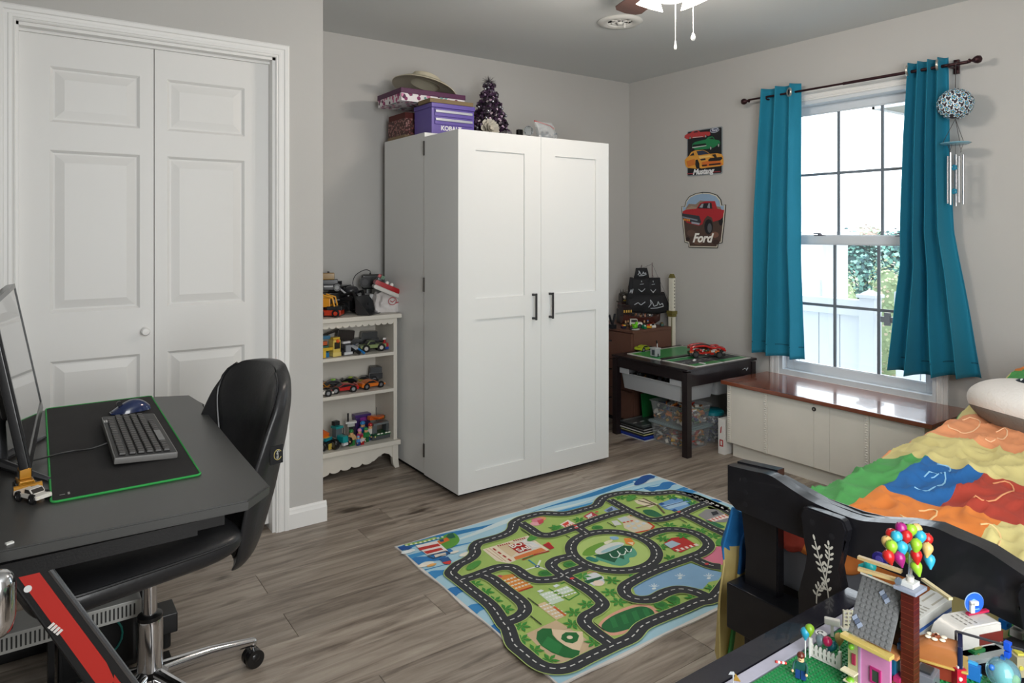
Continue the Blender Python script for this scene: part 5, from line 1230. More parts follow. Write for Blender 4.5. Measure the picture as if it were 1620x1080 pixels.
# small shops row
for (x, y, c1, c2) in ((90, 920, 'd94a3c', 'f0e0dc'), (290, 850, 'e0e0e4', 'b8404a'), (465, 800, '4a5c84', '8fa4c8')):
    b.poly(RP(D_([(x - 60, y), (x + 10, y - 40), (x + 75, y - 5), (x, y + 35)])), c2, 6); b.poly(RP(D_([(x - 40, y), (x + 10, y - 27), (x + 20, y - 5), (x - 15, y + 15)])), c1, 7); b.line(RP(D_([(x - 15, y + 22), (x + 65, y - 5)])), .010, c1, 8, dash=(.008, .006))
b.poly(RP(C_([(600, 385), (640, 355), (700, 348), (770, 390), (690, 428), (650, 415)])), 'b8302c', 6); b.poly(RP(C_([(605, 385), (645, 368), (690, 385), (640, 408)])), 'a8c0d0', 7); b.line(RP(C_([(660, 420), (775, 388)])), .018, 'ecdcd4', 8); b.line(RP(C_([(655, 420), (775, 388)])), .018, 'c03a34', 9, dash=(.012, .012))
for (x, y, c) in ((1230, 480, 'e8a8b0'), (1270, 440, 'e4a070'), (1240, 450, 'd88090')): b.ell(*rp(*A_([(x, y)])[0]), .028, .022, c, 6, n=12)
b.poly(RP(A_([(1240, 455), (1296, 440), (1296, 470), (1260, 490)])), 'c84a54', 7)
# lighthouse and islet at the left corner
oval(A_([(400, 620), (470, 570), (540, 565), (578, 620), (540, 670), (460, 700), (420, 680)]), '5c9c3c', 6); b.poly(RP(A_([(460, 600), (480, 570), (520, 560), (545, 600), (500, 610)])), '1f5c4a', 7)
b.poly(RP(A_([(200, 670), (385, 630), (480, 715), (300, 750)])), 'ece4e0', 7); b.poly(RP(A_([(222, 690), (395, 652), (415, 672), (240, 712)])), 'bf3630', 8); b.poly(RP(A_([(270, 722), (420, 688), (440, 705), (300, 742)])), 'bf3630', 8)
b.line(RP(A_([(305, 760), (460, 715), (495, 735), (355, 780), (305, 760)])), .004, '3a3f44', 9); b.poly(RP(A_([(360, 750), (460, 728), (465, 755), (370, 770)])), 'd9d0c4', 8)
b.poly(RP(A_([(400, 780), (480, 765), (510, 800), (495, 825), (440, 815)])), '2a5a94', 8); b.poly(RP(A_([(430, 815), (500, 798), (508, 812), (495, 830), (450, 828)])), 'd03a34', 9)
b.poly(RP(A_([(385, 632), (470, 600), (495, 625), (410, 660)])), 'd8702c', 8); b.poly(RP(A_([(405, 622), (440, 612), (445, 635), (415, 640)])), '27506c', 9)
for (x, y, s_, c) in ((290, 830, 1, 'ece8dc'), (340, 835, .6, 'e4a85c'), (640, 740, 1, 'ece8dc'), (535, 725, .6, 'e8e4d8'), (140, 720, .9, 'e4ecee')): b.ell(*rp(*A_([(x, y)])[0]), .035 * s_, .016 * s_, c, 7, n=12)
b.line(RP(A_([(110, 665), (260, 635), (380, 600)])), .020, '94b85c', 5); b.line(RP(A_([(115, 668), (260, 640), (450, 590)])), .012, 'e4ecd0', 6, dash=(.010, .010)); b.poly(RP(A_([(40, 685), (110, 672), (180, 680), (140, 705), (60, 708)])), '1f4f94', 6)
# whale and trees
oval([(1003, 766), (1010, 758), (1018, 753), (1030, 752), (1036, 756), (1028, 758), (1020, 764), (1008, 768)], '1f4f94', 6); b.line(RP([(1002, 762), (1010, 764)]), .014, 'dfe6ea', 5)
def palm(u, v, s_=1, c='3f8f3a'):
    p = rp(u, v)
    for k in range(6): a = k * pi / 3 + .3; b.poly([(p[0], p[1]), (p[0] + .020 * s_ * cos(a - .35), p[1] + .020 * s_ * sin(a - .35)), (p[0] + .034 * s_ * cos(a), p[1] + .034 * s_ * sin(a)), (p[0] + .020 * s_ * cos(a + .35), p[1] + .020 * s_ * sin(a + .35))], c, 8)
for L_ in (A_([(710, 1000), (800, 1065)]), E_([(470, 628), (515, 670), (570, 713), (650, 800), (650, 865), (715, 920), (790, 970), (830, 305)]), B_([(1130, 115), (1110, 230), (1190, 320), (890, 345), (770, 420), (755, 530), (960, 705), (850, 75)]),
           C_([(385, 152), (440, 150), (585, 155), (645, 150), (715, 160), (750, 180), (60, 305), (180, 265), (635, 292), (720, 300), (790, 320), (600, 360), (700, 345), (850, 345), (850, 610), (640, 458), (570, 490), (450, 535), (665, 695), (610, 725), (750, 660), (590, 400)])):
    for p_ in L_: palm(*p_)
for (u, v) in C_([(270, 305), (130, 490), (15, 535), (590, 695), (650, 665)]) + B_([(490, 50)]): b.ell(*rp(u, v), .026, .024, '3c8438', 8, n=12); b.ell(*rp(u, v), .014, .012, '2f6f34', 9, n=10)
for (u, v) in A_([(700, 840), (1210, 600)]) + C_([(440, 155), (890, 375), (600, 325)]): b.ell(*rp(u, v), .045, .018, '4f9440', 8, n=12, rot=.4)
for pr in (F_([(975, 105), (1140, 210)]), B_([(150, 20), (235, 90)]), B_([(330, 285), (430, 360)]), B_([(355, 455), (460, 540)]), B_([(935, 505), (1060, 595)]), B_([(1195, 260), (1320, 340)]), G_([(130, 250), (260, 325)]), G_([(725, 70), (850, 135)]), G_([(1390, 70), (1520, 135)]), C_([(375, 645), (440, 685)]), C_([(660, 250), (720, 280)])):
    b.line(RP(pr), .0045, '2c3028', 9)
# the roads
def road(pts, closed=False, px=True):
    P = [Vector(rp(*p)) for p in pts] if px else [Vector(p) for p in pts]
    S = [tuple(p) for p in smoothpts(P, 5, closed)]
    b.line(S, .056, 'b9cf7c', 10 + .1 * len(roads), closed=closed)
    roads.append((S, closed))
roads = []
road(loopW, True, False)
road(A_([(590, 970), (700, 935), (820, 890), (920, 860), (1020, 860), (1080, 890), (1150, 940), (1220, 965), (1296, 970)]) + [(883.3, 916.7), (901, 907), (926, 899)])
road([(766.3, 912.2)] + B_([(0, 110), (120, 205), (230, 290), (290, 350), (300, 410), (240, 470), (130, 515)]))
cpt = rp(970.5, 872)
road([(cpt[0] + .172 * cos(a), cpt[1] + .172 * sin(a)) for a in [2 * pi * i / 16 for i in range(16)]], True, False)
road([(904, 881.7), (882, 887), (872, 895), (880, 905)] + B_([(750, 120), (900, 210), (1000, 290), (1040, 350), (980, 410), (890, 460), (870, 520), (950, 600), (1130, 730)]))
road([(911, 834), (927.7, 845.5)])
road(A_([(1100, 480), (1180, 530), (1250, 575)]) + E_([(780, 345)]) + [(880, 846), (910.4, 836), (938.7, 825), (967, 815.6), (992, 809.3)])
road([(963.9, 792), (992, 807.7), (1011, 817), (1026.9, 823.4), (1045.8, 823.4), (1074, 815.6), (1099.3, 804.5), (1121.3, 796.7)])
road([(1077, 814), (1099, 823), (1127.6, 837.6), (1159, 851.8)])
road(C_([(510, 350), (570, 325), (640, 315), (730, 325), (800, 355), (830, 395), (800, 430), (740, 455), (640, 490), (540, 530), (450, 575), (405, 610), (420, 650), (480, 670), (550, 665), (610, 635), (680, 618), (760, 630), (830, 660)]))
road(C_([(760, 465), (830, 495), (890, 505)]))
for i, (S, cl_) in enumerate(roads): b.line(S, .050, '34363a', 11.3 + .17 * i, closed=cl_)
for i, (S, cl_) in enumerate(roads): b.line(S, .0042, 'dcdcd8', 13.6 + .05 * i, closed=cl_, dash=(.018, .014))
for (u, v) in [(910, 834), (944, 812)] + B_([(750, 108)]) + C_([(820, 492), (165, 310)]) + [(1074, 812)]:
    p = rp(u, v); b.ell(p[0], p[1], .010, .007, 'c84848', 15, n=8)
pr_ = b.build('rug_print', vmat('rug_print', .95, bump=.35, bscale=700), t, smooth=0, keep=True, label='printed town map with sea, roads, ponds and trees')
p0 = Vector(rp(*F_([(955, 430)])[0])).to_3d() + Vector((0, 0, .0112)); ang = math.atan2(-.05, 1)
rt_ = mat('rug_text', 'ece4dc', .9)
text('store_lettering', 'BOX', .042, T(p0.x + .012, p0.y + .022, p0.z) @ RZ(0), t, rt_, ext=.0001, bold=.001); text('store_lettering', 'SALE', .042, T(p0.x + .015, p0.y - .022, p0.z), t, rt_, ext=.0001, bold=.001)

# ================================================================= CEDAR CHEST UNDER THE WINDOW
t = thing('storage_chest', 'long white painted chest with a glossy brown wooden lid under the window', 'chest', (3.30, 1.435, 0))
LW = 1.145
LIDM = mat('lid_wood', '713c28', .16, vary=.25, vscale=3, bump=.06, bscale=10, stretch=(14, 1.2, 1), coat=.5)
CHW = mat('chest_paint', 'd9d5cc', .55, vary=.03, vscale=6)
b = B(); b.box(0, 0, .418, .445, LW, .440, bev=.004); b.build('lid', LIDM, t)
b = B(); b.box(.045, .045, .09, .43, LW - .025, .417); b.build('body', CHW, t, smooth=0)
b = B(); b.box(.062, .060, 0, .42, LW - .04, .09); b.build('plinth', CHW, t, smooth=0)
# front boards between two beaded strips
xs = [.045, .375, .395, .71, .73, .905, 1.10]
def yv(u): return at_x(u, 640, 3.335).y - 1.435
cuts = sorted([.045, yv(1372) - .012, yv(1372) + .012, yv(1313), yv(1288), yv(1212) - .012, yv(1212) + .012, LW - .05])
for a, c in zip(cuts, cuts[1:]):
    strip = c - a < .03
    o = B().box(.030 if not strip else .026, a + .0006, .083, .045, c - .0006, .416, bev=.0012).build('front_board' if not strip else 'beaded_strip', CHW, t, smooth=0)
    if strip:
        bd = B(); 
        for k in range(26): bd.sph((.026, (a + c) / 2 + .003 * sin(k * 2.1), .095 + k * .0122), (.0028, .007, .0052), 'dedad2', u=6, v=4)
        bd.build('beading', CHW, o)
o = B().box(.027, LW - .05, .083, .045, LW - .025, .416, bev=.001).build('beaded_strip', CHW, t, smooth=0)
bd = B()
for k in range(26): bd.sph((.027, LW - .038, .095 + k * .0122), (.0028, .008, .0052), 'dedad2', u=6, v=4)
bd.build('beading', CHW, o)
b = B('2a2522'); ly = at_x(1288, 645, 3.33).y - 1.435; b.cyl((.031, ly, .385), (.026, ly, .385), .011, n=20); b.cyl((.027, ly, .385), (.0255, ly, .385), .005, n=12, c='8a8078'); b.build('lock', PR, t)
t = thing('white_carton', 'white flat carton with red marks standing left of the chest', 'box', (3.355, 2.556 + .005, 0), 0)
t.location = (3.33, 2.575, 0)
b = B('e0dedb'); b.box(0, 0, 0, .26, .045, .205, bev=.001); b.build('carton', PM, t)
b = B(M=FX(-.0005, .045, 0)); b.poly(rrect(.010, .045, .036, .085, .002), 'b02a26', 0); b.poly(rrect(.017, .052, .029, .078, .002), 'e0dedb', 1); b.poly([(.014, .12), (.022, .125), (.026, .165), (.018, .155)], 'b02a26', 0); b.build('red_print', PM, t, smooth=0, keep=True)

# ================================================================= PLAY TABLE
TX0, TX1, TY0, TY1, TH_ = 3.10, 3.742, 2.655, 3.272, .510
t = thing('play_table', 'dark brown square play table with green building plates in the corner', 'table', (TX0, TY0, 0))
ESP = mat('espresso_wood', '1c1416', .32, vary=.12, vscale=4, coat=.2)
LX, LY = TX1 - TX0, TY1 - TY0
lg = B().box(0, 0, 0, .040, .040, TH_ - .02, bev=.002).build('leg', ESP, t); rep(lg, [(LX - .04, 0, 0), (0, LY - .04, 0), (LX - .04, LY - .04, 0)])
b = B(); b.box(-.004, -.004, TH_ - .014, LX + .004, LY + .004, TH_, bev=.002); b.build('table_top', ESP, t)
ap = B().box(.04, .006, TH_ - .105, LX - .04, .022, TH_ - .014).build('apron', ESP, t, smooth=0); rep(ap, [(0, LY - .028, 0)])
ap = B().box(.006, .04, TH_ - .075, .022, LY - .04, TH_ - .014).build('apron', ESP, t, smooth=0); rep(ap, [(LX - .028, 0, 0)])
b = B(); b.tube(smoothpts([(LX - .13, .0045, TH_ - .060), (LX - .115, -.001, TH_ - .052), (LX - .10, .0, TH_ - .066), (LX - .085, .001, TH_ - .052), (LX - .07, .004, TH_ - .058)], 5), .003); b.build('chrome_badge', CHR, t)
def baseplate(par, x0, y0, x1, y1, z, c, studs=True, border=True, pitch=.008, nm='baseplate'):
    b = B(c); b.box(x0, y0, z, x1, y1, z + .003); o = b.build(nm, PL, par, smooth=0)
    if border:
        b = B('d4d2cc'); w_ = .012
        for (a, c_, d, e) in ((x0 - w_, y0 - w_, x0, y1 + w_), (x1, y0 - w_, x1 + w_, y1 + w_), (x0, y0 - w_, x1, y0), (x0, y1, x1, y1 + w_)): b.box(a, c_, z, d, e, z + .004)
        b.build('white_border', PL, o, smooth=0)
    if studs:
        b = B(c); nx, ny = int((x1 - x0) / pitch), int((y1 - y0) / pitch)
        vs = []; fs = []
        for i in range(nx):
            for j in range(ny):
                cx, cy = x0 + (i + .5) * (x1 - x0) / nx, y0 + (j + .5) * (y1 - y0) / ny; n0 = len(vs)
                for h in (.003, .0048):
                    for k in range(6): vs.append((cx + .0024 * cos(k * pi / 3), cy + .0024 * sin(k * pi / 3), z + h))
                fs.append(tuple(n0 + 6 + k for k in range(6)))
                for k in range(6): fs.append((n0 + k, n0 + (k + 1) % 6, n0 + 6 + (k + 1) % 6, n0 + 6 + k))
        b._add(vs, fs); b.build('stud_field', PL, o, smooth=0, kind='stuff')
    return o
baseplate(t, .095, .300, .595, .555, TH_, '2a9250', False)
baseplate(t, .105, .030, .345, .265, TH_, '2a9250', False)
baseplate(t, .358, .030, .600, .265, TH_, '2a9250', False)
b = B(M=T(0, 0, TH_ + .0034)); b.poly([(.105, .085), (.60, .085), (.60, .205), (.105, .205)], '47494b', 0); b.line([(.12, .145), (.59, .145)], .004, 'c9c9c4', 1, dash=(.03, .02)); b.build('road_print', PM, t, smooth=0, keep=True)
B('26262a').box(.10, .268, TH_, .62, .298, TH_ + .012, bev=.001).build('divider', ESP, t)
# hanging trays
TRAY = mat('tray_plastic', 'a9abae', .35, alpha=.93); TRC = mat('clear_tub', 'd4d8da', .15, alpha=.13, coat=.3)
def tub(name, label, loc, rz, lx, ly, h, m, taper=.9, rim=.008, group=None, lid=None, cat='bin', wall=.0022):
    t = thing(name, label, cat, loc, rz, group); b = B()
    def ring(z, k, off=0): return [(x * k, y * k, z) for x, y in [(p[0], p[1]) for p in rrect(-lx / 2 - off, -ly / 2 - off, lx / 2 + off, ly / 2 + off, .022, 3)]]
    rings = [ring(0, taper), ring(h, 1), ring(h, 1, rim), ring(h - .004, 1, rim), ring(h - .004, 1, rim - .0015), ring(h - .0015, 1, -wall), ring(wall, taper * .985)]
    n = len(rings[0]); vs = [p for r in rings for p in r]
    fs = [(i * n + k, i * n + (k + 1) % n, (i + 1) * n + (k + 1) % n, (i + 1) * n + k) for i in range(6) for k in range(n)] + [tuple(range(n)), tuple(6 * n + k for k in range(n))]
    b._add(vs, fs); b.build('tub', m, t, smooth=30)
    if lid:
        b = B(lid); pts = [(x, y) for x, y, _ in ring(0, 1, rim + .004)]; b.prism(pts, h + .0005, h + .010, bev=.002); b.prism([(x * .9, y * .86) for x, y in pts], h + .010, h + .014); b.build('lid', mat('lid_' + lid, lid, .35), t)
    return t
def fill(par, lx, ly, z0, z1, n, cols, seed, smin=.008, smax=.026, nm='loose_bricks'):
    q = random.Random(seed); b = B()
    for i in range(n):
        b.bx((q.uniform(-lx / 2, lx / 2), q.uniform(-ly / 2, ly / 2), q.uniform(z0, z1)), (q.uniform(smin, smax) * 1.3, q.uniform(smin, smax), q.uniform(.005, .014)), q.choice(cols), rz=q.uniform(0, 3), ry=q.uniform(-.9, .9), rx=q.uniform(-.6, .6))
    b.build(nm, PL, par, smooth=0, kind='stuff')
MIX = ['b8782c', 'c9a03a', '8c8e90', 'b3b5b2', '6d3a2c', 'a8322a', '2e4a7c', '3c3f42', 'd4cfc4', '8a5c3a', 'd07a2c', '4a6a4a']
tr = tub('hanging_tray', 'grey plastic tray with a scooped front rim hung under the table near the wardrobe', (TX0 + .165, TY0 + .308, TH_ - .205), 0, .29, .52, .100, TRAY, .93, .006, 'trays hung under the play table', cat='tray', wall=.004)
b = B(); 
for (a, c) in ((-.255, -.165), (.175, .255)): b.box(-.153, a, .095, -.148, c, .128, bev=.001)
b.build('raised_rim', TRAY, tr)
fill(tr, .25, .46, .03, .105, 260, ['1a1a1c', '232326', '2a2a2e', 'b8862c', '1c1c20', '3a3a3c'], 21)
tr = tub('hanging_tray', 'grey plastic tray hung under the table next to the window wall', (TX0 + .48, TY0 + .308, TH_ - .205), 0, .29, .52, .100, TRAY, .93, .006, 'trays hung under the play table', cat='tray', wall=.004)
# things under the table
bt = tub('brick_tub', 'clear tub with grey lid full of toy bricks, lower of the two', (3.305, 2.885, .001), radians(0), .235, .30, .118, TRC, .88, .006, 'clear tubs of toy bricks', lid='7f8c8f')
fill(bt, .185, .25, .008, .105, 330, MIX, 31, .012, .032)
bt = tub('brick_tub', 'clear open tub heaped with toy bricks, upper of the two', (3.305, 2.885, .135), radians(0), .235, .30, .118, TRC, .88, .006, 'clear tubs of toy bricks')
fill(bt, .185, .25, .008, .105, 320, MIX + ['e0ddd6', '1c1c1e'], 32, .012, .034)
jt = thing('lidded_jar', 'clear plastic jar with teal lid full of blue and grey bits beside the tubs', 'jar', (3.50, 2.80, 0))
b = B(); b.lathe([(0, .001), (.066, .001), (.070, .01), (.070, .165), (.064, .175), (.061, .175), (.067, .163), (.067, .012), (0, .004)], n=28); b.build('jar_body', TRC, jt)
b = B('157a86'); b.lathe([(0, .198), (.060, .197), (.072, .188), (.074, .172), (.071, .170), (.0705, .180)], n=28); b.build('lid', PL, jt)
q = random.Random(9); b = B()
for i in range(260):
    a, r = q.uniform(0, 6.28), .058 * sqrt(q.random()); b.bx((r * cos(a), r * sin(a), q.uniform(.01, .155)), (q.uniform(.008, .02), q.uniform(.006, .014), q.uniform(.005, .01)), q.choice(['5a6474', '8c949c', '2e3f7c', '3a3f48', 'b4bac0', '4a4f8c']), rz=q.uniform(0, 3), ry=q.uniform(-1, 1))
b.build('loose_bits', PL, jt, smooth=0, kind='stuff')
# stack of base plates and boards
zz_ = .001
for i, (c, h, dx, dy, rr, lb) in enumerate((('c2c8cc', .004, .0, -.012, 0, 'pale grey road plate at the bottom of the pile under the table'), ('16308c', .010, .004, -.004, 1, 'deep blue folder second from the bottom of the pile'), ('2440a0', .008, -.002, .0, -1, 'bright blue board in the lower half of the pile'), ('20202a', .010, .0, .004, 1, 'black board lying on the blue ones'),
        ('d8d49a', .004, .003, -.003, 0, 'pale yellow sheet in the middle of the pile'), ('1c2a20', .010, .0, .003, -1, 'very dark green plate in the pile'), ('c9c9c9', .004, -.004, -.004, 1, 'light grey sheet in the upper half of the pile'), ('26262a', .010, .0, .0, 0, 'charcoal board in the upper half of the pile'),
        ('b0b0ae', .004, .004, -.003, 0, 'thin grey plate under the topmost ones'), ('1a1c1e', .012, .0, .002, 1, 'black plate directly under the road plate'))):
    t = thing('building_board', lb, 'board', (3.135 + dx, 3.03 + dy, zz_), radians(rr), 'boards piled under the play table')
    b = B(c); b.box(0, 0, 0, .26, .205, h, bev=.0008); b.build('board', PL, t); zz_ += h + .0006
t = thing('road_plate', 'dark grey road plate with white dashed lines, topmost of the pile', 'board', (3.135, 3.03, zz_), radians(1))
b = B('3c4244'); b.box(0, 0, 0, .26, .205, .006, bev=.0008); b.build('plate', PL, t)
b = B(M=T(0, 0, .0064)); 
for y in (.02, .185): b.line([(.01, y), (.25, y)], .006, 'b9bdbb', 0, dash=(.012, .003))
b.line([(.01, .10), (.25, .10)], .008, 'c4c8c6', 0, dash=(.035, .03)); b.build('lane_print', PM, t, smooth=0, keep=True, kind='stuff')
t = thing('green_plate', 'green building plate standing behind the clear tubs under the table', 'board', (3.30, 3.185, 0), 0)
b = B('1a6a34'); b.box(0, 0, 0, .25, .006, .24, M=RX(radians(-6))); b.build('plate', PL, t)
# on the table
toy_car('toy_car', 'lime yellow toy race car at the back left of the play table', 'toy car', (3.355, 3.235 + .005, TH_ + .0003), radians(6), .13, .058, .040, 'sport', 'a9b82c', group=None)
t = brickwork('brick_tower', 'light grey brick tower with antenna on the play table edge', 'toy tower', (3.255, 3.045, TH_ + .005), radians(0), [
    ('tower', [('b', ((0, 0, .024), (.045, .05, .048)), '9ea2a4'), ('b', ((.0, 0, .051), (.048, .053, .006)), 'b4b8ba')]), ('window', [('b', ((-.0235, -.004, .026), (.003, .022, .032)), '3c4448')]),
    ('antenna', [('c', ((.005, -.012, .054), (.005, -.012, .080), .003), 'c4c4c4'), ('c', ((.005, -.008, .08), (.005, -.008, .100), .005), '1a1a1c'), ('c', ((-.006, -.03, 0), (-.006, -.03, .02), .003), '222226')])])
t = thing('brick_racer', 'red white and black brick built toy car on the play table', 'toy car', (3.50, 2.845, TH_ + .005), radians(-38))
b = B(); b.box(-.11, -.038, .012, .11, .038, .030, '1c1c20', bev=.002); b.build('chassis', PL, t)
b = B()
q = random.Random(44)
for i in range(46): b.bx((q.uniform(-.10, .10), q.uniform(-.044, .044), q.uniform(.022, .048)), (q.uniform(.012, .03), q.uniform(.008, .02), q.uniform(.006, .016)), q.choice(['d9d6d0', 'd9d6d0', 'a81c18', '1c1c20', 'd0601c', '2a3a6c', 'b0241e']), rz=q.choice([0, 1.57, .3]), ry=q.choice([0, 0, .4]))
b.build('brick_body', PL, t, smooth=0, kind='stuff')
for s_ in (1, -1):
    b = B('b01c18'); b.tube(smoothpts([(-.105, s_ * .040, .045), (-.09, s_ * .042, .066), (-.02, s_ * .042, .074), (.03, s_ * .042, .062), (.07, s_ * .042, .066), (.11, s_ * .040, .045)], 5), .007, n=8); b.build('side_rail', PL, t)
b = B('17171a'); b.sph((-.02, 0, .066), (.05, .034, .016)); b.build('canopy', PL, t)
b = B('b01c18'); b.bx((.085, 0, .060), (.05, .07, .010), bev=.003, ry=.15); b.bx((-.095, 0, .062), (.03, .08, .010), bev=.003); b.build('bonnet', PL, t)
wheelset(t, .18, .10, .021, .02, [.072, -.072], '3a3a3c')
t = brickwork('loose_brick', 'small white brick in front of the red brick car', 'brick', (3.335, 2.80, TH_ + .003), .3, [('brick', [('b', ((0, 0, .005), (.022, .014, .009)), 'd8d8d4'), ('c', ((.005, 0, .009), (.005, 0, .0115), .003), 'd8d8d4'), ('c', ((-.005, 0, .009), (-.005, 0, .0115), .003), 'd8d8d4')])])
t = brickwork('loose_tile', 'thin white tile lying at the front edge plate', 'brick', (3.30, 2.712, TH_ + .004), 0, [('tile', [('b', ((0, 0, .003), (.016, .04, .004)), 'd8d8d4')])])
# ================================================================= BROWN DRAWERS AND THE SHIP
DRX0, DRX1, DRY0, DRY1, DRZ = 3.312, 3.685, 3.300, 3.800, .640
t = thing('drawer_unit', 'brown chest of drawers in the corner carrying the pirate ship', 'drawers', (DRX0, DRY0, 0))
BRN = mat('brown_laminate', '664539', .45, vary=.08, vscale=3)
LX, LY = DRX1 - DRX0, DRY1 - DRY0
b = B(); b.box(.012, 0, .03, LX, LY, DRZ - .018, bev=.001); b.build('body', BRN, t, smooth=0)
b = B(); b.box(-.004, -.004, DRZ - .018, LX, LY, DRZ, bev=.002); b.build('top_board', BRN, t)
b = B(); b.box(.03, .02, 0, LX - .01, LY - .01, .03); b.build('plinth', MATS['plinth_black'], t)
for k in range(3):
    z0 = .04 + k * .195
    b = B(); b.box(-.004, .008, z0, .012, LY - .008, z0 + .185, bev=.002); d_ = b.build('drawer', BRN, t)
    b = B(); b.tube([(-.003, LY / 2 - .05, z0 + .12), (-.022, LY / 2 - .045, z0 + .12), (-.022, LY / 2 + .045, z0 + .12), (-.003, LY / 2 + .05, z0 + .12)], .005); b.build('handle', MATS['dark_metal'], d_)
# white and gold post
t = thing('toy_pillar', 'tall white toy pillar with gold bands between the ship and the wall', 'toy pillar', (3.722, 3.325, 0))
b = B('d9d4c4'); b.box(-.018, -.018, 0, .018, .018, .72, bev=.002); b.build('lower_shaft', PL, t)
b = B('dcd8ca'); b.box(-.014, -.018, .745, .016, .018, .975, bev=.002)
b.build('upper_shaft', PL, t)
gd = mat('gold_plastic', '7d7440', .35, metal=.4)
b = B(); b.box(-.026, -.028, .72, .026, .028, .745, bev=.003); b.build('gold_collar', gd, t)
b = B(); b.box(-.022, -.024, .703, .022, .024, .72, bev=.002); b.build('gold_band', gd, t)
b = B(); b.bx((0, 0, .990), (.034, .038, .028), taper=(.5, .5)); b.build('gold_cap', gd, t)
b = B('3a3a32'); 
for k in range(9): b.bx((.006, -.0185, .770 + k * .023), (.007, .002, .009))
b.build('hole_row', PL, t, smooth=0, kind='stuff')
b = B('8a8468'); b.box(-.0185, -.0185, .02, -.0165, -.008, .70); b.build('gold_line', PL, t)
# pirate ship, bow to the right
SZ2 = DRZ + .001
t = thing('pirate_ship', 'dark brick built sailing ship with black skull marked sails on the drawers', 'model ship', (3.565, 3.465, SZ2), radians(-16))
WD = '4a2822'
def hullring(x, w_, z0, z1): return [(x, -w_, z1), (x, -w_ * .75, z0 + (z1 - z0) * .3), (x, -w_ * .2, z0), (x, w_ * .2, z0), (x, w_ * .75, z0 + (z1 - z0) * .3), (x, w_, z1)]
secs = [(-.16, .030, .02, .085), (-.12, .042, .005, .075), (-.05, .050, .0, .062), (.04, .050, .0, .060), (.10, .038, .005, .068), (.145, .012, .025, .080)]
b = B(WD); R_ = [hullring(*s_) for s_ in secs]; vs = [p for r in R_ for p in r]
fs = [(i * 6 + k, i * 6 + k + 1, (i + 1) * 6 + k + 1, (i + 1) * 6 + k) for i in range(5) for k in range(5)] + [tuple(range(6)), tuple(30 + k for k in range(6))] + [(i * 6, (i + 1) * 6, (i + 1) * 6 + 5, i * 6 + 5) for i in range(5)]
b._add(vs, fs); b.build('hull', PL, t, smooth=30)
b = B('241615'); b.box(-.165, -.03, .07, -.09, .03, .135, bev=.004); b.box(-.175, -.032, .135, -.10, .032, .150); b.build('stern_castle', PL, t)
b = B('c9a24a'); 
for k in range(4): b.bx((-.155 + k * .018, -.032, .105), (.009, .004, .018))
b.build('stern_windows', PL, t, smooth=0)
for i, (x, h) in enumerate(((-.09, .34), (.0, .425), (.085, .44))):
    b = B('4a2320'); b.cyl((x, 0, .05), (x, 0, h), .006, .003, n=8); b.cyl((x, 0, h * .72), (x, 0, h * .735), .014, n=10, c='2a1614'); b.build('mast', PL, t)
b = B('2e1c18'); b.cyl((.12, 0, .075), (.285, -.01, .150), .005, .002, n=8); b.build('bowsprit', PL, t)
SAIL = vmat('sail_cloth', .85)
def sail(x, z0, z1, w0, w1, bulge, yoff, orient=.9):
    w0 *= 1.22; w1 *= 1.22
    """a square sail on its yard, turned towards the viewer"""
    b = B('19191d'); ca, sa = cos(orient), sin(orient)
    def f(u_, v_):
        w_ = (w0 + (w1 - w0) * v_); s_ = (u_ - .5) * w_; bl = bulge * sin(pi * u_) * sin(pi * v_) + .4 * bulge * sin(pi * v_)
        return (x + s_ * ca - bl * sa * -1 * -1, yoff - s_ * sa * .25 - bl, z0 + (z1 - z0) * v_ - .010 * sin(pi * u_) * (1 - v_))
    b.grid(f, 12, 8); o = b.build('sail', SAIL, t, smooth=180)
    md = o.modifiers.new('thickness', 'SOLIDIFY'); md.thickness = .0012
    return f
def mark(f, kind, c='a9adb4'):
    b = B(c)
    def F(u_, v_): p = Vector(f(u_, v_)); return p + Vector((0, -.002, 0))
    def strip(pts, w_):
        for (a, d) in zip(pts, pts[1:]):
            A, D = F(*a), F(*d); b.cyl(A, D, w_ / 2, n=5)
    if kind == 'skull': strip([(.22, .35), (.30, .55), (.24, .75), (.34, .62), (.42, .42), (.55, .48), (.60, .66), (.66, .48), (.78, .55), (.80, .38), (.55, .33), (.30, .30)], .006)
    elif kind == 'anchor': strip([(.5, .85), (.5, .25), (.34, .40)], .005); strip([(.5, .25), (.66, .42)], .005); strip([(.40, .66), (.60, .68)], .004)
    else: strip([(.25, .45), (.40, .58), (.52, .45), (.70, .60)], .006)
    b.build('sail_mark', SAIL, t)
f = sail(-.09, .15, .34, .075, .02, .02, -.012, .4); mark(f, 'hook')
f = sail(-.01, .335, .405, .105, .075, .012, -.016, .4); mark(f, 'skull')
f = sail(-.015, .215, .335, .155, .110, .018, -.020, .4); mark(f, 'anchor')
f = sail(-.03, .10, .22, .17, .15, .022, -.026, .4); mark(f, 'hook')
f = sail(.075, .205, .335, .115, .10, .016, -.024, .4); mark(f, 'anchor')
f = sail(.085, .09, .215, .20, .12, .022, -.040, .4); mark(f, 'skull')
f = sail(.165, .12, .23, .10, .02, .01, -.010, .4)
b = B('26262a')
for (a, c_) in (((-.09, 0, .33), (-.16, 0, .09)), ((0, 0, .42), (-.09, 0, .30)), ((.085, 0, .43), (.24, 0, .128)), ((.085, 0, .36), (.20, 0, .11)), ((.085, 0, .43), (0, 0, .40)), ((0, -.04, .06), (0, 0, .30)), ((.085, -.04, .065), (.085, 0, .30))): b.cyl(a, c_, .0009, n=4)
b.build('rigging', PM, t, smooth=0)
b = B('6d6d70'); q = random.Random(8)
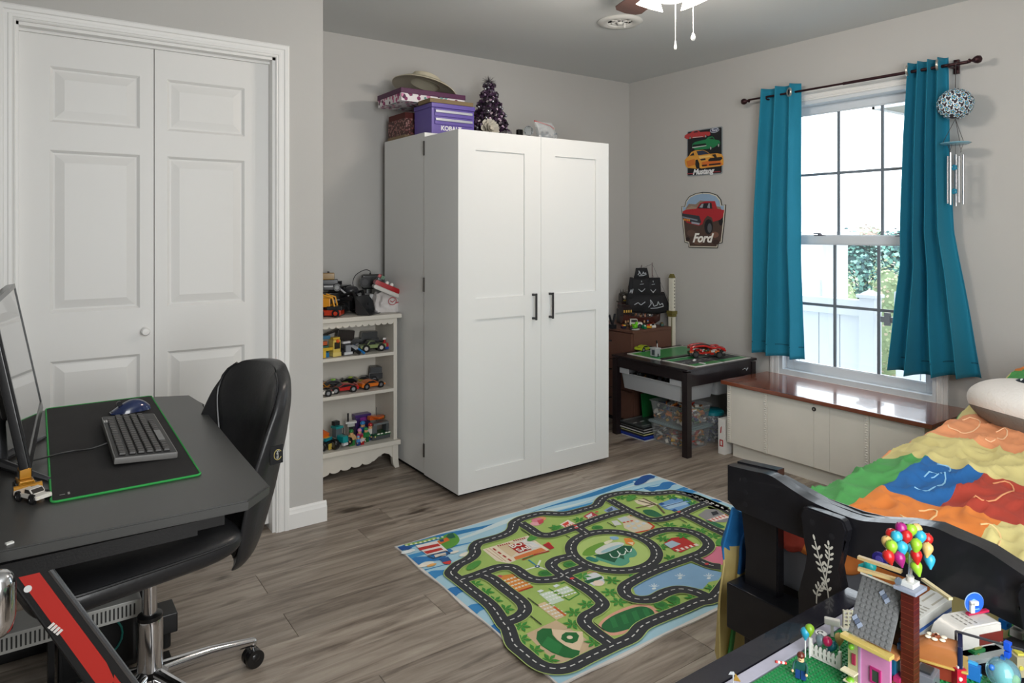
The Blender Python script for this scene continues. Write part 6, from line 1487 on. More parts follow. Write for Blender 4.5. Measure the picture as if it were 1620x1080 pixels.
for k in range(26): b.bx((q.uniform(-.08, .12), q.uniform(-.03, .02), q.uniform(.066, .085)), (.010, .008, .012), q.choice(['8a6a4a', '5a4a40', 'c9c4b8', '3a3a3e', 'a8643a', '4a2a24']), rz=q.uniform(0, 3))
b.build('deck_cargo', PL, t, smooth=0, kind='stuff')
# dark castle behind on the left
t = thing('toy_castle', 'dark brick built tower with skull top left of the ship', 'toy castle', (at_y(986, 480, 3.62).x, 3.62, SZ2), radians(-15))
b = B('2b2528'); b.box(-.035, -.035, 0, .035, .035, .105, bev=.002); b.build('lower_tower', PL, t)
b = B('4a2024'); b.box(-.03, -.03, .105, .03, .03, .150, bev=.002); b.build('red_floor', PL, t)
b = B('302a26'); b.box(-.036, -.036, .150, .036, .036, .158); b.box(-.026, -.026, .158, .026, .026, .205, bev=.002); b.sph((0, 0, .205), (.034, .034, .022)); b.build('upper_tower', PL, t)
b = B('d9d4c8'); b.sph((-.004, -.028, .19), (.013, .008, .012)); b.bx((-.004, -.034, .178), (.012, .006, .008)); b.build('skull', PL, t)
b = B('8a7a3c'); b.bx((.026, -.02, .175), (.02, .02, .03)); b.bx((0, -.032, .165), (.03, .006, .006), 'c9b04a'); b.build('gold_trim', PL, t)
b = B('1d1d20'); 
for k in range(3): b.cyl((-.02 + .02 * k, 0, .215), (-.024 + .024 * k, 0, .245), .004, .001, n=6)
b.build('spike', PL, t, smooth=0)
b = B('e0ddd4'); b.bx((-.02, -.036, .055), (.010, .003, .022)); b.bx((.01, -.036, .055), (.010, .003, .022)); b.bx((0, -.031, .13), (.012, .003, .018)); b.build('window', PL, t, smooth=0)
t = thing('toy_claw', 'black forked toy claw at the far left of the drawers', 'toy', (at_y(969, 500, 3.45).x, 3.45, SZ2))
b = B('1a1a1e'); b.box(-.02, -.02, 0, .02, .02, .03, bev=.003); b.build('base', PL, t)
b = B('1f1f24'); b.tube([(0, 0, .03), (-.018, 0, .06), (-.03, 0, .095)], .008); b.tube([(0, 0, .03), (.012, 0, .06), (.022, 0, .10)], .008); b.build('fork', PL, t)
# small toys along the front
toy_car('toy_off_roader', 'white brick built toy off roader on the drawers', 'toy car', (3.435, 3.395, SZ2), radians(-35), .085, .048, .060, 'jeep', 'd8d5cb', glass='2b2520', hub='2a2a2c')
t = brickwork('toy_creature', 'bright green toy creature at the front corner of the drawers', 'toy creature', (3.362, 3.325, SZ2 + .006), radians(20), [
    ('body', [('s', ((0, 0, .018), (.020, .016, .016)), '62b81f'), ('s', ((.006, -.006, .036), .011), '6cc424'), ('b', ((.016, 0, .008), (.016, .012, .008)), '57a81c'), ('b', ((-.014, .006, .010), (.014, .02, .010)), '57a81c')]),
    ('tail', [('t', ([(-.014, 0, .02), (-.03, .004, .026), (-.036, .004, .036)], .005), '6cc424')]), ('dish', [('c', ((0, 0, -.006), (0, 0, .0), .028), 'b9bcb8')])])
for i, (x, y, cs, lb) in enumerate(((3.335, 3.41, ('1f2638', 'd8b040', 'b84a30'), 'dark blue toy cart with yellow load at the left end of the drawers'), (3.345, 3.345, ('1b1c22', 'd2a62c', '26262c'), 'low black and yellow toy racer lying near the drawer corner'),
        (3.442, 3.322, ('127a50', '0f8a6a', 'd8d4cc'), 'teal toy piece right of the green creature'), (3.495, 3.325, ('c9922a', 'b0241e', 'd9d5cc'), 'yellow and red little toy beside the white bits'), (3.53, 3.322, ('d8d4cc', '2a2a2c', 'c9c4bc'), 'tiny white and black toy next to the ship bow'),
        (3.605, 3.40, ('a8501c', '5a2418', 'd87a24'), 'small orange brown toy under the ship bow'), (3.64, 3.345, ('3a5a54', '6a5a3a', '2a3a3c'), 'grey green bit at the right end of the drawers'))):
    t = thing('small_toy', lb, 'toy', (x, y, SZ2), i * .7)
    b = B(cs[0]); b.bx((0, 0, .009), (.036, .020, .016), bev=.002); b.build('base', PL, t)
    b = B(cs[1]); b.bx((.004, 0, .021), (.020, .016, .010), bev=.001, ry=.2); b.build('top', PL, t)
    b = B(cs[2]); b.cyl((-.010, 0, .016), (-.010, 0, .026), .006, n=10); b.build('knob', PL, t)
for i, (x, y, c1, c2, h, lb) in enumerate(((3.395, 3.45, '5a4a3c', '4a3c30', 'a88a6a', 'brown toy figure behind the white off roader'), (3.428, 3.46, '3c3430', '6a5a44', '8a6a4a', 'second brown toy figure behind the white off roader'), (3.51, 3.385, '3a2c28', '2a2622', 'b08a6a', 'tan topped toy figure before the ship hull'), (3.545, 3.385, '24242a', '8a6a30', '3a5a9c', 'blue capped toy figure beside the ship hull'))):
    minifig(lb, (x, y, SZ2), radians(-90), c1, c2, h, s=1.15, group='toy figures before the ship')

# ================================================================= DESK, COMPUTER
DZ_ = .730
t = thing('gaming_desk', 'black desk with slanted leg panels, the near one carrying a red plate', 'desk', (0, 1.56, 0))
DKM = mat('desk_black', '40403f', .36, bump=.05, bscale=400, vary=.05)
top = [(-.72, 1.555), (.388, 1.522), (.450, 1.585), (.455, 1.90), (.468, 2.30), (.474, 2.45), (.487, 2.465), (.478, 2.50), (.473, 2.52), (.470, 2.62), (.368, 2.665), (-.72, 2.665)]
top = [(x, y - 1.56) for x, y in top]
b = B(); b.prism(top, DZ_ - .022, DZ_, bev=.003); b.build('desk_top', DKM, t, smooth=30)
b = B(); b.box(-.66, .05, DZ_ - .075, .36, .085, DZ_ - .022); fr_ = b.build('under_frame', BLK, t, smooth=0); rep(fr_, [(0, .95, 0)])
def q1(u, v, y): p = at_y(u, v, y); return (p.x, p.z)
for (yy, red) in ((1.585, True), (2.585, False)):
    # slanted leg panel: black carrier, chrome edged; the near one has the red plate
    a0, a1 = (-.10, .655), (.062, .655); b0, b1 = (.135, .06), (.33, .06)
    if True:
        A = q1(13, 912, 1.585); Bq = q1(69, 888, 1.585); C_q = q1(213, 1080, 1.585); D_q = q1(137, 1083, 1.585)
        dirR = ((C_q[0] - Bq[0]) / (C_q[1] - Bq[1])); 
        zt, zb_ = .655, .035
        xr = lambda z: Bq[0] + (z - Bq[1]) * dirR
        xl = lambda z: A[0] + (z - A[1]) * ((D_q[0] - A[0]) / (D_q[1] - A[1]))
    M = FY(0, yy - 1.56 + .025, 0)
    b = B(M=M); b.prism([(xl(zt), zt), (xl(zb_), zb_), (xr(zb_), zb_), (xr(zt), zt)], 0, .022, bev=.001); lp = b.build('leg_panel', BLK, t, smooth=30)
    for s_, xf in ((0, xl), (1, xr)):
        b = B(M=M); off = .0 if s_ else .0; b.tube([(xf(zt), zt, .020), (xf(zb_), zb_, .020)], .0055 if s_ else .003, n=8); b.build('edge_rail', mat('rail_steel', '8b8d92', .25, metal=.9) if s_ else BLK, lp)
    if red:
        i1, i2 = .014, .020
        z1, z2 = .635, .385
        z1 = q1(50, 905, 1.585)[1]; z2 = q1(165, 1072, 1.585)[1]
        b = B(M=M); b.prism([(xl(z1) + i1, z1 - .003), (xl(z2 - .03) + i1, z2 - .03), (xl(z2 - .01) + i1 + .03, z2 - .012), (xr(z2 + .025) - i2, z2 + .028), (xr(z1) - i2, z1 + .006)], .022, .0245); rp_ = b.build('red_plate', mat('red_plate', 'b3271f', .4), lp, smooth=0)
        b = B('dfe2e0', M=M); w0 = q1(44, 931, 1.585); b.cyl((w0[0], w0[1], .0245), (w0[0], w0[1], .0262), .0065, n=14); b.build('screw_cap', PL, rp_)
        w1 = q1(87, 994, 1.585); b = B('d9d4d0', M=M @ T(w1[0], w1[1], .0247) @ RZ(radians(-52)))
        for k in range(4): b.box(-.012 + k * .007, -.006, 0, -.007 + k * .007, .006, .0006)
        b.build('white_mark', PM, rp_, smooth=0, kind='stuff')
        b = B(M=M); b.prism([(xl(z2 - .06) + i1, z2 - .06), (xl(.1) + i1, .1), (xr(.1) - i2, .1), (xr(z2 + .0) - i2, z2 + .0)], .022, .024); b.build('red_plate', MATS['red_plate'], lp, smooth=0)
    b = B(); yo = yy - 1.56; b.box(-.30, yo - .01, 0, .36, yo + .05, .035, bev=.006); b.build('foot', BLK, t)
    b = B(); b.box(-.28, yo - .0, DZ_ - .075, .30, yo + .04, DZ_ - .045); b.build('top_bar', BLK, t)
b = B(); b.tube([(.150, .98, .66), (.175, 1.0, .30), (.186, 1.01, .035)], .011, n=10); b.build('cross_strut', BLK, t)
# cup holder / chrome ring at the near edge
t = thing('cup_holder', 'chrome rounded cup holder hanging under the near desk edge', 'cup holder', (-.075, 1.50, .56))
c_ = at_y(2, 960, 1.42)
t.location = (c_.x - .006, 1.43, c_.z)
b = B(); b.lathe([(0, -.052), (.014, -.050), (.022, -.042), (.026, -.02), (.026, .035), (.022, .048), (.014, .055), (0, .058)], n=32); b.build('cup', CHR, t)
b = B(); b.tube([(-.02, .02, .04), (-.02, .07, .06), (-.02, .13, .068), (-.02, .145, c_.z * 0 + DZ_ - .022 - c_.z)], .006); b.build('bracket', MATS['dark_metal'], t)
# mouse mat
t = thing('desk_mat', 'black desk mat with bright green stitched edge', 'desk mat', (.045, 1.74, DZ_))
mx0, mx1, my = 0.0, .30, .93
pts = rrect(.0, .0, .292, my, .012, 5)
pts = [(x + .004 * (y / my) + (.016 * (y / my) if x > .1 else .006 * (y / my)), y) for x, y in pts]
b = B(); b.prism(pts, .0003, .0033); b.build('mat_cloth', mat('mat_black', '211f20', .85, vary=.35, vscale=6, bump=.1, bscale=500), t, smooth=0)
b = B('2f9c4a'); b.tube([(x, y, .0026) for x, y in pts], .0026, n=6, closed=True); b.build('green_stitching', FAB, t)
b = B('a8a8a4', M=T(.012, .035, .0036)); b.poly([(.004, .0), (.014, .0), (.014, .003), (.004, .003)], 'a8a8a4', 0); b.poly([(.019, -.004), (.023, -.004), (.023, .012), (.019, .012)], 'a8a8a4', 0); b.build('mat_logo', PM, t, smooth=0, keep=True, kind='stuff')
# keyboard: front edge to +x
t = thing('keyboard', 'black wired keyboard with grey rim on the desk mat', 'keyboard', (.250, 2.13, DZ_ + .004), radians(-90) )
KL, KD = .445, .140
kt = at_z(165, 657, DZ_ + .03); kr = at_z(250, 651, DZ_ + .02); kb_ = at_z(290, 720, DZ_ + .015); kl = at_z(182, 738, DZ_ + .02)
t.location = (.2475, 2.125, DZ_ + .0045); t.rotation_euler = (0, 0, radians(90 - 1.0))
# local: x along the keyboard (towards +y far), local -y is towards the sitter (+x world)
MK = RX(radians(4))
b = B(M=MK); b.box(-KL / 2, -KD / 2, .002, KL / 2, KD / 2, .018, bev=.003); b.build('case', mat('kb_rim', '6a6866', .4), t)
b = B(M=MK); b.box(-KL / 2 + .004, -KD / 2 + .004, .018, KL / 2 - .004, KD / 2 - .004, .0195); b.build('deck', mat('kb_deck', '232324', .5), t, smooth=0)
KEY = mat('key_black', '434140', .45); kx0 = -KL / 2 + .014; rows = [(.052, 16), (.030, 19), (.011, 19), (-.008, 19), (-.027, 19), (-.046, 15)]
b = B(); b.box(0, 0, 0, .016, .0155, .007, bev=.0015, taper=(.86, .86), seg=1); key = b.build('key', KEY, t, smooth=0); first = True
for r_, (yy, n) in enumerate(rows):
    for k in range(n):
        w_ = (KL - .028) / 19; x = kx0 + k * w_
        if r_ == 0: x = kx0 + k * w_ + (.010 * (k // 4))
        if r_ == 0 and x > KL / 2 - .03: continue
        if r_ == 5 and 4 <= k <= 8:
            if k == 4: B(M=MK).box(x, yy - .008, .0195, x + w_ * 5 - .003, yy + .0075, .0262, bev=.001).build('space_bar', mat('key_shiny', '3c3c3e', .15), t)
            continue
        o = key if first else key.copy()
        if not first: sc.collection.objects.link(o)
        first = False; o.parent = t; p = MK @ Vector((x, yy - .008, .0195)); o.location = p; o.rotation_euler = (radians(4), 0, 0)
b = B('b9b9b6', M=MK); b.box(KL / 2 - .085, .046, .0196, KL / 2 - .062, .064, .0225, bev=.001); b.box(KL / 2 - .082, .024 + .041, .0196, KL / 2 - .058, .068, .021); b.build('grey_buttons', PL, t)
b = B('1a1a1b'); b.tube(smoothpts([(-.03, .070, .010), (-.035, .11, .003), (-.03, .16, .0025), (-.06, .23, .003), (-.08, .30, .003)], 6), .0022, n=6); b.build('cable', PL, t)
# mouse
t = thing('computer_mouse', 'dark blue glossy computer mouse behind the keyboard', 'mouse', (.278, 2.445, DZ_ + .0042), radians(90))
t.location = (.270, 2.47, DZ_ + .0042); t.rotation_euler = (0, 0, radians(8))
b = B(); b.grid(lambda u_, v_: ((v_ - .5) * .112, (u_ - .5) * .062 * (sin(pi * (.06 + .88 * v_)) ** .45), .002 + .036 * (sin(pi * u_) ** .5) * (sin(pi * (.02 + .9 * v_ ** 1.25)) ** .8)), 18, 22); b.build('shell', mat('mouse_blue', '1d2c55', .15, coat=.6), t, smooth=180)
b = B('121214'); b.prism([(x * .054, y * .029) for x, y in [(cos(2 * pi * i / 20), sin(2 * pi * i / 20)) for i in range(20)]], 0, .010, bev=.002); b.build('base', PL, t)
b = B('232326'); b.cyl((-.030, -.004, .030), (-.030, .004, .030), .008, n=14); b.build('scroll_wheel', PL, t)
# monitor
t = thing('monitor', 'black flat monitor seen almost edge on at the left of the desk', 'monitor', (0.0, 2.1, DZ_))
# hinge line runs along y; top leans back to -x
mn = Matrix.Translation((.024, 0, .085)) @ Matrix.Rotation(radians(-3.0), 4, 'Z') @ Matrix.Rotation(radians(-10.5), 4, 'Y')
# local plane: y along the width, z up
YN, YF = -.30, .30; MHT = .345
b = B(M=mn); b.box(-.022, YN, -.02, -.004, YF, MHT, bev=.003); b.build('back_shell', mat('monitor_black', '141416', .3, coat=.3), t)
b = B(M=mn); 
for (a, c, d, e) in ((YN, YN + .012, -.02, MHT), (YF - .012, YF, -.02, MHT), (YN + .012, YF - .012, MHT - .012, MHT), (YN + .012, YF - .012, -.02, .002)): b.box(-.004, a, d, .0, c, e)
b.build('bezel', MATS['monitor_black'], t, smooth=0)
b = B(M=mn); b.box(-.004, YN + .012, .002, -.0022, YF - .012, MHT - .012); b.build('screen', mat('dark_screen', '0c0d10', .08, spec=1.0, coat=1.0), t, smooth=0)
b = B(M=mn); b.box(-.055, -.10, .05, -.022, .10, .25, bev=.01); b.build('rear_housing', MATS['monitor_black'], t)
b = B(); b.tube([(-.045, 0, .20), (-.055, 0, .10), (-.05, 0, .012)], .017, n=12); b.build('neck', mat('stand_grey', '55565a', .35, metal=.5), t)
for (s_) in (1, -1):
    b = B(); b.tube([(-.05, .02 * s_, .010), (.0, .12 * s_, .008), (.045, .20 * s_, .005)], [.012, .009, .005], n=8); b.build('stand_foot', MATS['stand_grey'], t)
# white toy truck and golden digger in front of the monitor
toy_car('toy_pickup', 'white toy pickup truck standing at the corner of the desk mat', 'toy car', (.014, 1.785, DZ_ + .0003), radians(-58), .074, .034, .028, 'pickup', 'd4cfc8', glass='2a2420', hub='2e2e30')
t = thing('toy_digger', 'golden toy backhoe behind the white pickup on the desk', 'toy digger', (.0, 1.865, DZ_ + .0003), radians(-80))
GLD = mat('gold_paint', 'b07a1e', .3, metal=.3)
b = B(); b.box(-.025, -.014, .014, .022, .014, .026, bev=.002); b.box(-.016, -.011, .026, .008, .011, .050, bev=.002); b.build('body', GLD, t)
b = B(); b.box(-.014, -.0125, .030, .006, .0125, .045, ); b.build('cab_window', mat('toy_window', '1c1a18', .2), t, smooth=0)
b = B(); b.box(.030, -.026, .004, .034, .026, .022); b.prism([(.034, .004), (.044, .004), (.034, .020)], -.026, .026, M=FYL); b.build('bucket', GLD, t)
b = B(); b.tube([(.02, -.012, .022), (.030, -.014, .014)], .003); b.tube([(.02, .012, .022), (.030, .014, .014)], .003); b.build('lift_arm', GLD, t)
b = B(); b.tube([(-.02, 0, .03), (-.03, 0, .062), (-.012, 0, .078)], .004); b.bx((-.012, 0, .072), (.012, .026, .010)); b.build('boom', GLD, t)
wheelset(t, .06, .034, .011, .008, [.016, -.016], '2a2a2a')
t = thing('desk_tumbler', 'silver tumbler behind the monitor at the left picture edge', 'tumbler', (-.115, 1.99, DZ_ + .0003))
b = B(); b.lathe([(0, 0), (.030, 0), (.033, .01), (.038, .12), (.039, .135), (.036, .136), (.034, .12), (.029, .008), (0, .006)], n=28); b.build('cup_body', CHR, t)
b = B('1a1a1c'); b.lathe([(0, .142), (.036, .140), (.039, .134)], n=24); b.build('cup_lid', PL, t)
t = thing('paper_scrap', 'tiny white scrap on the near desk edge', 'scrap', (at_z(15, 860, DZ_).x, at_z(15, 860, DZ_).y, DZ_))
B('e0e0dc').bx((0, 0, .0016), (.012, .008, .003), rz=.4).build('scrap', PM, t)
# PC tower and white vent box under the desk
t = thing('computer_tower', 'black computer tower on the floor under the far end of the desk', 'computer', (.075, 2.33, 0))
b = B('101012'); b.box(0, 0, .012, .20, .42, .455, bev=.005); b.build('case', mat('pc_black', '0f1012', .3, coat=.2), t)
b = B('08080a'); b.box(.012, -.003, .03, .188, 0, .44); b.build('front_grille', PM, t, smooth=0)
b = B('1f6f68'); b.tube([(.10 + .06 * cos(a), -.006, .12 + .06 * sin(a)) for a in [2 * pi * i / 20 for i in range(20)]], .003, closed=True); b.build('teal_ring', PL, t)
b = B('2a2a2c'); 
ft = B('222224').box(.01, .02, 0, .04, .06, .012).build('foot', PL, t, smooth=0); rep(ft, [(.14, 0, 0), (0, .32, 0), (.14, .32, 0)])
b = B('202124'); b.box(.02, .01, .455, .18, .40, .470, bev=.004); b.build('top_cover', PL, t)
vb = at_y(30, 975, 2.2)
t = thing('vented_box', 'flat white vented box on the shelf behind the desk leg', 'electronics', (-.19, 2.20, 0))
b = B('b4b4b0'); b.box(0, 0, .215, .46, .12, .265, bev=.003); b.build('housing', PL, t)
sl = B('2e2e2e').box(.01, -.002, .225, .014, .001, .256).build('vent_slot', PL, t, smooth=0); rep(sl, [(.010 * k, 0, 0) for k in range(1, 44)])
b = B('18181a'); b.box(.0, .01, 0, .02, .12, .215); b.box(.24, .01, 0, .255, .12, .215); b.build('stand', PL, t, smooth=0)
t = thing('equipment_case', 'small black case with rubber foot on the floor behind the chair column', 'electronics', (.315, 2.36, 0))
b = B('151517'); b.box(0, 0, .055, .075, .10, .115, bev=.004); b.build('case', PL, t)
b = B('1a1a1c'); b.cyl((.045, .04, .0), (.045, .04, .055), .016, n=14); b.build('rubber_foot', RUB, t)
b = B('2b2a28'); b.box(-.02, -.10, 0, .05, .0, .006, bev=.001); b.build('metal_tongue', PL, t)

# ================================================================= OFFICE CHAIR
CXx, CYy = .275, 2.08
t = thing('office_chair', 'black leather office chair with chrome star base at the desk', 'chair', (CXx, CYy, 0), radians(12))
LEA = mat('black_leather', '242426', .36, bump=.06, bscale=90, coat=.05)
for k in range(5):
    a = radians(0 + 72 * k); d = Vector((cos(a), sin(a), 0)); L_ = .29
    b = B(); b.tube([d * .03 + Vector((0, 0, .112)), d * .16 + Vector((0, 0, .098)), d * L_ + Vector((0, 0, .072))], [.021, .017, .012], n=12); b.sph(d * L_ + Vector((0, 0, .070)), .013); arm = b.build('base_arm', CHR, t)
    p = d * L_
    b = B(); b.cyl((p.x, p.y, .035), (p.x, p.y, .072), .008, n=10); 
    b.build('caster_stem', CHR, arm)
    side = Vector((-d.y, d.x, 0)); b = B('161617')
    for s_ in (1, -1):
        c0_ = p + side * s_ * .006 + Vector((0, 0, .0265)); b.cyl(c0_, c0_ + side * s_ * .014, .0262, n=22)
    b.sph(p + Vector((0, 0, .032)), (.024, .024, .020)); b.build('caster', PL, arm)
b = B(); b.lathe([(.018, .08), (.046, .085), (.050, .10), (.046, .118), (.032, .128), (.032, .252), (.030, .262), (.022, .262)], n=28); b.build('column_sleeve', CHR, t)
b = B('0e0e0f'); b.lathe([(.016, .258), (.031, .262), (.031, .272), (.016, .276)], n=24); b.build('collar', PL, t)
b = B(); b.cyl((0, 0, .26), (0, 0, .43), .0175, n=20); b.build('gas_lift', CHR, t)
b = B('18191b'); b.cyl((-.10, .06, .365), (-.10, .06, .43), .03, n=16); b.box(-.08, -.07, .405, .10, .07, .432, bev=.006); b.build('mechanism', PL, t)
b = B()
def cushion(b, cx, cy, cz, sx, sy, sz, n=26, pw=.32):
    vs = []
    for j in range(n + 1):
        ph = -pi / 2 + pi * j / n
        for i in range(2 * n):
            a = 2 * pi * i / (2 * n); ca, sa, cp, sp = cos(a), sin(a), cos(ph), sin(ph)
            f = lambda v, p_: abs(v) ** p_ * (1 if v >= 0 else -1)
            x = f(cp, .45) * f(ca, pw); y = f(cp, .45) * f(sa, pw); z = f(sp, .8)
            sag = -.012 * (1 - x * x) * (1 - y * y) if z > 0 else 0
            vs.append((cx + sx * x, cy + sy * y, cz + sz * z + sag + (.010 * x * x * x if z > -2 else 0)))
    fs = [(j * 2 * n + i, j * 2 * n + (i + 1) % (2 * n), (j + 1) * 2 * n + (i + 1) % (2 * n), (j + 1) * 2 * n + i) for j in range(n) for i in range(2 * n)]
    bv, _ = b._add(vs, fs); bmesh.ops.remove_doubles(b.bm, verts=bv, dist=1e-5)
cushion(b, -.065, .0, .472, .245, .225, .046); st = b.build('seat', LEA, t, smooth=180)
b = B(); b.tube([(-.065 + .245 * .985 * x, .0 + .225 * .985 * y, .487) for x, y in [((abs(cos(a)) ** .32) * (1 if cos(a) > 0 else -1), (abs(sin(a)) ** .32) * (1 if sin(a) > 0 else -1)) for a in [2 * pi * i / 60 for i in range(60)]]], .0035, n=6, closed=True); b.build('seat_piping', LEA, st)
# back rest: curved shell, s across (y), z up
def backf(s_, h, side):
    # s_ in -1..1 (y), h 0..1
    hw = interp([(0, .115), (.06, .155), (.15, .175), (.35, .198), (.62, .208), (.82, .200), (.93, .170), (1, .105)], h)
    z = .362 + .537 * h + .012 * (1 - s_ * s_) * h
    x = .218 + .125 * h - .03 * sin(pi * h) * -.4 - .115 * (abs(s_) ** 2.2) * (.3 + .7 * sin(pi * min(1, h * .9 + .08))) 
    th = .064 * (1 - .40 * abs(s_) ** 3) * (1 - .5 * h ** 5) * (1 - .35 * (1 - h) ** 8)
    return Vector((x + (th if side else -.012 * (1 - s_ * s_)), .0 + s_ * hw, z))
b = B(); n, m_ = 30, 30
vs = []; 
for side in (0, 1):
    for j in range(m_ + 1):
        for i in range(n + 1): vs.append(backf(-1 + 2 * i / n, j / m_, side))
W1 = n + 1; O = W1 * (m_ + 1); fs = []
for j in range(m_):
    for i in range(n):
        fs.append((j * W1 + i, j * W1 + i + 1, (j + 1) * W1 + i + 1, (j + 1) * W1 + i)); fs.append((O + j * W1 + i, O + (j + 1) * W1 + i, O + (j + 1) * W1 + i + 1, O + j * W1 + i + 1))
for i in range(n): fs.append((i, O + i, O + i + 1, i + 1)); k = m_ * W1; fs.append((k + i, k + i + 1, O + k + i + 1, O + k + i))
for j in range(m_): fs.append((j * W1, (j + 1) * W1, O + (j + 1) * W1, O + j * W1)); fs.append((j * W1 + n, O + j * W1 + n, O + (j + 1) * W1 + n, (j + 1) * W1 + n))
b._add(vs, fs)
bk = b.build('backrest', LEA, t, smooth=180)
sm = bk.modifiers.new('round', 'SUBSURF'); sm.levels = 1; sm.render_levels = 1
# raised centre pad with curved seams
b = B(); 
def padw(h): return interp([(0, .50), (.3, .52), (.6, .66), (.8, .86), (.93, .97), (1, .99)], h)
def padf(u_, v_):
    s_ = (u_ * 2 - 1); h = .03 + .955 * v_; p = backf(s_ * padw(h), h, 0); e = (1 - abs(s_) ** 8) * (1 - abs(2 * v_ - 1) ** 12)
    return p + Vector((-.016 * e - .001, 0, 0))
b.grid(padf, 26, 30); b.build('centre_pad', LEA, bk, smooth=180)
for s_ in (1, -1):
    b = B(); b.tube([padf(.5 + .5 * s_ * .985, k / 24) + Vector((-.002, .003 * s_, 0)) for k in range(25)], .0035, n=6); b.build('seam', LEA, bk)
b = B('151518'); p = backf(-.97, .60, 1); b.box(p.x - .004, p.y - .004, p.z - .025, p.x + .034, p.y - .001, p.z + .025); tg = b.build('brand_tag', FAB, t, smooth=0)
b = B('b9a96a'); b.tube([(p.x + .018 + .011 * cos(a), p.y - .0045, p.z + .014 * sin(a)) for a in [.6 + 5.2 * i / 16 for i in range(17)]], .0010, n=5)
b.build('ring_mark', PM, tg); text('tag_lettering', 'Serta', .011, frame((0, 0, -1), (-1, 0, 0) if False else (1, 0, 0), (0, -1, 0), (p.x + .018, p.y - .0045, p.z)), tg, mat('tag_white', 'd0d0cc', .8), ext=.0002)
for s_ in (1, -1):
    b = B('121214'); b.box(.18, s_ * .05 - .014, .425, .285, s_ * .05 + .014, .437, bev=.002); b.tube([(.27, s_ * .05, .43), (.285, s_ * .05, .48), (.29, s_ * .05, .56)], .010); b.build('back_bracket', PL, t)
# ================================================================= BED
t = thing('bed', 'black painted wooden bed with a curved footboard and leaf motif plank', 'bed', (1.53, 0, 0))
BW = mat('bed_black', '16161a', .32, bump=.08, bscale=25, coat=.18, vary=.2, vscale=20)
FBM = frame((0, 1, 0), (0, 0, 1), (1, 0, 0))       # profile in (y, z), extruded along +x
BY0, BY1 = .02, 1.176
topc = [(1.176, .678), (1.10, .684), (1.045, .688), (.985, .671), (.925, .657), (.836, .652), (.79, .659), (.72, .679), (.665, .691), (.62, .686), (.57, .680), (.505, .656), (.42, .628), (.30, .61), (.15, .622), (BY0, .67)]
topc = [tuple(p) for p in smoothpts([Vector(p) for p in topc], 4)]
front = topc + [(BY0, .575), (.30, .525), (.60, .566), (1.00, .563), (1.15, .568), (1.176, .585)]
b = B(); b.prism(front, 0, .034, M=FBM, bev=.004); b.build('top_rail', BW, t, smooth=30)
b = B(); b.prism([(1.172, .682), (1.050, .692), (1.046, .60), (1.172, .60)], .036, .072, M=FBM, bev=.004); b.build('rail_block', BW, t, smooth=30)
b = B(); b.prism([(1.04, .680), (.985, .668), (.925, .655), (.836, .650), (.79, .657), (.72, .677), (.665, .688), (.57, .676), (.505, .652), (.42, .624), (.30, .606), (.15, .618), (.15, .57), (1.04, .58)], .036, .060, M=FBM, bev=.003); b.build('rear_rail', BW, t, smooth=30)
b = B()
for z_ in (.655, .623, .592): b.cyl((-.0005, 1.118, z_), (.003, 1.118, z_), .0065, n=14)
b.build('screw_head', mat('screw_dark', '2e2e32', .4, metal=.5), t, kind='stuff')
for y0 in (1.048, .06):
    b = B(); b.prism([(y0 - .002 + .10, 0), (y0 + .10, .30), (y0 + .094, .45), (y0 + .108, .56), (y0 + .108, .60), (y0, .60), (y0, 0)], .036, .066, M=FBM, bev=.003); b.build('post', BW, t, smooth=30)
b = B(); b.box(0, BY0, .245, .080, 1.178, .366, bev=.005); b.build('lower_rail', BW, t)
for (yc, lf) in ((.889, True), (.452, False)):
    pr = [(.054, .36 - .12), (.060, .40), (.064, .44), (.054, .47), (.040, .505), (.038, .54), (.042, .575), (.054, .605), (.058, .63), (.050, .648), (.040, .652)]
    L1 = [(yc + a, z) for a, z in pr]; R1 = [(yc - a * 1.0, z) for a, z in reversed(pr)]
    b = B(M=T(-.028, 0, 0)); b.prism(L1 + R1, 0, .027, M=FBM, bev=.004); pk = b.build('shaped_plank', BW, t, smooth=30, label='plank with painted white leaf sprigs' if lf else None)
    if lf:
        b = B(M=frame((0, -1, 0), (0, 0, 1), (-1, 0, 0), (-.0284, yc, .36)) )
        def leafs(stem, n, l_, w_):
            S = smoothpts([Vector(p) for p in stem], 6); b.line([tuple(p) for p in S], .0032, 'c9c6ba', 1)
            for i in range(n):
                k = int((i + 2) / (n + 2) * (len(S) - 1)); p = S[k]; d = (S[min(k + 1, len(S) - 1)] - S[max(k - 1, 0)]).normalized(); a = atan2(d.y, d.x)
                for s_ in (1, -1):
                    aa = a + s_ * .75; c_ = p + Vector((cos(aa), sin(aa))) * l_ * .75; b.ell(c_.x, c_.y, l_ * .5, w_, 'cfccc0', 2, n=10, rot=aa)
            c_ = S[-1] + (S[-1] - S[-3]).normalized() * l_ * .6; a = atan2((S[-1] - S[-3]).y, (S[-1] - S[-3]).x); b.ell(c_.x, c_.y, l_ * .5, w_, 'cfccc0', 2, n=10, rot=a)
        leafs([(.018, .085), (.010, .135), (-.004, .175), (-.018, .222)], 6, .013, .0028)
        leafs([(.006, .128), (.012, .165), (.017, .200), (.016, .222)], 5, .012, .0026)
        leafs([(-.014, .078), (-.012, .105), (-.002, .125)], 3, .012, .0026)
        b.build('leaf_motif', PM, pk, smooth=0, keep=True)
    b = B()
    for (a, z_) in ((.026, .622), (-.022, .606)): b.cyl((-.0285, yc + a, z_), (-.026, yc + a, z_), .007, n=14)
    b.build('screw_head', MATS['screw_dark'], pk, kind='stuff')
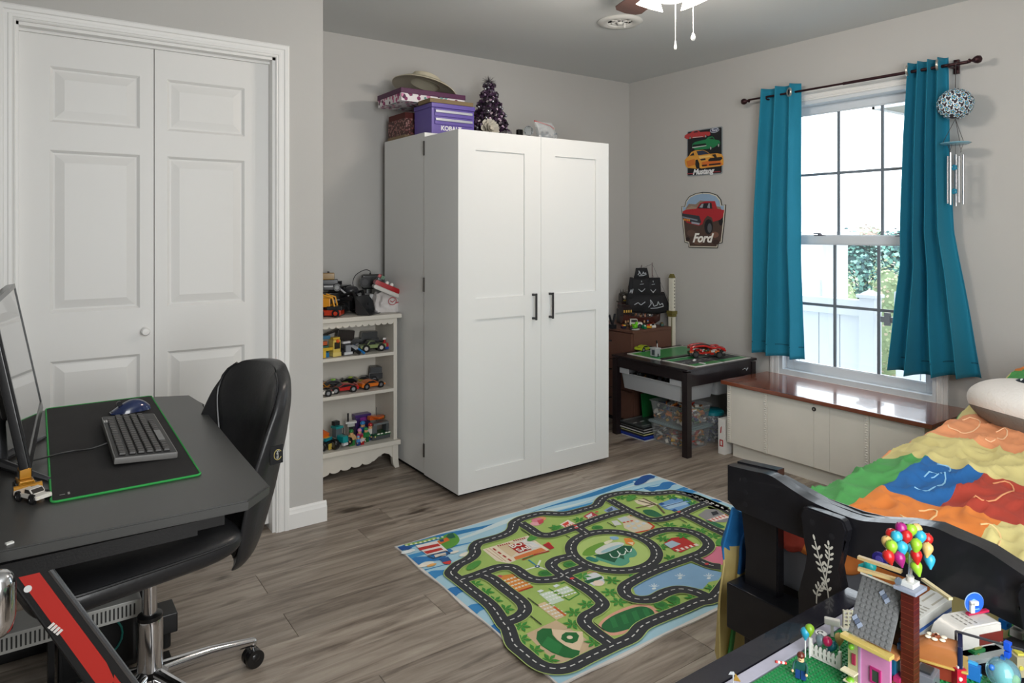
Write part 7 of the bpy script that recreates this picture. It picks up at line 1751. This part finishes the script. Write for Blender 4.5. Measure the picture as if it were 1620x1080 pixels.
for y0 in (1.125, .03): b = B(); b.box(.08, y0, .22, 2.14, y0 + .025, .36, bev=.003); b.build('side_rail', BW, t)
b = B(); b.prism([(.02, 0), (.02, .78), (.25, .86), (.60, .88), (.95, .80), (1.22, .66), (1.22, 0)], 2.14, 2.175, M=FBM, bev=.004); b.build('headboard', BW, t, smooth=30)
t = thing('mattress', 'grey sheeted mattress seen through the gaps of the footboard', 'mattress', (1.625, .04, .362))
b = B(); b.box(0, .015, -.0, 2.03, 1.075, .165, bev=.03); b.build('sheeted_core', mat('grey_sheet', '7d7f86', .9, bump=.3, bscale=14), t)
# comforter
t = thing('comforter', 'patchwork comforter in green, blue, orange, yellow and red squares over the bed', 'bedding', (1.60, 0, .30))
GR, BL, OR, YE, RE, LO = '4c9a52', '1b5f9f', 'dc8038', 'cfc384', 'ab3c2c', 'e0976a'
tops = [[RE, OR, OR, YE, GR, YE, BL], [GR, OR, OR, YE, GR, YE, BL], [GR, BL, RE, RE, OR, YE, GR], [YE, YE, YE, YE, YE, OR, RE], [LO, LO, LO, RE, GR, YE, BL], [YE, YE, BL, BL, OR, GR, YE], [GR, YE, OR, GR, YE, RE, OR], [OR, GR, BL, YE, RE, OR, GR], [YE, OR, RE, GR, BL, YE, OR]]
side = [[BL, YE, GR], [YE, GR, OR], [LO, GR, BL], [GR, YE, RE], [GR, BL, YE], [YE, OR, GR], [OR, GR, YE], [GR, YE, BL]]
XL = 2.05
def prof(s_):
    """arc length from the far (right hand) edge at y=.05 to the hem on the left side"""
    if s_ < .98: return (.06 + s_, 0.0)
    if s_ < 1.20:
        a = (s_ - .98) / .22 * pi / 2; return (1.04 + .14 * sin(a), -.14 * (1 - cos(a)))
    return (1.18 + .30 * (s_ - 1.20) * .5, -.14 - (s_ - 1.20))
SM = 1.52
def comf(u_, v_):
    x = u_ * XL; s_ = v_ * SM; y, dz = prof(s_); X = 1.60 + x
    if s_ >= 1.20 and u_ > .3: y = 1.18 + .06 * (s_ - 1.2)
    h = interp([(1.6, .545), (1.85, .557), (2.3, .585), (2.7, .602), (2.92, .635), (3.2, .705), (3.45, .745), (3.66, .72)], X)
    edge = max(0, min(1, (1.25 - y) / .2))
    n1 = noise.noise(Vector((X * 3.2, y * 7, 1.0))) * .014 + noise.noise(Vector((X * 9 + y * 4, y * 16 - X * 5, 4))) * .009 + noise.noise(Vector((X * 22 - y * 8, y * 14 + X * 6, 7))) * .0055
    n2 = (1 - abs(noise.noise(Vector((X * 5 - y * 5, y * 9 + X * 2, 9))))) ** 5 * .020 + (1 - abs(noise.noise(Vector((X * 9 + y * 7, y * 12 - X * 6, 3))))) ** 8 * .010
    z = h + dz + (n1 + n2) * (1 if s_ < 1.1 else .3)
    if s_ > 1.0: y += (.016 * sin(X * 26 + 1.5 * sin(X * 9)) + .010 * noise.noise(Vector((X * 12, s_ * 4, 2)))) * min(1, (s_ - 1.0) * 3) + .02
    z = max(z, .035)
    # tucked down at the foot end
    if u_ < .03: z -= (.03 - u_) * 2.2 * (1 if s_ < 1.1 else 0)
    return (x - .0, y, z - .30)
def cfun(u_, v_):
    s_ = v_ * SM; X = 1.60 + u_ * XL; i = min(7, max(0, int((X - 1.72) / .28)))
    y, dz = prof(s_)
    if s_ <= 1.09:
        k = int((1.15 - y) / .148); return tops[0 if X < 1.80 else 1 if X < 2.0 else i + 1][max(0, min(6, k))]
    k = int((s_ - 1.09) / .16); return side[i][min(2, k)]
b = B(); b.grid(comf, 220, 190, cf=cfun); cf_ = b.build('patchwork_top', vmat('quilt_cloth', .85, bump=.3, bscale=26), t, smooth=180)
md = cf_.modifiers.new('thickness', 'SOLIDIFY'); md.thickness = .006; md.offset = -1
b = B('d9a860')
# printed curls on the patches
def curl(X, Y, r, c, a0, a1, rr=.0022):
    pts = []
    for k in range(15):
        a = a0 + (a1 - a0) * k / 14; x, y = X + r * 1.6 * cos(a), Y + r * .55 * sin(a); u_ = (x - 1.6) / XL; v_ = (y - .06) / SM
        p = comf(u_, v_); pts.append((p[0], p[1], p[2] + .001))
    b.tube(pts, rr, n=5, c=c)
for (X, Y, r, c, a0, a1) in ((2.12, .93, .05, '8fc4e4', 3, 7.5), (2.22, .95, .04, '8fc4e4', 3.5, 7.2), (2.16, .79, .07, 'e0a070', 3, 7), (2.24, .70, .06, 'e0a070', 3.2, 7), (1.88, .85, .05, 'ecc890', 2.8, 7.2), (1.84, .70, .06, 'ecc890', 3, 7), (2.7, 1.06, .05, 'f0c8a0', 2.6, 7), (2.66, .96, .045, 'f0c8a0', 3, 7)):
    curl(X, Y, r, c, a0, a1)
b.build('printed_curl', PM, t, kind='stuff')
# corner of the comforter hanging beside the foot post
t = thing('comforter_corner', 'blue and yellow comforter corner hanging down left of the footboard post', 'bedding', (1.60, 1.20, .03))
def corner(u_, v_):
    w_ = interp([(0, .012), (.12, .04), (.22, .062), (.30, .048), (.5, .062), (.85, .080), (1, .05)], v_)
    x = -.012 + (u_ - .35) * .11 * (.6 + .5 * v_) + .006 * sin(9 * v_); y = -.018 + w_ * (.55 + .45 * cos(pi * (u_ - .4) * 1.3)) + .004 * sin(u_ * 9 + v_ * 5)
    return (x, y, .50 * (1 - v_) + .010 + .008 * sin(u_ * 7))
b = B(); b.grid(corner, 16, 40, cf=lambda u_, v_: '1a6fae' if v_ < .27 - .05 * u_ else ('cdb878' if v_ < .95 else 'b8402c'))
o = b.build('hanging_cloth', MATS['quilt_cloth'], t, smooth=180); md = o.modifiers.new('thickness', 'SOLIDIFY'); md.thickness = .004
# plush pillow
t = thing('plush_pillow', 'big round white plush pillow with grey underside and dark eye', 'plush toy', (2.89, .885, .575))
PLW = mat('plush_white', 'dcd8d4', .95, bump=.35, bscale=120, vary=.03); PLG = mat('plush_grey', '77746f', .95, bump=.35, bscale=120, vary=.08)
def shell(nm, m, t0, t1, k=1.0):
    b = B(M=T(0, 0, .092) @ RX(radians(6)) @ RY(radians(14))); b.sph((0, 0, 0), (.215 * k, .24 * k, .108 * k), u=40, v=16, t0=t0, t1=t1); return b.build(nm, m, t, smooth=180)
shell('white_body', PLW, 0, pi * .60); shell('grey_belly', PLG, pi * .55, pi, .998)
b = B('17222c'); 
def onp(th_, ph_, k=1.005): return T(0, 0, .092) @ RX(radians(6)) @ RY(radians(14)) @ Vector((.215 * k * sin(th_) * cos(ph_), .24 * k * sin(th_) * sin(ph_), .108 * k * cos(th_)))
b.tube([onp(.62 , 2.55 + .06 * k) for k in range(9)], [.002, .006, .009, .011, .012, .011, .009, .006, .002], n=8)
b.build('eye', PL, t)
b = B('d8dcdc'); b.sph(onp(.62, 2.75, 1.06), .005, u=8, v=6); b.build('eye_glint', PL, t)

# ================================================================= FOREGROUND PLAY TABLE WITH THE BRICK BUILT VILLAGE
QX0, QX1, QY0, QY1, QZ = .80, 1.497, .14, .826, .510
t = thing('building_table', 'glossy dark play table in the foreground carrying the green plate and brick village', 'table', (QX0, QY0, 0))
DSP = mat('dark_gloss', '1d1d26', .20, coat=.4, vary=.25, vscale=8, bump=.04, bscale=60)
LX, LY = QX1 - QX0, QY1 - QY0
for (a, c, d, e) in ((0, 0, LX, .052), (0, LY - .048, LX, LY), (0, .052, .052, LY - .048), (LX - .068, .052, LX, LY - .048)):
    b = B(); b.box(a, c, QZ - .018, d, e, QZ, bev=.0015); b.build('frame_board', DSP, t)
b = B(); b.box(.052, .052, QZ - .03, LX - .068, LY - .048, QZ - .008); b.build('inner_bed', BLK, t, smooth=0)
lg = B().box(.0, 0, 0, .045, .045, QZ - .018, bev=.002).build('leg', DSP, t); rep(lg, [(LX - .045, 0, 0), (0, LY - .045, 0), (LX - .045, LY - .045, 0)])
ap = B().box(.045, .004, QZ - .09, LX - .045, .020, QZ - .018).build('apron', DSP, t, smooth=0); rep(ap, [(0, LY - .024, 0)])
ap = B().box(.004, .045, QZ - .09, .020, LY - .045, QZ - .018).build('apron', DSP, t, smooth=0); rep(ap, [(LX - .024, 0, 0)])
b = B('0c0c0e'); b.prism(rrect(.40, LY - .062, .49, LY - .044, .008), QZ + .0002, QZ + .0006); b.build('finger_notch', PL, t, smooth=0)
b = B('a9a8b8'); b.box(.058, LY - .078, QZ - .008, LX - .074, LY - .054, QZ + .003, bev=.001); b.box(.058, .056, QZ - .008, .082, LY - .078, QZ + .003); b.build('lilac_border', PL, t, smooth=0)
baseplate(t, .084, .075, .590, LY - .082, QZ + .0005, '1f7f45', True, False, .008, 'baseplate')
TP = QZ + .0055
# white picket fence with balloons
t = thing('picket_fence', 'small white toy picket fence holding a few balloons on the green plate', 'toy fence', (1.190, .727, TP), radians(-85))
b = B('d8d6d0'); b.box(0, -.002, .0, .052, .002, .004); b.box(0, -.0015, .012, .052, .0015, .015)
b.build('rail', PL, t)
pk = B('dcdad4'); pk.box(0, -.002, .003, .0045, .002, .020); pk.box(0, -.002, .020, .0045, .002, .023, taper=(.3, 1)); pk_ = pk.build('picket', PL, t); rep(pk_, [(.0078 * k, 0, 0) for k in range(1, 7)])
b = B('dedcd6'); b.box(-.003, -.003, 0, .002, .003, .032, bev=.0006); pp = b.build('post', PL, t); rep(pp, [(.054, 0, 0)])
def balloon(name, lb, cat, loc, c, s=1.0, tilt=(0, 0), group=None, stick=0, stc='d8d8d8'):
    t = thing(name, lb, cat, loc, 0, group); M = RX(tilt[0]) @ RY(tilt[1]) @ Matrix.Scale(s, 4)
    b = B(c, M=M); b.lathe([(0, -.0105), (.0016, -.0100), (.0020, -.0085), (.0052, -.0035), (.0074, .0015), (.0080, .0045), (.0070, .0085), (.0040, .0112), (.0014, .0120), (.0014, .0128), (0, .0130)], n=20); b.build('balloon_skin', PL, t)
    b = B('3a3a3a', M=M); b.cyl((0, 0, .0126), (0, 0, .0132), .0009, n=8); b.build('top_hole', PL, t)
    if stick: b = B(stc); b.cyl((0, 0, -.010 * s), (0, 0, -.010 * s - stick), .0012, n=8); b.build('stick', PL, t)
    return t
for (u, v, z, c, lb, tl) in ((1281, 998, .565, '7fa82c', 'lime toy balloon on the picket fence post', (0, 0)), (1274, 1003, .558, '2a93b4', 'light blue toy balloon behind the lime one on the fence', (0, 0)), (1308, 1016, .548, 'b01a50', 'crimson toy balloon leaning inside the picket fence', (.5, -.3)), (1297, 1014, .545, '6c7c84', 'grey toy balloon behind the crimson one', (.2, .1)), (1328, 1012, .552, 'c9ab6a', 'cream toy balloon at the right fence end', (0, 0)), (1315, 1024, .535, '1f6f7c', 'teal toy balloon low inside the fence', (.4, .4))):
    p = at_z(u, v, z); balloon('toy_balloon', lb, 'toy balloon', (p.x, p.y, z), c, 1.05, tl, 'balloons at the picket fence', stick=max(.0, z - .011 - TP))
t = thing('toy_drum', 'flat white and black toy disc above the grey balloon by the fence', 'toy', (*at_z(1299, 1001, .555).xy, .552))
b = B('d9d9d6'); b.cyl((0, 0, 0), (0, 0, .003), .010, n=22); b.build('disc', PL, t); b = B('1c1c1c', M=T(0, 0, .0032)); b.line([(.006 * cos(a), .006 * sin(a)) for a in [k * .5 for k in range(8)]], .0018, '1c1c1c', 0); b.ell(.004, 0, .0018, .0018, '1c1c1c', 0); b.build('spiral', PM, t, smooth=0, keep=True, kind='stuff')
b = B('9a9a9a'); b.cyl((0, 0, 0), (0, 0, -.552 + TP + .0), .0012, n=6); b.build('rod', PL, t)
t = thing('toy_mailbox', 'white hammer shaped toy mailbox beside the lattice panel', 'toy', (1.281, .738, TP), radians(-60))
b = B('d4cfc6'); b.box(-.003, -.003, 0, .003, .003, .022); b.build('post', PL, t); b = B('dcd9d2'); b.box(-.014, -.0055, .022, .014, .0055, .034, bev=.002); b.build('box', PL, t)
t = thing('lattice_panel', 'cream toy lattice panel between the mailbox and the studded roof', 'toy fence', (1.335, .728, TP), radians(-35))
b = B('cfc8b4')
for k in range(5): b.box(-.018, -.002, .004 + k * .0075, .018, .002, .007 + k * .0075)
for k in range(5): b.box(-.018 + k * .0082, -.0022, 0, -.015 + k * .0082, .0022, .038)
b.build('lattice', PL, t, smooth=0, kind='stuff'); B('d9d6ce').box(-.022, -.006, 0, .022, .006, .004).build('base', PL, t)
t = thing('toy_signpost', 'thin grey toy post with a yellow triangle sign on the table rim', 'toy sign', (*at_z(1160, 1092, QZ).xy, QZ))
b = B('b9bcc0'); b.cyl((0, 0, 0), (0, 0, .032), .0014, n=8); b.build('post', PL, t)
b = B('b08a3c', M=frame((.3, -.95, 0), (0, 0, 1), (-.95, -.3, 0), (0, 0, .025))); b.prism([(.001, -.007), (.013, -.004), (.004, .006)], 0, .0012); b.prism([(-.008, .0), (.003, .004), (.001, .008), (-.005, .006)], 0, .0014, c='c9ccd0'); b.build('sign_plate', PL, t)
minifig('toy figure with reddish brown hair waving a red and white stick on the green plate', (1.115, .700, TP), radians(200), '1f4f4a', '20407a', '5a2418', skin='d8b088', s=1.15)
t = thing('toy_stick', 'red and white striped stick held out by the brown haired figure', 'toy', (1.096, .716, TP + .025), radians(150))
b = B()
for k in range(5): b.cyl((k * .004, 0, k * .0008), (k * .004 + .004, 0, k * .0008 + .0008), .0022, n=8, c='b8302c' if k % 2 == 0 else 'e0dcd6')
b.build('stick', PL, t)
# ---- the brick house
t = thing('brick_house', 'tall toy brick house with grey studded roof, pink wall and red brown chimney', 'toy house', (1.17, .60, TP), 0)
R0, R1 = (1.203 - 1.17, .698 - TP), (1.157 - 1.17, .613 - TP)           # ridge and eave in (x, z)
ry0, ry1 = .568 - .60, .638 - .60
dx, dz = R1[0] - R0[0], R1[1] - R0[1]; ln = sqrt(dx * dx + dz * dz); ex, ez = dx / ln, dz / ln
MR = frame((0, -1, 0), (ex, 0, ez), (ez, 0, -ex), (R0[0], ry1, R0[1]))
b = B('6c6d6e', M=MR); b.box(0, 0, -.004, ry1 - ry0, ln, 0, bev=.0004); ns = 8; nz = 11
for i in range(ns):
    for j in range(nz): cx_, cy_ = (i + .5) * (ry1 - ry0) / ns, (j + .5) * ln / nz; b.cyl((cx_, cy_, 0), (cx_, cy_, .0021), .0029, n=10)
rf = b.build('studded_roof', PL, t, smooth=30)
for (cx_, cy_) in ((.045, .020), (.012, .075)):
    b = B('8e98ac', M=MR @ T(cx_, cy_, .002) @ RZ(.7))
    for k in (-1, 0, 1): b.prism([(k * .0068 - .003, -.005), (k * .0068 + .003, -.004), (k * .0068 + .003, .005), (k * .0068 - .003, .004)], 0, .0018, c='8e98ac' if k else '5a6478')
    b.build('grey_patch', PL, rf, smooth=0)
b = B('d9d5ca', M=MR); b.box(-.002, -.003, -.005, ry1 - ry0 + .002, .0, .003); b.build('white_ridge', PL, t)
b = B('c4ac62'); b.box(R1[0] - .012, ry0 - .006, R1[1] - .010, R1[0] + .004, ry1 + .008, R1[1] - .003, bev=.001); b.build('cream_eave', PL, t)
b = B('c97fae'); b.box(-.004, ry0 + .004, .0, .002, ry1 - .018, R1[1] - .010); b.build('pink_wall', PL, t, smooth=0)
b = B('a8246a'); wy = (ry0 + ry1) / 2 - .008; 
for (a, c, d, e) in ((wy - .009, .050, wy + .009, .053), (wy - .009, .027, wy + .009, .030), (wy - .009, .030, wy - .006, .050), (wy + .006, .030, wy + .009, .050)): b.box(-.007, a, c, -.004, d, e)
b.build('window_frame', PL, t, smooth=0); B('39443c').box(-.0055, wy - .006, .030, -.004, wy + .006, .050).build('window_pane', PL, t, smooth=0)
b = B('b38fb0'); b.box(-.006, ry1 - .018, 0, .0, ry1 - .014, R1[1] - .01); b.build('corner_trim', PL, t)
b = B('a8a57c'); b.box(-.006, ry1 - .013, .004, .030, ry1 + .004, R1[1] - .012); b.build('green_bay', PL, t, smooth=0)
b = B('d8cfae'); b.box(-.020, ry1 - .014, .028, -.006, ry1 + .010, .031); b.box(-.018, ry1 - .012, .012, -.006, ry1 + .006, .014); b.build('balcony', PL, t, smooth=0)
b = B('6fae28'); b.sph((-.010, ry1 - .004, .072), (.005, .005, .005)); b.sph((-.010, ry1 - .002, .010), (.008, .008, .009)); b.build('plant', PL, t, kind='stuff')
b = B('9c2a4a'); b.box(-.009, ry1 - .010, .042, -.006, ry1 - .004, .060); b.build('bay_window', PL, t)
b = B('6a3a2c'); b.box(.004, ry0 + .002, 0, .075, ry1, .040, bev=.001); b.build('ground_floor', PL, t)
b = B('b87a4c'); b.box(.002, ry0 - .004, .078, .075, ry1, .083); b.build('attic_floor', PL, t)
b = B('1f1a1c'); b.box(.038, ry0 + .006, .083, .072, ry1 - .004, .150); b.build('attic_wall', PL, t)
b = B('1a5a7c'); b.box(.012, ry0 + .004, .045, .030, ry0 + .02, .076); b.build('blue_room', PL, t)
b = B('a5285a'); b.box(.006, ry0 - .006, .040, .030, ry0 + .004, .048); b.build('crimson_step', PL, t)
for (xx, zz2, c) in ((.030, .098, '4a5a78'), (.034, .125, 'b8b4a8'), (.026, .092, '2f6a9c')):
    b = B(c); b.bx((xx, ry0 + .002, zz2), (.007, .006, .010)); b.build('attic_trinket', PL, t)
cx_ = at_y(1438, 1000, .552).x - 1.17 + .004; cy_ = .552 - .60
b = B('4d1712'); b.box(cx_ - .010, cy_ - .010, 0, cx_ + .010, cy_ + .010, .196); b.build('chimney', PL, t, smooth=0)
b = B('6b2a1c'); 
for k in range(20): b.box(cx_ - .0104, cy_ - .0104, .004 + k * .0096, cx_ + .0104, cy_ + .0104, .0048 + k * .0096)
b.build('brick_joints', PL, t, smooth=0, kind='stuff')
b = B('8c93a4'); b.box(cx_ - .020, cy_ - .018, .196, cx_ + .020, cy_ + .018, .202, bev=.001); b.box(cx_ - .012, cy_ - .010, .202, cx_ + .012, cy_ + .010, .210, bev=.001, c='c4c6c4'); b.build('chimney_cap', PL, t)
HTOP = TP + .210; HX, HYY = 1.17 + cx_, .60 + cy_
b = B('b9a070'); 
b.bx((cx_ - .010, cy_ + .040, .205), (.008, .075, .005), rz=.25); b.build('tan_beam', PL, t)
b = B('b9a070'); b.bx((cx_ + .004, cy_ + .052, .216), (.008, .070, .005), rz=.12); b.build('tan_beam', PL, t)
b = B('c4b48c'); b.bx((cx_ + .012, cy_ - .035, .208), (.007, .062, .004), rz=-.5); b.build('tan_beam', PL, t)
b = B('5a6470'); b.cyl((cx_ - .013, cy_ + .012, .210), (cx_ - .020, cy_ + .010, .210), .005, n=12); b.build('grey_hub', PL, t)
t = thing('balloon_stand', 'clear stem holding the big bunch of balloons on the chimney', 'toy', (HX, HYY, HTOP))
b = B('c4ccd0'); b.cyl((0, 0, 0), (0, 0, .045), .004, .002, n=10); b.build('stem', CL, t)
b = B('b8b4ac'); b.cyl((0, 0, .0), (0, 0, .008), .006, n=12); b.build('foot', PL, t)
CB = at_y(1437, 868, .552)
cols = {'r': 'b01c1c', 'g': '86b02c', 'b': '2f9ab8', 'p': '8f1a68', 'c': 'c9a868'}; nm = {'r': 'red', 'g': 'lime', 'b': 'light blue', 'p': 'purple', 'c': 'cream'}
bl_ = [(1424, 838, 'p', 1), (1440, 841, 'g', 1), (1448, 840, 'c', 0), (1410, 848, 'r', 0), (1433, 851, 'r', 2), (1418, 852, 'b', 1), (1455, 852, 'b', 1), (1466, 856, 'r', 0), (1404, 860, 'c', 0), (1411, 867, 'g', 1), (1427, 869, 'b', 2), (1449, 865, 'g', 2), (1467, 871, 'c', 1), (1407, 883, 'r', 1), (1424, 886, 'p', 2), (1450, 882, 'r', 2), (1471, 889, 'b', 1), (1451, 900, 'g', 2), (1438, 884, 'g', 0), (1440, 874, 'b', 0)]
for i, (u, v, c, dp) in enumerate(bl_):
    yy = .552 - .010 * (dp - 1); p = at_y(u, v, yy)
    place = ('topmost in' if v < 845 else 'upper part of' if v < 860 else 'middle of' if v < 875 else 'lower part of') + (' the bunch, left side' if u < 1422 else ' the bunch, centre' if u < 1445 else ' the bunch, right side')
    fr_ = ', hidden behind others' if dp == 0 else ', at the front' if dp == 2 else ''
    balloon('toy_balloon', nm[c] + ' toy balloon, ' + place + fr_, 'toy balloon', (p.x, p.y, p.z), cols[c], 1.12, ((867 - v) * .012, (u - 1437) * .010), 'bunch of balloons over the brick house')
t = thing('toy_elephant', 'teal toy animal head shape on the beam left of the balloons', 'toy', (*at_x(1376, 895, 1.245).xy, at_x(1376, 895, 1.245).z))
b = B('1f9a9c'); b.sph((0, 0, 0), (.011, .011, .010)); b.tube([(-.004, .008, 0), (-.006, .014, -.004), (-.006, .015, -.012)], .004); b.cyl((0, 0, -.008), (0, 0, -.020), .004, n=8); b.build('head', PL, t)
t = thing('toy_disc', 'dark purple round toy disc behind the teal animal shape', 'toy', (*at_x(1392, 884, 1.262).xy, at_x(1392, 884, 1.262).z))
b = B('33207c', M=RY(radians(80))); b.cyl((0, 0, -.002), (0, 0, .002), .013, n=24); b.build('disc', PL, t); b = B('5a48a8', M=RY(radians(80))); b.cyl((0, 0, -.003), (0, 0, .003), .007, n=18); b.build('hub', PL, t)
# ---- further toys to the right
def ztop(u, v, z): p = at_z(u, v, z); return (p.x, p.y)
t = thing('toy_block', 'thick white brick built block with a blue band behind the chimney', 'toy block', (1.425, .622, TP), 0)
b = B('c4c4c0'); b.box(0, 0, 0, .145, .040, .020); b.box(0, 0, .027, .145, .040, .046, bev=.001); b.build('block', PL, t)
b = B('3a62a8'); b.box(.0005, .0005, .020, .1445, .0395, .027); b.build('blue_band', PL, t)
b = B('9a9a94', M=T(0, 0, .0463)); 
for k in range(5): b.line([(.014 + k * .012, .006), (.014 + k * .012, .034)], .0045, '8d8a80', 0, dash=(.012, .003))
for k in range(2): b.line([(.08, .010 + k * .018), (.135, .010 + k * .018)], .004, '9a968a', 0)
b.build('printed_lines', PM, t, smooth=0, keep=True, kind='stuff')
t.location = (1.385, .628, TP)
t = thing('toy_cake', 'shiny brown domed toy cake with cream flowers on a tan plate', 'toy cake', (1.330, .572, TP + .028), radians(-68))
b = B('b89850'); b.box(-.048, -.028, -.004, .048, .028, 0, bev=.001); pl_ = b.build('tan_plate', PL, t)
b = B('7a2e20'); b.box(-.040, -.022, -.028, .040, .022, -.004); b.build('brown_base', PL, t)
b = B('9a5a30'); b.grid(lambda u_, v_: (-.040 + .072 * v_, -.025 * cos(pi * u_), .034 * (sin(pi * u_) ** .55) * (1 - .55 * max(0, .4 - v_) / .4)), 20, 12); b.build('brown_dome', mat('caramel', '9c6238', .15, coat=.6), t, smooth=60)
b = B('161a3c'); b.box(.032, -.026, 0, .040, .026, .040, bev=.002); b.build('dark_end', PL, t)
b = B('dcd4c0')
for (x, y) in ((-.012, -.008), (-.002, -.011), (.010, -.008), (-.010, .004), (.012, .004), (.0, .008)): b.sph((x, y, .0345), (.0052, .0052, .002), u=12, v=6)
b.build('cream_flower', PL, t, kind='stuff')
b = B('8a4a34'); b.bx((.0, -.001, .036), (.012, .004, .004)); b.bx((.0, -.001, .036), (.004, .012, .004)); b.build('flower_centre', PL, t)
t = thing('toy_van', 'white rounded toy vehicle body with a pink bar, blue spiral disc on top', 'toy vehicle', (1.455, .572, TP + .012), radians(-20))
b = B('c9c6c0'); b.prism([(-.060, 0), (.055, 0), (.055, .038), (.045, .042), (-.030, .042), (-.052, .030), (-.060, .014)], -.026, .026, M=FYL, bev=.003); b.build('body', PL, t)
b = B('2a2a2e'); b.box(-.062, -.020, .010, -.056, .020, .014); b.build('front_slot', PL, t)
b = B('6a2a24'); b.box(.0, -.0275, .006, .055, -.0262, .026); b.build('red_side', PL, t)
b = B('b8284c'); b.box(.010, .004, .0425, .060, .012, .047, bev=.001); b.build('pink_bar', PL, t)
b = B('8a8a86', M=T(0, 0, .0428)); 
for k in range(3): b.line([(-.02 + .012 * k, -.018), (-.02 + .012 * k, .016)], .003, '8a8680', 0, dash=(.006, .003))
b.build('printed_lines', PM, t, smooth=0, keep=True, kind='stuff')
b = B('9aa0a0'); b.box(-.066, -.045, -.014, .070, .030, -.006, bev=.001); b.box(-.05, -.03, -.018, .05, .02, -.006); b.build('grey_chassis', PL, t)
d_ = at_y(1546, 953, .560)
for i, (du, c, lb) in enumerate(((0, '2b62c8', 'bright blue spiral disc standing on the white toy body'), (13, '15489c', 'darker blue disc behind the bright blue spiral one'))):
    p = at_y(1541 + du * 1.5, 953 + du * .1, .565 - .012 * i * -1)
    t = thing('toy_disc', lb, 'toy', tuple(p)); M = frame((.85, -.5, 0), (0, 0, 1), (-.5, -.85, 0))
    b = B(c, M=M); b.cyl((0, 0, -.0015), (0, 0, .0015), .0185, n=30); b.build('disc', PL, t)
    b = B('8fb0e0', M=M); b.tube([(.0185 * cos(a), .0185 * sin(a), .0) for a in [2 * pi * k / 30 for k in range(30)]], .0012, n=5, closed=True)
    b.build('light_rim', PL, t)
    if i == 0:
        b = B('7fb4ea', M=M); b.tube([((.004 + .0017 * k) * cos(k * .9), (.004 + .0017 * k) * sin(k * .9), .0018) for k in range(7)], .001, n=5); b.build('spiral', PL, t)
        b = B('dcdad4', M=M); b.box(-.012, -.016, .002, -.004, .004, .008, bev=.001); b.box(-.012, -.002, .002, .004, .006, .008, bev=.001); b.build('white_bracket', PL, t, kind='stuff')
t = thing('toy_pole', 'long dark grey toy pole with bright blue clip crossing in front of the white body', 'toy', tuple(at_z(1512, 998, .585)))
p0_ = Vector(t.location); p1_ = at_z(1640, 1034, .600) - p0_
b = B('3a3a3e'); b.cyl((0, 0, 0), tuple(p1_), .0022, n=10); b.build('pole', PL, t)
k_ = p1_ * .66; b = B('1f4fc4'); b.bx(tuple(k_), (.010, .010, .014), bev=.001); b.bx((k_.x, k_.y, k_.z - .014), (.012, .008, .010), bev=.001); b.build('blue_clip', PL, t, kind='stuff')
b = B('4a4a4e'); b.cyl((0, 0, 0), (0, 0, TP - p0_.z), .002, n=8); b.cyl(tuple(p1_), (p1_.x, p1_.y, TP - p0_.z), .002, n=8); b.build('upright', PL, t, kind='stuff')
t = thing('clear_globe', 'clear pale blue plastic globe at the bottom right corner', 'toy', tuple(at_z(1587, 1063, TP + .028)))
t.location.z = TP + .0265
b = B(); b.sph((0, 0, 0), .0255, u=32, v=20); b.build('globe', mat('blue_clear', 'a8dcec', .06, trans=.75, ior=1.25, coat=.5), t, smooth=180)
b = B('8fd0c4'); b.sph((.002, .0, -.002), (.012, .012, .016)); b.build('inner_figure', PL, t); b = B('c9cf3a'); b.sph((.004, -.014, -.006), (.006, .006, .009)); b.build('yellow_piece', PL, t)
b = B('2a66b8'); b.sph((-.02, .01, .012), (.005, .005, .005)); b.bx((0, 0, .027), (.008, .006, .006)); b.build('blue_knob', PL, t, kind='stuff')
q = random.Random(77)
for i, (u, v, sx, sy, sz, c1, c2, lb, nm_) in enumerate((
        (1466, 1074, .040, .030, .030, '6a6c74', '2c2e30', 'grey open toy crate below the tan plate', 'toy_crate'),
        (1432, 1078, .030, .022, .018, '2a2c30', '8c8f92', 'dark toy block at the foot of the chimney', 'toy_block'),
        (1516, 1068, .018, .018, .030, 'a8142c', 'd8c8c0', 'crimson and white toy piece right of the grey crate', 'toy_piece'),
        (1540, 1062, .012, .022, .026, '2468b0', '3a9ad0', 'blue curved toy piece left of the clear globe', 'toy_piece'),
        (1556, 1012, .030, .020, .020, '6d7274', '23282c', 'small grey toy console under the dark pole', 'toy_console'),
        (1545, 1030, .030, .014, .012, '1f6a38', '8a8a52', 'green and olive toy bits between pole and crate', 'toy_piece'),
        (1590, 985, .022, .014, .018, '1c70c0', '14509c', 'bright blue fin shaped toy right of the white body', 'toy_piece'),
        (1612, 1000, .026, .022, .014, 'c9c6be', '9a9a9a', 'pale toy slab at the right picture edge above the pole', 'toy_block'),
        (1612, 1050, .022, .022, .036, '9c9478', 'b8b04a', 'khaki toy piece at the right edge behind the globe', 'toy_piece'),
        (1498, 1052, .014, .014, .022, 'b4204a', '2a7a3a', 'small pink topped toy piece beside the cake plate', 'toy_piece'))):
    x, y = ztop(u, v, TP + sz * .5)
    t = thing(nm_, lb, 'toy', (x, y, TP), q.uniform(-.8, .4))
    b = B(c1); b.box(-sx / 2, -sy / 2, 0, sx / 2, sy / 2, sz, bev=.0012); b.build('body', PL, t)
    b = B(c2); b.box(-sx * .3, -sy * .3, sz, sx * .3, sy * .35, sz + .004, bev=.0008)
    b.build('top_plate', PL, t)
    b = B(c2); b.cyl((-sx * .2, -sy / 2, sz * .5), (-sx * .2, -sy / 2 - .002, sz * .5), min(sx, sz) * .18, n=10); b.build('button', PL, t)
